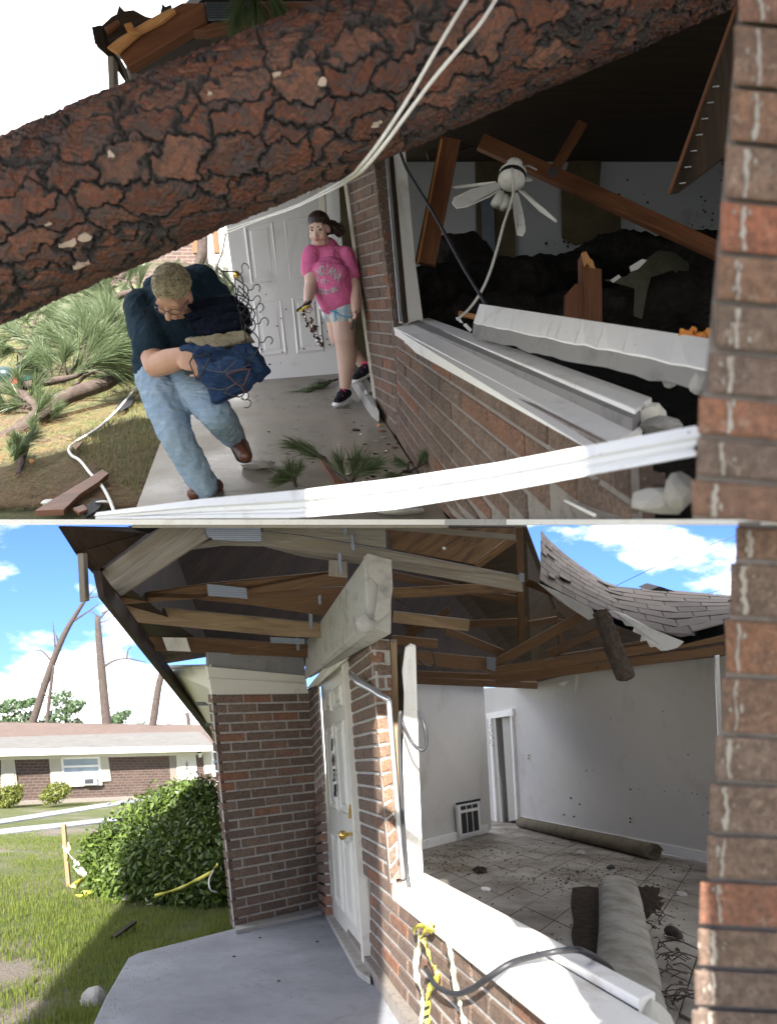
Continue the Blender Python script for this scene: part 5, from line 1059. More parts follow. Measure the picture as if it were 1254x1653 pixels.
for q, l in (([(1016, 430), (1036, 418), (1044, 420), (1030, 434), (1018, 438)], 'white scrap on top of the olive sheet'), ([(985, 452), (998, 443), (1002, 447), (990, 456)], 'smaller white scrap left of the olive sheet')):
    tag(MB().prism([P(x, y, 4.6) for x, y in q], V(0, .01, 0)).build('white_scrap', PLASTER), l, 'scrap')
for k in range(26): x, y = random.uniform(1098, 1148), random.uniform(536, 552); 
m = MB()
for k in range(40): c = P(random.uniform(1098, 1150), random.gauss(543, 5), 1.75); m.ball(c, (.012, .012, .006), Matrix.Rotation(random.uniform(0, 3), 3, 'Y'), 6, 4)
tag(m.build('insulation', ORANGE), 'tuft of orange insulation behind the fallen lintel', kind='stuff')
pbu('wood_splinter', 740, 505, 4.6, 772, 512, 4.4, 8, WOODO, .03)
for q in ([(747, 524), (752, 521), (762, 532), (758, 536)], [(735, 512), (742, 512), (748, 522), (742, 520)]): pu('trim_scrap', q, 4.3, WHITE, .01)
# ceiling fan
fc = P(826, 288, 4.5); fa = empty('ceiling_fan', fc, 'white ceiling fan dangling askew inside the broken window', 'ceiling fan')
tilt = Matrix.Rotation(R(12), 3, 'Y') @ Matrix.Rotation(R(-14), 3, 'X')
def fp(x, y, z): return fc + tilt @ V(x, y, z)
m = MB(); m.tube([fp(0, 0, .03), fp(0, 0, .045), fp(0, 0, .06)], [.09, .10, .075], 20).tube([fp(0, 0, -.055), fp(0, 0, -.03), fp(0, 0, .03)], [.06, .098, .098], 20); m.build('motor', WHITE, fa, smooth=True)
MB().tube([fp(0, 0, -.008), fp(0, 0, .022)], .101, 20).build('dark_band', BLACK, fa, smooth=True); MB().tube([fp(0, 0, .06), fp(0, 0, .085), fp(.0, 0, .09), fp(0, 0, .13)], [.035, .035, .055, .06], 14).build('canopy', WHITE, fa, smooth=True)
MB().tube([fp(.05, 0, .12), fp(.10, -.03, .11), fp(.16, -.05, .07)], [.008, .008, .006], 6).build('bracket', ALU, fa, smooth=True)
def blade(pix, name='blade'):
    q = [P(*t) for t in pix]; MB().prism(q, V(.004, .012, -.004)).build(name, WHITE, fa, bevel=.003)
blade([(806, 294, 4.42), (808, 304, 4.4), (790, 316, 4.25), (752, 333, 4.1), (736, 335, 4.05), (729, 327, 4.05), (732, 318, 4.07), (760, 305, 4.2), (790, 296, 4.35)])
blade([(800, 292, 4.6), (800, 296, 4.6), (735, 303, 4.9), (729, 301, 4.92), (735, 299, 4.92)])
blade([(826, 312, 4.45), (836, 310, 4.45), (846, 350, 4.2), (848, 372, 4.1), (843, 380, 4.08), (834, 378, 4.1), (829, 350, 4.2)])
blade([(836, 306, 4.4), (846, 308, 4.4), (880, 338, 4.25), (899, 355, 4.2), (897, 358, 4.2), (870, 340, 4.3)])
blade([(842, 288, 4.6), (846, 283, 4.65), (858, 288, 4.9), (859, 291, 4.9), (850, 292, 4.75)])
for x, y, dx in ((805, 322, -.05), (816, 327, 0)):
    c = P(x, y, 4.43); MB().tube([c + V(-dx * .5, 0, .055), c + V(-dx * .2, 0, .03), c + V(dx * .4, -.01, -.045)], [.018, .034, .044], 12).build('lamp_shade', plain('frosted_shade', (.55, .54, .50), .3), fa, smooth=True)
tag(MB().tube(path([P(826, 272, 4.38), P(828, 300, 4.36), P(826, 322, 4.35), P(812, 365, 4.3), P(797, 420, 4.25), P(781, 462, 4.2), P(760, 495, 4.15), P(738, 516, 4.1)], 5), .010, 6).build('hanging_strip', WHITEC2, smooth=True), 'white strip hanging down from the ceiling fan', 'strip')
tag(MB().tube(path([P(646, 246, 4.5), P(660, 280, 4.45), P(700, 345, 4.3), P(748, 432, 4.1), P(770, 468, 4.0), P(785, 494, 3.9)], 5), .011, 6).build('black_conduit', BLACKC, smooth=True), 'black cable slanting down inside the window to the fallen lintel', 'cable')
# --------------------------------------------------------------- broken roof corner, upper left
pu('rafter', [(176, 74), (191, 85), (205, 109), (333, 33), (329, 4), (294, 4), (220, 44)], 2.70, WOODR, .05, V(.8, 0, .5)); pu('split_face', [(172, 76), (190, 62), (218, 44), (252, 24), (276, 12), (284, 16), (262, 34), (226, 52), (196, 78), (190, 86)], 2.67, WOODO, .02, V(.8, 0, .5))
pu('gusset_plate', [(331, 2), (406, 2), (406, 29), (336, 33)], 2.66, GALV, .004, V(1, 0, 0)); pu('truss_chord', [(309, 50), (345, 35), (406, 28), (406, 2), (520, 2), (520, 22), (430, 38), (360, 43), (330, 50)], 2.71, WOODR, .05, V(1, 0, .1))
pu('soffit_sheathing', [(203, 108), (333, 44), (430, 34), (520, 12), (520, 120), (360, 160), (212, 140)], [2.76, 2.78, 2.8, 2.8, 4.5, 4.5, 4.0], WOODDK, .03, V(1, 0, .1))
pu('fascia', [(150, 45), (155, 70), (173, 88), (206, 137), (217, 133), (191, 88), (176, 73), (163, 42)], [2.66, 2.66, 2.68, 3.8, 3.8, 2.74, 2.70, 2.68], WOODDK, .02)
pu('torn_sheathing', [(150, 45), (165, 40), (180, 26), (192, 20), (196, 11), (201, 17), (216, 15), (236, 26), (252, 29), (222, 46), (190, 66), (176, 75), (160, 60)], [2.70] * 13, WOODDK, .04); pu('split_face', [(200, 38), (212, 35), (216, 45), (224, 51), (214, 54), (204, 48)], 2.64, WOODO, .02); pu('split_face', [(168, 44), (190, 30), (192, 36), (172, 52)], 2.64, WOODR, .02)
pu('shingle_flap', [(258, 22), (262, 4), (267, 10), (276, 6), (278, 12)], 2.72, FELT, .01); pu('shingle_flap', [(188, 22), (192, 7), (200, 16)], 2.71, FELT, .01); pbu('hanging_board', 178, 90, 2.69, 181, 152, 2.69, 10, WOODG)
# --------------------------------------------------------------- the far neighbour
fu = empty('neighbour_house', P(260, 456, 24), 'brown brick neighbour house with white siding seen under the fallen trunk', 'house')
MB().prism([P(60, 330, 24), P(318, 330, 24), P(330, 462, 24), P(60, 470, 24)], V(0, 4, 0)).build('wall', FARBRICK, fu, grain=(1, 0, 0)); MB().prism([P(312, 330, 25), P(420, 330, 25), P(420, 468, 25), P(312, 468, 25)], V(0, 3, 0)).build('siding_wall', WHITEC, fu)
for x in (308, 342): pb('porch_post', x, 330, 23.6, x + 8, 408, 23.6, 9, WOODB, .15, fu)
pl('window', [(213, 425), (236, 416), (236, 428), (214, 436)], 23.9, WHITE, .05, None, fu)
# =================================================================== the fallen pine
def trunk_mesh(p0, p1, r0, r1, nu, nv):
    p0 = np.array(p0); p1 = np.array(p1); ax = p1 - p0; Ln = np.linalg.norm(ax); ax = ax / Ln
    e = np.cross(ax, [0, -1, 0.]); e /= np.linalg.norm(e); g = np.cross(e, ax)                 # g faces the viewer
    u = np.linspace(0, Ln, nu); th = np.linspace(-math.pi, math.pi, nv, endpoint=False); U, T = np.meshgrid(u, th, indexing='ij')
    rad = r0 + (r1 - r0) * U / Ln; S = T * r0; C = 2 * math.pi * r0; rng = np.random.default_rng(3)
    def wig(a, b, f, ph): return np.sin(a * f + 1.7 * np.sin(b * f * .8 + ph) + ph) * np.cos(b * f * 1.1 + ph * 2 + .9 * np.sin(a * f * .6))
    wu_ = .030 * wig(U, S, 19, 1) + .014 * wig(U, S, 53, 2) + .006 * wig(U, S, 140, 3); wsv = .020 * wig(S, U, 21, 4) + .011 * wig(S, U, 66, 5) + .005 * wig(S, U, 150, 6)
    def vor(du, ds, jit, seed):
        rg = np.random.default_rng(seed); n1 = int(Ln / du) + 3; n2 = max(3, int(round(C / ds))); ds = C / n2
        a = (np.arange(n1) - 1)[:, None] * du + rg.uniform(-jit, jit, (n1, n2)) * du; b = np.arange(n2)[None, :] * ds - C / 2 + rg.uniform(-jit, jit, (n1, n2)) * ds + (np.arange(n1) % 2)[:, None] * ds * .5
        idv = rg.uniform(0, 1, (n1, n2)); X = U + wu_; Yv = S + wsv; iu = np.floor(X / du).astype(int) + 1; iv = np.floor((Yv + C / 2) / ds).astype(int)
        F1 = np.full(U.shape, 9.); F2 = np.full(U.shape, 9.); ID = np.zeros(U.shape); cu = np.zeros(U.shape); cs = np.zeros(U.shape)
        for i in (-2, -1, 0, 1, 2):
            for j in (-2, -1, 0, 1, 2):
                ii = np.clip(iu + i, 0, n1 - 1); jj = (iv + j) % n2; dx = (X - a[ii, jj]) / du; dy = (Yv - b[ii, jj] + C / 2) % C - C / 2; dd = np.sqrt(dx ** 2 + (dy / ds) ** 2)
                near = dd < F1; F2 = np.where(near, F1, np.minimum(F2, dd)); ID = np.where(near, idv[ii, jj], ID); cu = np.where(near, dx, cu); cs = np.where(near, dy / ds, cs); F1 = np.where(near, dd, F1)
        return F1, F2 - F1, ID, cu, cs
    f1, ed, idv, cu, cs = vor(.155, .082, .48, 11); f1b, edb, idb, cub, csb = vor(.07, .038, .48, 12); f1c, edc, idc, _, _ = vor(.034, .018, .48, 13); _, _, idd, _, _ = vor(.016, .009, .48, 14)
    crack = np.clip((ed - .015) / .075, 0, 1) ** .8; crackb = np.clip(edb / .22, 0, 1)
    lay = np.floor(idb * 4) / 4                                                                  # flaky layers inside each plate
    h = .015 * crack + .008 * lay * crack + .0015 * np.clip(edb / .06, 0, 1) * crack + .0035 * np.floor(idc * 3) / 3 * crack + .003 * np.floor(idd * 3) / 3 + .006 * (cs * (idv - .5)) + .004 * (cu * (idb - .5))
    h += .004 * wig(U, S, 45, 8) * (1 - crack) + .0025 * wig(U, S, 170, 9)
    rr = rad - .020 + h
    v = p0 + U[..., None] * ax + rr[..., None] * (np.cos(T)[..., None] * g + np.sin(T)[..., None] * e)
    i = np.arange(nu - 1)[:, None]; j = np.arange(nv)[None, :]; q = np.stack([i * nv + j, i * nv + (j + 1) % nv, (i + 1) * nv + (j + 1) % nv, (i + 1) * nv + j], -1).reshape(-1, 4)
    me = np_mesh('bark', v.reshape(-1, 3), q)
    plate = np.clip(crack * 1.35 - .35, 0, 1); red = np.clip((ed - .085 + .10 * wig(U, S, 75, 6) + .06 * (idc - .5)) / .16, 0, 1) * np.clip(.35 + 1.2 * idb, 0, 1)
    cc = np.zeros((nu * nv, 4), dtype=np.float32); cc[:, 0] = red.ravel(); cc[:, 1] = idv.ravel(); cc[:, 2] = (idc * .4 + idb * .3 + idd * .3).ravel(); cc[:, 3] = 1
    at = me.color_attributes.new('bark', 'FLOAT_COLOR', 'POINT'); at.data.foreach_set('color', cc.ravel())
    return me
k = NT('pine_bark_plates', .62, .3); at = k.n('ShaderNodeVertexColor'); at.layer_name = 'bark'; sp_ = k.n('ShaderNodeSeparateColor'); k.l(at.outputs['Color'], sp_.inputs[0])
v_ = k.coord(); nb_ = k.noise(v_, 18, 8, .7); nf = k.noise(v_, 90, 6, .7)
plc = k.ramp(sp_.outputs[1], [(0, (.135, .048, .028)), (.35, (.19, .072, .042)), (.6, (.11, .042, .027)), (.8, (.24, .11, .07)), (1, (.155, .07, .048))])
plc = k.mix(k.rng(sp_.outputs[2], .45, .75, 0, .85), plc, (.075, .062, .060)); plc = k.mix(k.rng(sp_.outputs[2], .36, .2, 0, .6), plc, (.24, .13, .09)); plc = k.mix(k.rng(nb_, .58, .75, 0, .35), plc, (.20, .12, .085))
base = k.mix(k.rng(sp_.outputs[0], .1, .6), k.mix(nf, (.022, .018, .017), (.085, .073, .070)), plc); base = k.mix(k.rng(nf, .5, .75, 0, .45), base, (.05, .035, .03))
k.color(base); k.roughness(k.rng(nb_, .3, .7, .30, .58)); k.bump(nf, .9, .008); k.bump(nb_, .4, .012); BARKP = k.m
tA, tB = P(-150, 446, 2.0), P(1330, -190, 2.06)
tr = empty('fallen_pine', tA, 'huge fallen pine trunk with plated red bark lying across the house', 'tree')
link('trunk', trunk_mesh(tA, tB, .232, .230, 1000, 480), BARKP, tr, smooth=True)
tax = (tB - tA).normalized(); te = tax.cross(V(0, -1, 0)).normalized(); tg = te.cross(tax)
CAMB = dirty('bare_inner_bark', (.50, .40, .32), (.36, .24, .17), .5, .7, 30)
for x, y, s_, sq in ((139, 382, .030, (1.2, .5)), (112, 393, .028, (1.4, .5)), (133, 426, .026, (1.5, .5)), (521, 130, .026, (1, .8)), (446, 122, .018, (1.2, .6)), (607, 200, .02, (1.4, .5)), (180, 250, .02, (.9, .9)), (340, 152, .012, (1, .9)), (80, 361, .012, (1.3, .6))):
    p = P(x, y, 1.75); d = p.normalized(); best = None; t = 1.5
    while t < 2.6:
        c = d * t; w_ = c - tA; w_ -= tax * w_.dot(tax)
        if w_.length < .2365: best = c; break
        t += .002
    if best is None: continue
    nn = (best - tA); nn -= tax * nn.dot(tax); nn.normalize(); s2 = tax.cross(nn); rs = random.Random(x); pts = []
    for a in range(9): an = a / 9 * 6.283; r_ = s_ * .72 * rs.uniform(.45, 1.2); pts.append(best + (tax * math.cos(an) * sq[0] + s2 * math.sin(an) * sq[1]) * r_ + nn * (.004 + .004 * rs.random()))
    MB().prism(pts, -nn * .03).build('bare_scar', CAMB, tr)
# cords over the trunk
tag(MB().tube(path([P(756, -6, 1.62), P(725, 45, 1.6), P(690, 105, 1.6), P(655, 165, 1.62), P(612, 230, 1.66), P(582, 268, 1.75), P(566, 284, 1.95), P(530, 305, 2.6), P(480, 331, 3.6), P(430, 349, 4.6), P(362, 373, 5.6)], 6), .0052, 7).build('overhead_wire', WHITEC2, smooth=True), 'white cord hanging over the trunk, the left one of the pair at the top', 'cord', 'cords draped over the trunk')
tag(MB().tube(path([P(803, -6, 1.6), P(775, 38, 1.58), P(738, 82, 1.58), P(700, 127, 1.6), P(660, 180, 1.62), P(620, 234, 1.66), P(588, 272, 1.74), P(570, 286, 1.95), P(532, 309, 2.6), P(470, 338, 3.7), P(420, 355, 4.7), P(352, 382, 5.7)], 6), .0052, 7).build('overhead_wire', WHITEC2, smooth=True), 'white cord with a small knot, the right one of the pair at the top', 'cord', 'cords draped over the trunk')
tag(MB().tube(path([P(365, 376, 6.2), P(358, 410, 6.2), P(345, 440, 6.1)], 4), .01, 6).build('overhead_wire', WHITEC2, smooth=True), 'short white cord hanging beside the free edge of the open door', 'cord', 'cords draped over the trunk')
# yard litter: straw and grass on the upper lawn
n = 60000; y = 3.25 + 9 * RNG.uniform(0, 1, n) ** 1.7; x = -.66 * y + RNG.uniform(0, 1, n) * (.66 * y + .3); pxs = x / y * F + CX; pys = CY - (-1.4 + .426 * y) / y * F
edge = np.interp(pys, [515, 605, 707, 838], [352, 305, 262, 213]); kp_ = pxs < edge - 2; P3 = np.stack([x, y, -1.40 + .426 * y + .012], 1)[kp_]
def front_clear(v): return v
gz = np.array([mnoise.noise(V(a * .9, b * .9, 5)) for a, b, c in P3]); gp = P3[gz > -.05]
v, f = blades(gp, .042, .0028, .06); tag(link('grass', np_mesh('grass', v, f), GRASSU), 'wet grass blades on the upper lawn', kind='stuff')
m_ = len(P3); a = RNG.uniform(0, 6.283, m_); l_ = RNG.uniform(.04, .11, m_)[:, None]; dr_ = np.stack([np.cos(a), np.sin(a), .426 * np.sin(a) + RNG.uniform(-.05, .25, m_)], 1) * l_; sd = np.stack([-np.sin(a), np.cos(a), .426 * np.cos(a)], 1) * .0016
b0 = P3 + np.array([0, .05, .02]) + np.stack([np.zeros(m_), np.zeros(m_), RNG.uniform(0, .03, m_)], 1); ok = (b0 + dr_)[:, 1] > 3.24; b0, dr_, sd = b0[ok], dr_[ok], sd[ok]
v = np.stack([b0 - sd, b0 + sd, b0 + dr_], 1).reshape(-1, 3); tag(link('pine_straw', np_mesh('pine_straw', v, np.arange(len(v)).reshape(-1, 3)), STRAW), 'brown pine straw strewn over the upper lawn', kind='stuff')
def pine_branch(label, stem, sprays, group='broken pine branches on the lawn'):
    """stem: list of (px, py, Y, diameter px); sprays: (px, py, Y, direction px, length)"""
    r = empty('pine_branch', P(*stem[0][:3]), label, 'branch', group); pts = [P(*s[:3]) for s in stem]; ra = [s[3] * s[2] / F / 2 for s in stem]; pp_ = path(pts, 5)
    m = MB(); m.tube(pp_, [np.interp(i / 5, range(len(ra)), ra) * (1 + .12 * mnoise.noise(pp_[i] * 9)) for i in range(len(pp_))], 9)
    v, f = [], []
    if 'lawn' in group: sprays = sprays + [(max(-8, x + random.uniform(-26, 22)), y + random.uniform(-16, 16), Y + random.uniform(-.15, .2), dx + random.uniform(-16, 16), dy + random.uniform(-10, 8), ln * random.uniform(.7, 1)) for x, y, Y, dx, dy, ln in sprays for _ in range(2)]
    for x, y, Y, dx, dy, ln in sprays:
        c = P(x, y, Y); d = V(dx, random.uniform(-.3, .3) * 30, -dy).normalized(); c0 = min(pp_, key=lambda q: (q - c).length); m.tube([c0, c0.lerp(c, .6) + V(0, 0, .02), c + d * ln * .3], [.010, .007, .004], 5)
        for q in range(3): tuft(v, f, c + d * ln * (.15 * q), d, 46, ln, .75 - .1 * q)
    m.build('stem', BARKG, r, smooth=True)
    if v:
        me = bpy.data.meshes.new('needles'); me.from_pydata(v, [], f); link('needles', me, NEEDLE, r)
    return r
random.seed(21)
pine_branch('thick dark fallen branch crossing the lawn in the lower left', [(-10, 722, 4.55, 36), (35, 695, 4.75, 30), (75, 662, 5.0, 26), (110, 640, 5.2, 24), (150, 625, 5.35, 24), (178, 616, 5.5, 20), (218, 588, 5.9, 12)], [(190, 598, 5.5, 20, -12, .3), (60, 668, 4.8, 12, -18, .22), (55, 705, 4.4, 5, -12, .12)])
pine_branch('forked dark branch meeting the thick one from the left edge', [(2, 626, 5.6, 18), (30, 634, 5.5, 20), (55, 655, 5.3, 18), (90, 680, 5.05, 12)], [(30, 600, 5.6, 20, -12, .3), (50, 640, 5.4, 10, -20, .25)])
pine_branch('slender branch with needles lying above the forked one', [(10, 630, 5.5, 14), (45, 622, 5.5, 14), (85, 615, 5.5, 13), (125, 606, 5.5, 8), (142, 590, 5.4, 5)], [(128, 598, 5.3, 30, -22, .42), (150, 580, 5.3, 30, -16, .42), (160, 596, 5.4, 30, -4, .40), (140, 570, 5.4, 24, -30, .38), (100, 590, 5.6, 10, -24, .30), (75, 594, 5.7, -6, -20, .30)])
pine_branch('bushy pine branch with bright needles behind the man on his right', [(195, 560, 6.6, 8), (170, 556, 6.6, 10), (130, 560, 6.7, 10), (95, 572, 6.7, 8)], [(180, 545, 6.4, 26, -14, .42), (165, 535, 6.4, 6, -26, .42), (140, 542, 6.5, -18, -20, .42), (115, 552, 6.5, -24, -14, .40), (95, 562, 6.6, -30, -8, .40), (195, 570, 6.3, 20, 6, .36), (150, 560, 6.4, -6, -24, .4)])
pine_branch('pine branch with arching pale needles just below the trunk', [(225, 470, 8.6, 10), (190, 478, 8.6, 12), (150, 495, 8.5, 12), (110, 508, 8.4, 9)], [(205, 458, 8.4, 10, -20, .5), (178, 462, 8.4, -14, -20, .5), (150, 474, 8.3, -20, -12, .5), (120, 490, 8.3, -26, -8, .5), (170, 492, 8.2, -22, 4, .5), (215, 484, 8.2, 16, 8, .45), (140, 512, 8.1, -16, 10, .45), (190, 505, 8.1, 4, 16, .45)])
pine_branch('dark crooked stem with few needles at the left edge', [(30, 590, 6.4, 6), (45, 555, 6.6, 6), (58, 515, 7.0, 5), (68, 485, 7.3, 4)], [(40, 545, 6.6, -20, -12, .34), (25, 565, 6.4, -22, -2, .34), (62, 530, 6.8, 20, -14, .34), (30, 528, 6.8, -16, -16, .36), (80, 520, 7, 24, -6, .36), (15, 545, 6.6, -20, 4, .3), (50, 575, 6.2, 22, 2, .3)])
pine_branch('upright broken limb standing between the man and the open door', [(318, 436, 10.5, 12), (326, 412, 10.5, 16), (327, 385, 10.5, 17), (322, 350, 10.5, 14)], [(345, 425, 10, 14, 12, .55), (350, 438, 10, 6, 20, .55), (330, 440, 10, -10, 16, .55), (308, 430, 10.2, -20, 6, .5), (362, 440, 9.8, 4, 22, .5), (355, 460, 9.6, 0, 22, .5)])
pine_branch('fine green boughs hanging low right under the trunk at the far left', [(190, 452, 9.4, 12), (200, 440, 9.6, 14), (204, 424, 9.8, 10)], [(185, 446, 9.2, -20, 4, .5), (170, 452, 9.2, -22, 10, .5), (210, 462, 9.1, 8, 20, .45), (196, 468, 9.0, -8, 20, .45)])
pine_branch('drooping boughs in the middle of the yard', [(240, 560, 7.0, 8), (215, 545, 7.1, 8), (190, 520, 7.3, 7)], [(205, 525, 7.1, -18, -12, .42), (190, 510, 7.2, -20, -14, .42), (215, 540, 7.0, -20, 10, .4), (180, 535, 7.0, -24, 4, .42), (225, 515, 7.3, 10, -20, .4), (160, 520, 7.2, -26, -4, .42)])
pine_branch('long thin fallen twig crossing behind the thick branch', [(225, 598, 6.0, 5), (190, 612, 5.8, 6), (150, 600, 6.0, 6), (100, 640, 5.4, 5), (40, 660, 5.2, 3)], [(20, 655, 5.2, -20, 0, .25), (35, 645, 5.3, -14, -14, .25)])
pine_branch('short broken stick standing up near the left lower corner', [(30, 768, 3.75, 9), (36, 745, 3.9, 10), (44, 718, 4.1, 8)], [(18, 735, 4.0, 6, -20, .16), (24, 742, 3.95, 12, -16, .14)])
pine_branch('small green needle tuft lying on the wet walk by the rock', [(478, 785, 3.42, 5), (476, 778, 3.45, 5), (470, 770, 3.5, 4)], [(474, 776, 3.42, -18, -12, .12), (472, 772, 3.42, -6, -22, .11), (470, 776, 3.4, -26, -2, .11), (478, 770, 3.42, 6, -24, .10)], 'needle tufts on the wet walk')
pine_branch('spread needle sprig lying on the walk near the brick wall', [(565, 782, 3.42, 7), (545, 765, 3.55, 8), (525, 742, 3.7, 6), (485, 715, 3.9, 4)], [(570, 768, 3.42, 4, -24, .17), (575, 768, 3.4, 24, -24, .15), (555, 768, 3.45, -8, -22, .15), (520, 740, 3.65, -24, -14, .17), (500, 728, 3.75, -26, -10, .17), (588, 765, 3.42, 26, -20, .14)], 'needle tufts on the wet walk')
pine_branch('green needle clump by the foot of the brick wall', [(690, 745, 3.5, 4), (672, 755, 3.5, 4), (655, 762, 3.48, 4)], [(660, 752, 3.45, -16, -8, .10), (676, 750, 3.5, 10, -20, .09), (650, 768, 3.42, -24, 2, .10)], 'needle tufts on the wet walk')
pine_branch('limp brown needle bunch under the open door', [(500, 630, 5.9, 3), (520, 620, 6.0, 4), (545, 612, 6.1, 3)], [(520, 622, 5.9, -20, 8, .22), (505, 630, 5.8, -22, 6, .22), (535, 616, 6.0, -20, 8, .2)], 'needle tufts on the wet walk')
pine_branch('pine sprig hanging into view from the top over the metal plate', [(425, -40, 2.6, 8), (415, -22, 2.6, 6), (408, -8, 2.6, 5)], [(392, -14, 2.58, -6, 22, .16), (412, -13, 2.58, 2, 22, .16), (430, -16, 2.58, 14, 18, .13)], 'pine sprig at the top')
# odds and ends on the ground
tag(MB().tube(path([onu(222, 622, .0), onu(208, 640, .0), onu(190, 662, .0), onu(160, 690, -.0), onu(125, 712, -.0), onu(112, 724, -.0), onu(116, 735, -.0), onu(130, 744, -.0), onu(146, 764, -.0), onu(163, 782, -.0), onu(176, 804, -.0), onu(187, 832, -.0)], 6), .0095, 8).build('white_rope', WHITEC2, smooth=True), 'white rope snaking over the needle strewn lawn', 'rope')
def gpl(name, q, h, mat, label, cat, th=.015, grain=(1, .3, 0), group=None, bev=.003):
    o = MB().prism([onu(x, y, h) for x, y in q], V(0, 0, -th)).build(name, mat, None, grain=grain, bevel=bev); return tag(o, label, cat, group)
gpl('broken_plank', [(166, 765), (176, 772), (160, 786), (130, 806), (104, 832), (56, 834), (90, 812), (130, 788)], .03, WOODR, 'split reddish plank pointing at the white rope', 'plank', .03, (1, .5, 0))
gpl('shingle_scrap', [(186, 660), (200, 642), (219, 640), (212, 654), (198, 662)], .0, FELT, 'dark shingle scrap by the rope near the man', 'shingle', group='shingle scraps on the lawn'); gpl('shingle_scrap', [(132, 820), (150, 806), (170, 804), (160, 822), (140, 834)], .0, FELT, 'dark shingle scrap beside the reddish plank', 'shingle', group='shingle scraps on the lawn')
gpl('cardboard_scrap', [(115, 724), (136, 718), (124, 732)], .03, WOODY, 'tan triangular scrap at the bend of the rope', 'scrap'); gpl('wood_sliver', [(513, 742), (520, 746), (556, 784), (540, 784)], .02, WOODR, 'reddish wood sliver on the walk among the needles', 'wood sliver', .02)
gpl('shingle_chip', [(118, 826), (136, 820), (142, 828), (128, 834)], .02, WOODR, 'small brown wood chip between plank and dark shingle', 'wood chip'); gpl('grey_slab', [(395, 838), (425, 828), (470, 832), (468, 838)], .03, CONC, 'grey slab edge below the metal strip', 'slab', .03)
for x, y, r_, mt, l, sq in ((418, 756, .075, RUBBLE, 'flat grey rock on the wet walk beside the boot', (1.5, 1.1, .55)), (78, 815, .035, WHITE, 'white lump on the lawn near the split plank', (1, 1, .8)), (612, 688, .02, WOODO, 'small tan stone at the foot of the door pier', (1, 1, .8)), (650, 832, .09, CONC, 'grey concrete chunk under the metal strip', (1.6, .9, .3)), (680, 755, .03, BRICKW, 'red brick chip at the foot of the wall', (1.4, .8, .6)), (52, 746, .022, WOODO, 'orange chip on the lawn by the broken stick', (1, .8, .7)), (165, 812, .03, WHITE, 'white scrap near the lower end of the rope', (1.2, .6, .3))):
    tag(rough_rock('loose_rock', onu(x, y, r_ * .25), r_, mt, None, x, 2, sq), l, 'rock', 'loose lumps in the upper yard')
rs = random.Random(9)
for k in range(80):
    x, y = rs.uniform(560, 700), rs.uniform(690, 790)
    if x > 627 + (y - 685) * .62: continue
    big = rs.random() < .25; mt = rs.choice([WHITE, RUBBLE, WOODR, FELT, BRICKW, SPECK])
    tag(rough_rock('debris_chip', onu(x, y, .004), rs.uniform(.006, .016) * (1.8 if big else 1), mt, None, k, 1, (1.5, .9, .5)), {WHITE: 'white plaster chip', RUBBLE: 'grey mortar chip', WOODR: 'reddish bark chip', FELT: 'black shingle crumb', BRICKW: 'red brick crumb', SPECK: 'dark mud crumb'}[mt] + ' by the foot of the upper brick wall', 'debris', 'small chips on the wet walk')
for k in range(22):
    x, y = rs.uniform(430, 620), rs.uniform(640, 760); tag(rough_rock('debris_chip', onu(x, y, .003), rs.uniform(.004, .011), SPECK, None, k + 60, 1, (1.6, .8, .4)), 'tiny dark crumb on the open part of the wet walk', 'debris', 'small chips on the wet walk')
gb = empty('green_bin', onu(40, 622), 'dark green box with a red tag lying among the branches at the left edge', 'box')
MB().loft([P(24, 592, 6.1), P(55, 583, 6.2), P(57, 614, 6.2), P(26, 620, 6.1)], [P(34, 586, 6.6), P(66, 584, 6.6), P(64, 604, 6.6), P(38, 610, 6.6)]).build('body', plain('dark_green_paint', (.02, .05, .04), .4), gb, bevel=.02)
MB().ball(P(8, 608, 6.0), (.13, .1, .1)).build('round_end', plain('dark_green_gloss', (.015, .035, .035), .35), gb, smooth=True); MB().box(P(26, 616, 5.95), .07, .04, .05).build('tag', plain('red_plastic', (.35, .03, .03), .4), gb)
# =================================================================== people
def skin_mat(name, c, blotch):
    k = NT(name, .55, .35); v = k.coord(); a = k.noise(v, 14, 6); k.color(k.mix(k.rng(a, .4, .7, 0, .5), c, blotch)); k.b.inputs['Subsurface Weight'].default_value = .12; k.b.inputs['Subsurface Radius'].default_value = (.02, .008, .005); k.bump(k.noise(v, 160, 3), .08, .002); return k.m
SKINM = skin_mat('fair_tanned_skin', (.56, .33, .23), (.50, .25, .18)); SKINW = skin_mat('fair_skin', (.60, .42, .34), (.58, .34, .28))
def cloth(name, c, c2, scale=8, fold=.5, weave=500, rough=.9):
    k = NT(name, rough, .12); v = k.coord(); a = k.noise(v, scale, 6); w_ = k.noise(v, weave, 2); k.color(k.mix(k.rng(w_, .3, .7, 0, .25), k.mix(k.rng(a, .35, .7), c, c2), tuple(x * .6 for x in c)))
    k.bump(k.noise(k.coord('Object', (1, 1, 1)), scale * 2.2, 3, .5, 1.2), fold, .03); k.bump(w_, .15, .002); return k.m
TEE = cloth('navy_tee', (.020, .042, .062), (.012, .026, .040), 7, .45)
PINK = cloth('pink_tee', (.70, .17, .36), (.62, .14, .30), 7, .35)
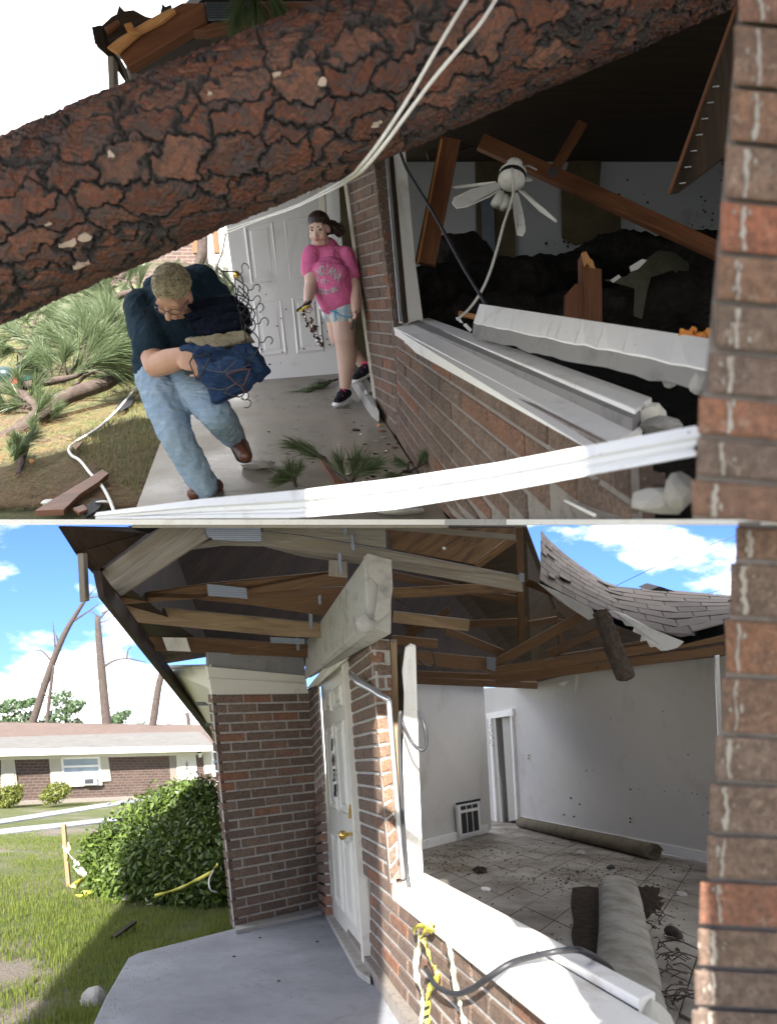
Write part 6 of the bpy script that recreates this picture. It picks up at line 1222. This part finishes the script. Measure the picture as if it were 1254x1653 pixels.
def denim(name, c, c2, fade):
    k = NT(name, .92, .12); v = k.coord(); a = k.noise(v, 5, 6); st = k.noise(k.coord('Object', (1, 1, 5.0), (0, R(22), 0)), 9, 5, .6, .8)
    cc = k.mix(k.rng(a, .35, .7), c, c2); cc = k.mix(k.rng(st, .50, .78, 0, .42), cc, fade); cc = k.mix(k.rng(k.noise(v, 420, 2), .4, .65, 0, .3), cc, tuple(x * .5 for x in c)); k.color(cc); k.bump(st, .55, .025); k.bump(k.noise(v, 420, 2), .2, .002); return k.m
JEANS = denim('faded_blue_jeans', (.25, .345, .46), (.32, .42, .52), (.50, .57, .64)); DENIM = denim('dark_denim', (.030, .060, .135), (.018, .035, .085), (.10, .17, .29)); NAVY = cloth('folded_navy', (.010, .014, .028), (.006, .008, .016), 10, .7); KHAKI = cloth('khaki', (.36, .32, .23), (.28, .245, .17), 10, .6)
LEATHER = plain('brown_boot_leather', (.105, .040, .022), .38, .35, 12, .25, .5); SOLE = plain('dark_rubber_sole', (.025, .02, .018), .8); WSOLE = plain('white_foam_sole', (.75, .74, .72), .6, .08); SHOE = cloth('black_mesh_shoe', (.016, .016, .022), (.028, .028, .036), 40, .2); LACE = plain('hot_pink_laces', (.78, .05, .17), .6)
HAIRD = NT('dark_brown_hair', .5, .4).color((.030, .018, .013)).m
def hair_mat():
    k = NT('bleached_hair', .45, .45); r = k.n('ShaderNodeNewGeometry').outputs['Random Per Island']; k.color(k.ramp(r, [(0, (.09, .075, .05)), (.25, (.30, .245, .15)), (.6, (.46, .39, .25)), (1, (.60, .52, .36))])); return k.m
HAIRB = hair_mat(); HAIRR = NT('dark_hair_roots', .6, .3).color((.10, .082, .055)).m
def plaid():
    k = NT('plaid_cotton', .9, .12); v = k.coord('Object'); s = k.n('ShaderNodeSeparateXYZ'); k.l(v, s.inputs[0]); out = None
    def band(sock, f, w_):
        m1 = k.n('ShaderNodeMath', operation='MULTIPLY'); m1.inputs[1].default_value = f; k.l(sock, m1.inputs[0]); m2 = k.n('ShaderNodeMath', operation='FRACT'); k.l(m1.outputs[0], m2.inputs[0]); m3 = k.n('ShaderNodeMath', operation='LESS_THAN'); m3.inputs[1].default_value = w_; k.l(m2.outputs[0], m3.inputs[0]); return m3.outputs[0]
    c = k.mix(band(s.outputs['X'], 11, .34), (.56, .60, .63), (.25, .45, .54)); c = k.mix(k.rng(band(s.outputs['Z'], 11, .34), 0, 1, 0, .4), c, (.22, .42, .52)); c = k.mix(k.rng(band(s.outputs['X'], 22, .10), 0, 1, 0, .6), c, (.62, .40, .45)); c = k.mix(k.rng(band(s.outputs['Z'], 22, .10), 0, 1, 0, .5), c, (.62, .42, .46)); k.color(c); return k.m
PLAID = plaid()
def hand(mb, wrist, d, palm_n, size, curl=.5, thumb=1):
    """a palm with four bent fingers of different lengths and a thumb on its side"""
    d = Vector(d).normalized(); n = Vector(palm_n); n = (n - d * n.dot(d)).normalized(); s = d.cross(n); w_ = Vector(wrist); L_ = size
    mb.capsule(w_, w_ + d * L_ * .12, L_ * .15, L_ * .16, 12, .7, n)
    for k, (o, ln) in enumerate(((-.17, .40), (-.058, .45), (.055, .42), (.16, .33))):
        a = w_ + d * L_ * .12 + s * o * L_ * .6; b = w_ + d * L_ * .46 + s * o * L_; mb.capsule(a, b, L_ * .085, L_ * .075, 8)
        q = b; dd = d.copy(); seg = ln * L_ / 3
        for j in range(3):
            ang = curl * (.55 + .35 * j); dd = (d * math.cos(ang * (j + 1) * .7) + n * math.sin(ang * (j + 1) * .7)).normalized(); e = q + dd * seg; mb.capsule(q, e, L_ * (.058 - .005 * j), L_ * (.053 - .006 * j), 8); q = e
    a = w_ + d * L_ * .10 - s * .13 * L_ * thumb; b = a + (d * .55 - s * .75 * thumb + n * .35).normalized() * L_ * .24; c = b + (d * .85 - s * .25 * thumb + n * .5).normalized() * L_ * .2; mb.capsule(a, b, L_ * .075, L_ * .062, 8).capsule(b, c, L_ * .06, L_ * .05, 8)
# ------------------------------------------------------------------- the man
def M(px, py, Y=3.38): return P(px, py, Y)
man = empty('person', onu(330, 806), 'stooping blond person in navy tee and faded jeans carrying clothes on hangers', 'person')
sk = MB()     # body skin: head, neck, arms, hands in one
hc = M(279, 474, 3.02)
hd_f = V(-.12, -.44, -.89).normalized()      # where the face looks: down and out
hd_u = V(.02, -.89, .44); hd_u = (hd_u - hd_f * hd_u.dot(hd_f)).normalized(); hd_r = hd_f.cross(hd_u)
hm = Matrix((hd_r, hd_f, hd_u)).transposed()
def H(x, y, z): return hc + hm @ V(x, y, z)
sk.ball(H(0, -.005, .02), (.074, .094, .085), hm, 16, 12).capsule(H(0, .03, -.03), H(0, .042, -.075), .062, .042, 12).capsule(H(0, .0, -.05), H(0, -.03, -.11), .055, .06, 12).capsule(H(-.035, .05, -.085), H(.035, .05, -.085), .022, .022, 8)
sk.capsule(H(0, .088, -.005), H(0, .118, -.042), .011, .017, 8).ball(H(-.034, .078, -.03), .024).ball(H(.034, .078, -.03), .024).capsule(H(-.022, .088, -.07), H(.022, .088, -.07), .010, .010, 8).capsule(H(-.045, .078, .012), H(.045, .078, .012), .014, .014, 8)
for s in (-1, 1): sk.ball(H(.080 * s, -.005, -.02), (.012, .026, .034), hm, 10, 8)
sk.capsule(H(0, -.03, -.09), M(292, 470, 3.32), .058, .07, 12)
shR, elR, wrR = M(226, 500, 3.28), M(252, 590, 3.16), M(316, 570, 3.02)
shL, elL, wrL = M(352, 490, 3.44), M(368, 560, 3.36), M(330, 590, 3.02)
sk.capsule(shR, elR, .072, .062, 14).capsule(elR, elR.lerp(wrR, .35), .060, .063, 14).capsule(elR.lerp(wrR, .35), wrR, .063, .038, 14)
hand(sk, wrR, V(.9, -.05, .15), V(.1, .9, -.3), .17, .55, 1)
sk.capsule(shL, elL, .068, .058, 12).capsule(elL, wrL, .056, .036, 12); hand(sk, wrL, V(-.8, -.1, .1), V(.1, .9, .2), .17, .5, -1)
body = blob(sk, 'body', SKINM, man, .0075, 3)
tee = MB()
pel, che = M(268, 585, 3.42), M(290, 500, 3.32)
tee.capsule(M(262, 588, 3.42), M(272, 540, 3.34), .155, .165, 18, .8, V(0, 1, 0)).capsule(M(276, 545, 3.34), M(290, 490, 3.34), .165, .17, 18, .85, V(0, 1, 0)).capsule(M(243, 500, 3.34), M(335, 480, 3.46), .115, .115, 16).capsule(M(262, 470, 3.38), M(325, 456, 3.46), .10, .10, 14).capsule(M(300, 520, 3.34), M(310, 575, 3.36), .12, .11, 14).capsule(M(290, 462, 3.38), M(286, 452, 3.26), .085, .07, 12)
tee.capsule(M(230, 497, 3.30), M(244, 560, 3.2), .096, .092, 16).capsule(M(348, 480, 3.46), M(362, 530, 3.40), .092, .085, 14)
tee.capsule(M(240, 520, 3.36), M(246, 592, 3.42), .09, .10, 14).capsule(M(246, 600, 3.42), M(300, 600, 3.42), .10, .10, 14, .8, V(0, 1, 0))
blob(tee, 'tee_shirt', TEE, man, .010, 3, (.022, .07))
jn = MB(); hipR, hipL = M(257, 612, 3.42), M(299, 610, 3.44); knR, anR = M(284, 702, 3.24), M(330, 786, 3.36); knL, anL = M(350, 668, 3.22), M(380, 712, 3.62)
jn.capsule(M(252, 602, 3.43), M(298, 604, 3.45), .115, .11, 18, .9, V(0, 1, 0)).capsule(hipR, knR, .125, .085, 18).capsule(knR, knR.lerp(anR, .4), .085, .083, 16).capsule(knR.lerp(anR, .4), anR, .083, .075, 16).capsule(hipL, knL, .118, .088, 18).capsule(knL, M(376, 704, 3.52), .088, .072, 16).capsule(M(262, 640, 3.36), M(276, 680, 3.28), .11, .095, 16)
blob(jn, 'jeans', JEANS, man, .009, 3, (.024, .05))
def boot(an, heel, toe, up, name='boot'):
    d = (toe - heel).normalized(); b = MB(); b.capsule(an, heel.lerp(toe, .22) + up * .03, .055, .052, 12).capsule(heel + up * .02, heel.lerp(toe, .5) + up * .035, .045, .047, 12).capsule(heel.lerp(toe, .5) + up * .03, toe - d * .045 + up * .022, .048, .040, 12)
    o = blob(b, name, LEATHER, man, .008, 2); s = MB(); s.capsule(heel - up * .022, toe - d * .05 - up * .022, .044, .046, 12, .42, up); blob(s, 'sole', SOLE, o, .007, 1); return o
boot(M(333, 782, 3.36), M(349, 790, 3.46), M(304, 806, 3.30), V(0, -.35, 1).normalized())
boot(M(381, 712, 3.60), M(378, 706, 3.68), M(398, 744, 3.40), V(.35, -.75, .3).normalized())
# hair: roots cap and many short bent locks
cap = MB(); cap.ball(H(0, -.022, .034), (.082, .098, .086), hm, 18, 12); blob(cap, 'hair_roots', HAIRR, man, .01, 1)
hr = MB(); rs = random.Random(4)
for k in range(2600):
    a = rs.uniform(0, 6.283); e = rs.uniform(-.10, 1.0); n = V(math.cos(a) * math.sqrt(max(0, 1 - e * e)), math.sin(a) * math.sqrt(max(0, 1 - e * e)), e)
    if n.y > .62 and n.z < .30: continue
    p = H(n.x * .083, -.022 + n.y * .099, .034 + n.z * .087); nn = hm @ n; fw = hm @ V(rs.uniform(-.7, .7), .9 + rs.uniform(-.5, .3), .1); fw = (fw - nn * fw.dot(nn)).normalized(); ln = rs.uniform(.018, .036); cu = rs.uniform(.15, .75)
    sd = nn.cross(fw).normalized() * rs.uniform(-.6, .6); q1 = p + (nn * .32 * cu + fw * .6 + sd * .3) * ln; q2 = q1 + (fw * .7 + sd - nn * .22) * ln; q0 = p - nn * .006
    hr.tube([q0, q1, q2], [.0022, .0020, .0005], 5)
hr.build('hair', HAIRB, man, smooth=True)
gl_ = MB(); gp_ = lambda x, z: H(x, .112 - .25 * abs(x) , z)
for s in (-1, 1):
    c = [gp_(s * .036 + .027 * math.cos(t), -.012 + .018 * math.sin(t)) for t in [k * .5236 for k in range(12)]]; gl_.tube(c, .0022, 6, 0, True); gl_.tube([gp_(s * .063, -.008), H(s * .078, .03, -.008), H(s * .082, -.005, -.012)], .002, 6)
gl_.tube([gp_(-.010, -.008), gp_(0, -.005), gp_(.010, -.008)], .002, 6)
o = gl_.build('glasses', plain('dark_metal_frame', (.08, .08, .085), .3, .1, 9, 0, .5, .6), man, smooth=True)
# ------------------------------------------------------------------- the clothes he carries
def bundle(name, prims, mat, label, cat, group, disp=(.03, .05), vox=.009, slabs=()):
    m = MB()
    for q, Y, th in slabs: m.prism([P(x, y, Y + dy) for x, y, dy in q], V(.01, th, .01))
    for a, b, ra, rb, fl_ in prims: m.capsule(P(*a), P(*b), ra, rb, 14, fl_, V(0, -.3, 1))
    o = blob(m, name, mat, None, vox, 2, disp); return tag(o, label, cat, group)
G_ = 'clothes bundled in his arms'
bundle('navy_shirts', [((300, 500, 3.2), (366, 484, 3.18), .05, .05, .5)], NAVY, 'stack of near black folded shirts on top of the carried bundle', 'clothes', G_, (.022, .045), .008,
    [([(300, 492, 0), (340, 478, -.02), (374, 474, 0), (388, 486, .02), (372, 494, 0), (318, 506, -.02)], 3.08, .16), ([(296, 508, 0), (340, 492, -.02), (388, 488, 0), (392, 500, .02), (340, 508, -.02), (306, 518, 0)], 3.04, .16), ([(300, 521, 0), (345, 506, -.02), (390, 502, 0), (394, 514, .02), (345, 524, -.02), (310, 532, 0)], 2.99, .16), ([(316, 533, 0), (350, 523, -.02), (386, 516, 0), (396, 528, .02), (350, 537, -.02), (322, 542, 0)], 2.96, .14)])
bundle('khaki_trousers', [((308, 549, 2.98), (345, 548, 2.95), .03, .035, .5)], KHAKI, 'folded khaki trousers in the middle of the carried bundle', 'clothes', G_, (.014, .04), .008, [([(304, 547, 0), (328, 540, -.03), (360, 536, -.03), (392, 532, 0), (402, 546, .02), (370, 556, -.02), (336, 562, -.03), (318, 556, -.01)], 2.91, .12)])
bundle('denim_jeans', [((302, 562, 3.03), (330, 562, 2.95), .04, .05, .5)], DENIM, 'dark blue denim jeans hanging at the bottom of the carried bundle', 'clothes', G_, (.026, .05), .0075,
    [([(310, 566, .02), (330, 556, -.02), (366, 562, -.04), (402, 552, 0), (426, 594, .05), (408, 612, .03), (382, 606, -.02), (344, 612, -.03), (318, 598, 0)], 2.88, .14), ([(320, 598, 0), (352, 606, -.03), (396, 594, -.02), (414, 604, .03), (394, 626, 0), (352, 648, -.02), (341, 650, 0), (336, 630, 0), (326, 618, .01)], 2.86, .09), ([(334, 585, -.03), (372, 574, -.05), (398, 582, -.03), (392, 594, -.02), (350, 604, -.04)], 2.86, .06)])
st = MB()
for pts in ([(322, 590, 2.80), (350, 600, 2.78), (385, 596, 2.78), (404, 588, 2.80)], [(336, 626, 2.82), (362, 628, 2.80), (392, 612, 2.80)], [(352, 576, 2.79), (356, 600, 2.78), (366, 596, 2.78), (382, 582, 2.79)]): st.tube(path([P(*p) for p in pts], 5), .0012, 5)
st.build('stitching', plain('tan_thread', (.16, .13, .12), .8), [q for q in bpy.data.objects if q.name == 'denim_jeans'][0])
def hanger(px, py, Y, ang, w2, mat, label, hook=1):
    """a bent wire and plastic clothes hanger: shoulders, bar and hook"""
    c = P(px, py, Y); x_ = V(math.cos(ang), random.uniform(-.35, .1), math.sin(ang)).normalized(); y_ = V(-math.sin(ang), random.uniform(-.2, .2), math.cos(ang)).normalized()
    def q(a, b): return c + x_ * a + y_ * b
    m = MB(); r_ = .0033
    m.tube(path([q(0, w2), q(.055, w2 * .3), q(.062, 0), q(.055, -w2 * .3), q(0, -w2)], 6), r_, 6); m.tube([q(0, w2), q(-.004, w2 * .5), q(-.004, -w2 * .5), q(0, -w2)], r_, 6)
    if hook: m.tube(path([q(.060, 0), q(.085, 0), q(.098, .018), q(.118, .020), q(.128, 0), q(.118, -.018)], 5), r_ * .8, 6)
    return tag(m.build('coat_hanger', mat, None, smooth=True), label, 'coat hanger', 'hangers sticking out of the clothes')
HB = plain('black_plastic_hanger', (.016, .015, .016), .35, .2, 20, .02, .5); HR = plain('brown_plastic_hanger', (.085, .03, .018), .35, .2, 20, .02, .5)
random.seed(31)
for a in ((376, 458, 3.28, .75, .085, HB, 'topmost black hanger with its hook up by the door knob', 1), (382, 472, 3.16, .12, .075, HB, 'black hanger second from the top of the bundle', 1), (384, 484, 3.12, -.12, .07, HB, 'black hanger third from the top of the bundle', 1), (383, 492, 3.08, .25, .06, HB, 'black hanger fourth from the top of the bundle', 0), (388, 502, 3.05, .05, .07, HB, 'black hanger fifth from the top of the bundle', 1), (392, 512, 3.0, .4, .06, HB, 'black hanger at the middle of the bundle, tilted up', 0), (392, 527, 2.97, .15, .07, HB, 'black hanger just above the khaki trousers', 1), (398, 556, 2.88, .1, .10, HB, 'large black hanger beside the khaki trousers, sticking out farthest', 1), (330, 592, 2.78, 2.7, .07, HB, 'black hanger lying on the front of the jeans', 0), (385, 600, 2.78, -1.35, .055, HR, 'brown hanger hanging down in front of the jeans', 1), (380, 622, 2.80, -1.0, .06, HB, 'lowest black hanger looping below the jeans', 1)): hanger(*a)
# ------------------------------------------------------------------- the woman
def W(px, py, Y=5.22): return P(px, py, Y)
wo_ = empty('person', W(550, 655), 'dark haired person in a pink tee and plaid shorts stepping out of the doorway', 'person')
sk = MB(); hc = W(515.5, 371, 5.10); hd_f = V(-.24, -.80, -.52).normalized(); hd_u = V(-.12, -.5, .86); hd_u = (hd_u - hd_f * hd_u.dot(hd_f)).normalized(); hd_r = hd_f.cross(hd_u); hm = Matrix((hd_r, hd_f, hd_u)).transposed()
sk.ball(H(0, -.01, .030), (.082, .098, .088), hm, 18, 12).capsule(H(0, .028, -.02), H(0, .036, -.078), .068, .045, 14).capsule(H(-.03, .04, -.092), H(.03, .04, -.092), .026, .026, 8).ball(H(-.040, .052, -.035), .036).ball(H(.040, .052, -.035), .036)
sk.capsule(H(0, .086, .005), H(0, .106, -.030), .010, .016, 8).ball(H(-.016, .092, -.034), .010).ball(H(.016, .092, -.034), .010).capsule(H(-.02, .082, -.060), H(.02, .082, -.060), .011, .011, 8).capsule(H(-.05, .072, .030), H(.05, .072, .030), .016, .016, 8)
for s in (-1, 1): sk.ball(H(.080 * s, -.012, -.005), (.012, .024, .032), hm, 10, 8)
sk.capsule(H(0, -.01, -.07), W(528, 404, 5.24), .058, .062, 14)
shR, elR, wrR = W(503, 414, 5.16), W(502, 462, 5.10), W(497, 486, 4.98); shL, elL, wrL = W(559, 416, 5.22), W(574, 466, 5.16), W(574, 502, 5.06)
sk.capsule(shR, elR, .066, .054, 14).capsule(elR, elR.lerp(wrR, .4), .052, .052, 12).capsule(elR.lerp(wrR, .4), wrR, .052, .034, 12); hand(sk, wrR, V(-.25, -.35, -.8), V(.6, -.6, .0), .16, .8, 1)
sk.capsule(shL, elL, .064, .050, 14).capsule(elL, elL.lerp(wrL, .35), .050, .050, 12).capsule(elL.lerp(wrL, .35), wrL, .050, .034, 12); hand(sk, wrL, V(-.1, -.25, -.9), V(-.8, -.3, .1), .16, .75, 1)
sk.capsule(W(553, 502, 5.24), W(556, 548, 5.18), .108, .086, 16).capsule(W(556, 548, 5.18), W(560, 580, 5.24), .082, .082, 16).capsule(W(560, 580, 5.24), W(557, 628, 5.34), .082, .044, 16)
sk.capsule(W(541, 500, 5.30), W(546, 545, 5.40), .100, .076, 16).capsule(W(552, 548, 5.42), W(572, 572, 5.62), .070, .060, 14).capsule(W(572, 572, 5.62), W(590, 594, 5.68), .060, .042, 14)
sk.capsule(W(535, 410, 5.24), W(546, 500, 5.26), .10, .12, 14)
blob(sk, 'body', SKINW, wo_, .008, 3)
tee = MB(); tee.capsule(W(531, 418, 5.22), W(536, 450, 5.18), .135, .155, 18, .85, V(0, 1, 0)).capsule(W(534, 446, 5.16), W(543, 480, 5.18), .158, .165, 18, .88, V(0, 1, 0)).capsule(W(522, 438, 5.09), W(547, 442, 5.10), .085, .085, 14).capsule(W(508, 412, 5.18), W(556, 412, 5.22), .078, .078, 16).capsule(W(531, 400, 5.22), W(532, 412, 5.22), .085, .10, 14)
tee.capsule(W(503, 412, 5.16), W(501, 436, 5.13), .082, .080, 14).capsule(W(558, 414, 5.21), W(567, 444, 5.18), .084, .080, 14).capsule(W(536, 478, 5.16), W(552, 478, 5.20), .115, .11, 14)
ts_ = blob(tee, 'tee_shirt', PINK, wo_, .009, 3, (.014, .07))
shs = MB(); shs.capsule(W(533, 488, 5.24), W(556, 486, 5.26), .108, .108, 18, .9, V(0, 1, 0)).capsule(W(551, 490, 5.22), W(554, 508, 5.20), .120, .120, 16).capsule(W(537, 490, 5.28), W(537, 503, 5.30), .102, .102, 16)
so2 = blob(shs, 'shorts', PLAID, wo_, .010, 2, (.008, .06))
tr_ = MB(); tr_.tube(path([W(528, 503, 5.15), W(540, 503, 5.10), W(552, 510, 5.06), W(568, 512, 5.08)], 5), .006, 6).tube(path([W(540, 502, 5.08), W(541, 509, 5.07), W(543, 516, 5.07)], 4), .006, 6); tr_.build('trim_cord', plain('blue_trim', (.12, .38, .55), .8), so2, smooth=True)
def shoe(heel, toe, up, an):
    d = (toe - heel).normalized(); b = MB(); b.capsule(heel + up * .045, heel.lerp(toe, .45) + up * .05, .042, .048, 12).capsule(heel.lerp(toe, .4) + up * .04, toe - d * .04 + up * .025, .046, .034, 12).capsule(an, heel.lerp(toe, .25) + up * .06, .046, .050, 12)
    o = blob(b, 'trainer', SHOE, wo_, .007, 2); s = MB(); s.capsule(heel, toe - d * .03, .044, .044, 12, .5, up); blob(s, 'sole', WSOLE, o, .007, 1); l = MB(); sd = d.cross(up).normalized()
    for k in range(5): t = .30 + .09 * k; c = heel.lerp(toe, t) + up * (.108 - .055 * (t - .3) / .4); l.tube([c - sd * .032 - up * .014 + d * (.012 if k % 2 else -.012), c + up * .004, c + sd * .032 - up * .014], .0062, 6)
    l.tube([heel.lerp(toe, .26) + up * .12 + sd * .03, heel.lerp(toe, .3) + up * .11, heel.lerp(toe, .26) + up * .12 - sd * .03], .008, 6); l.build('laces', LACE, o, smooth=True); return o
shoe(W(560, 643, 5.40), W(541, 654, 5.22), V(.05, -.36, .93).normalized(), W(557, 629, 5.35)); shoe(W(596, 602, 5.66), W(569, 617, 5.52), V(.05, -.36, .93).normalized(), W(590, 596, 5.68))
# hair, face
hb_ = MB(); hb_.ball(H(0, -.020, .056), (.088, .102, .088), hm, 18, 12).capsule(H(-.07, -.02, .06), H(-.078, -.03, -.02), .028, .018, 10).capsule(H(.07, -.02, .06), H(.078, -.03, -.02), .028, .020, 10).ball(H(0, -.05, .015), (.086, .082, .085), hm, 16, 10).capsule(H(0, -.10, .03), H(-.07, -.09, .0), .05, .055, 12).capsule(H(-.09, -.09, .01), H(-.135, -.09, -.05), .045, .035, 12)
ho_ = blob(hb_, 'hair', HAIRD, wo_, .007, 3, (.012, .018))
lk = MB(); rs = random.Random(8)
for k in range(70):
    a = H(-.10 + rs.uniform(-.05, .04), -.09 + rs.uniform(-.03, .03), rs.uniform(-.05, .03)); lk.tube([a, a + hm @ V(-rs.uniform(.0, .05), rs.uniform(-.02, .02), rs.uniform(-.03, .02)), a + hm @ V(-rs.uniform(.02, .08), rs.uniform(-.03, .03), rs.uniform(-.08, .02))], [.004, .003, .0008], 4)
for k in range(90):
    a = rs.uniform(-.07, .07); p = H(a, .066 - a * a * 5, .092 - a * a * 2.2); lk.tube([p, H(a * 1.06, -.01, .142 - a * a * 6), H(a * 1.0, -.09, .10 - a * a * 5)], [.0022, .003, .002], 4)
lk.build('loose_strands', HAIRD, ho_, smooth=True)
fm = MB(); [fm.ball(H(s * .034, .0775, .008), (.0135, .008, .0075), hm, 10, 6) for s in (-1, 1)]; fm.build('eye', plain('eye_white', (.62, .58, .55), .3, .05), wo_, smooth=True)
fm = MB(); [fm.ball(H(s * .034 - .002, .0835, .008), (.0066, .004, .0066), hm, 8, 6) for s in (-1, 1)]; fm.build('iris', BLACK, wo_, smooth=True)
fm = MB(); [fm.tube([H(s * .014, .086, .030), H(s * .034, .086, .036), H(s * .056, .070, .026)], [.0035, .004, .002], 6) for s in (-1, 1)]; [fm.tube([H(s * .020, .086, .013), H(s * .034, .087, .0165), H(s * .050, .076, .011)], .0018, 5) for s in (-1, 1)]; fm.build('brow', HAIRD, wo_, smooth=True)
fm = MB(); fm.tube([H(-.026, .083, -.058), H(-.010, .094, -.055), H(0, .095, -.057), H(.010, .094, -.055), H(.026, .083, -.058)], [.002, .0045, .004, .0045, .002], 6).tube([H(-.022, .084, -.062), H(0, .094, -.066), H(.022, .084, -.062)], [.002, .0055, .002], 6); fm.build('lips', plain('lips', (.42, .17, .16), .4), wo_, smooth=True)
# shirt print
PRT = plain('white_shirt_print', (.72, .70, .70), .8, .12, 60)
def print_line(txt, pts, size, heavy=0.0, sx=1.0):
    n = len(txt)
    for k, ch in enumerate(txt):
        t = k / max(1, n - 1) * (len(pts) - 1); i = min(int(t), len(pts) - 2); f_ = t - i; px = pts[i][0] * (1 - f_) + pts[i + 1][0] * f_; py = pts[i][1] * (1 - f_) + pts[i + 1][1] * f_; an = math.atan2(pts[i][1] - pts[i + 1][1], pts[i + 1][0] - pts[i][0]) * .8
        if ch == ' ': continue
        o = text_mesh(ch, size, PRT, P(px, py, 4.90), V(math.cos(an), 0, math.sin(an)) * sx, V(-math.sin(an), 0, math.cos(an)), V(0, -1, 0), ts_, 'shirt_letter', .001, heavy)
        bm = bmesh.new(); bm.from_mesh(o.data); bmesh.ops.subdivide_edges(bm, edges=bm.edges[:], cuts=1, use_grid_fill=False); bm.to_mesh(o.data); bm.free()
        s = o.modifiers.new('press', 'SHRINKWRAP'); s.target = ts_; s.wrap_method = 'PROJECT'; s.use_project_y = True; s.use_project_x = False; s.use_project_z = False; s.use_positive_direction = True; s.use_negative_direction = True; s.offset = .003; s.project_limit = .6
print_line('INDIANA', [(506, 436), (512, 431), (518, 428), (525, 427), (532, 429), (538, 433), (544, 438)], .098, .004, .56)
print_line('EST', [(516, 444), (521, 444), (526, 446)], .045, .002, .8); print_line('HOOSIERS', [(509, 456), (515, 459), (522, 461), (530, 461), (536, 459), (541, 457)], .048, .003, .75)
# what she holds
pk = empty('pocket_tool', W(491, 495, 4.93), 'black and yellow hand tool gripped in her raised hand', 'tool'); MB().capsule(W(481, 501, 4.93), W(501, 487, 4.92), .014, .012, 10, .6).build('handle', BLACK, pk, smooth=True); MB().capsule(W(483, 502.5, 4.905), W(496, 493.5, 4.905), .007, .007, 8).build('grip_stripe', plain('yellow_plastic', (.75, .62, .05), .4), pk, smooth=True)
bt = MB(); bead = empty('beaded_strand', W(495, 505, 4.93), 'beaded strand of brown and silver pieces dangling from her hand', 'necklace'); rs = random.Random(6)
for nm, cols, seed in (('silver_beads', ALU, 1), ('brown_beads', WOODR, 2), ('dark_beads', FELT, 3)):
    b_ = MB(); rs = random.Random(seed)
    for pts in ([(490, 503), (495, 520), (503, 535), (512, 549), (519, 559)], [(498, 503), (503, 520), (508, 532), (513, 545), (518, 556)]):
        q = path([W(x, y, 4.93) for x, y in pts], 6)
        for p in q:
            if rs.random() < .55: b_.ball(p + V(rs.uniform(-.012, .012), rs.uniform(-.01, .01), rs.uniform(-.012, .012)), rs.uniform(.007, .015), None, 7, 5)
    b_.build(nm, cols, bead, smooth=True)
MB().tube(path([W(490, 502, 4.93), W(497, 522, 4.93), (W(519, 559, 4.93))], 5), .004, 5).build('string', WOODDK, bead, smooth=True)
tag(MB().capsule(W(570, 518, 4.99), W(567, 530, 4.98), .014, .014, 8, .4).build('phone', BLACK, smooth=True), 'small dark phone held low in her other hand', 'phone')
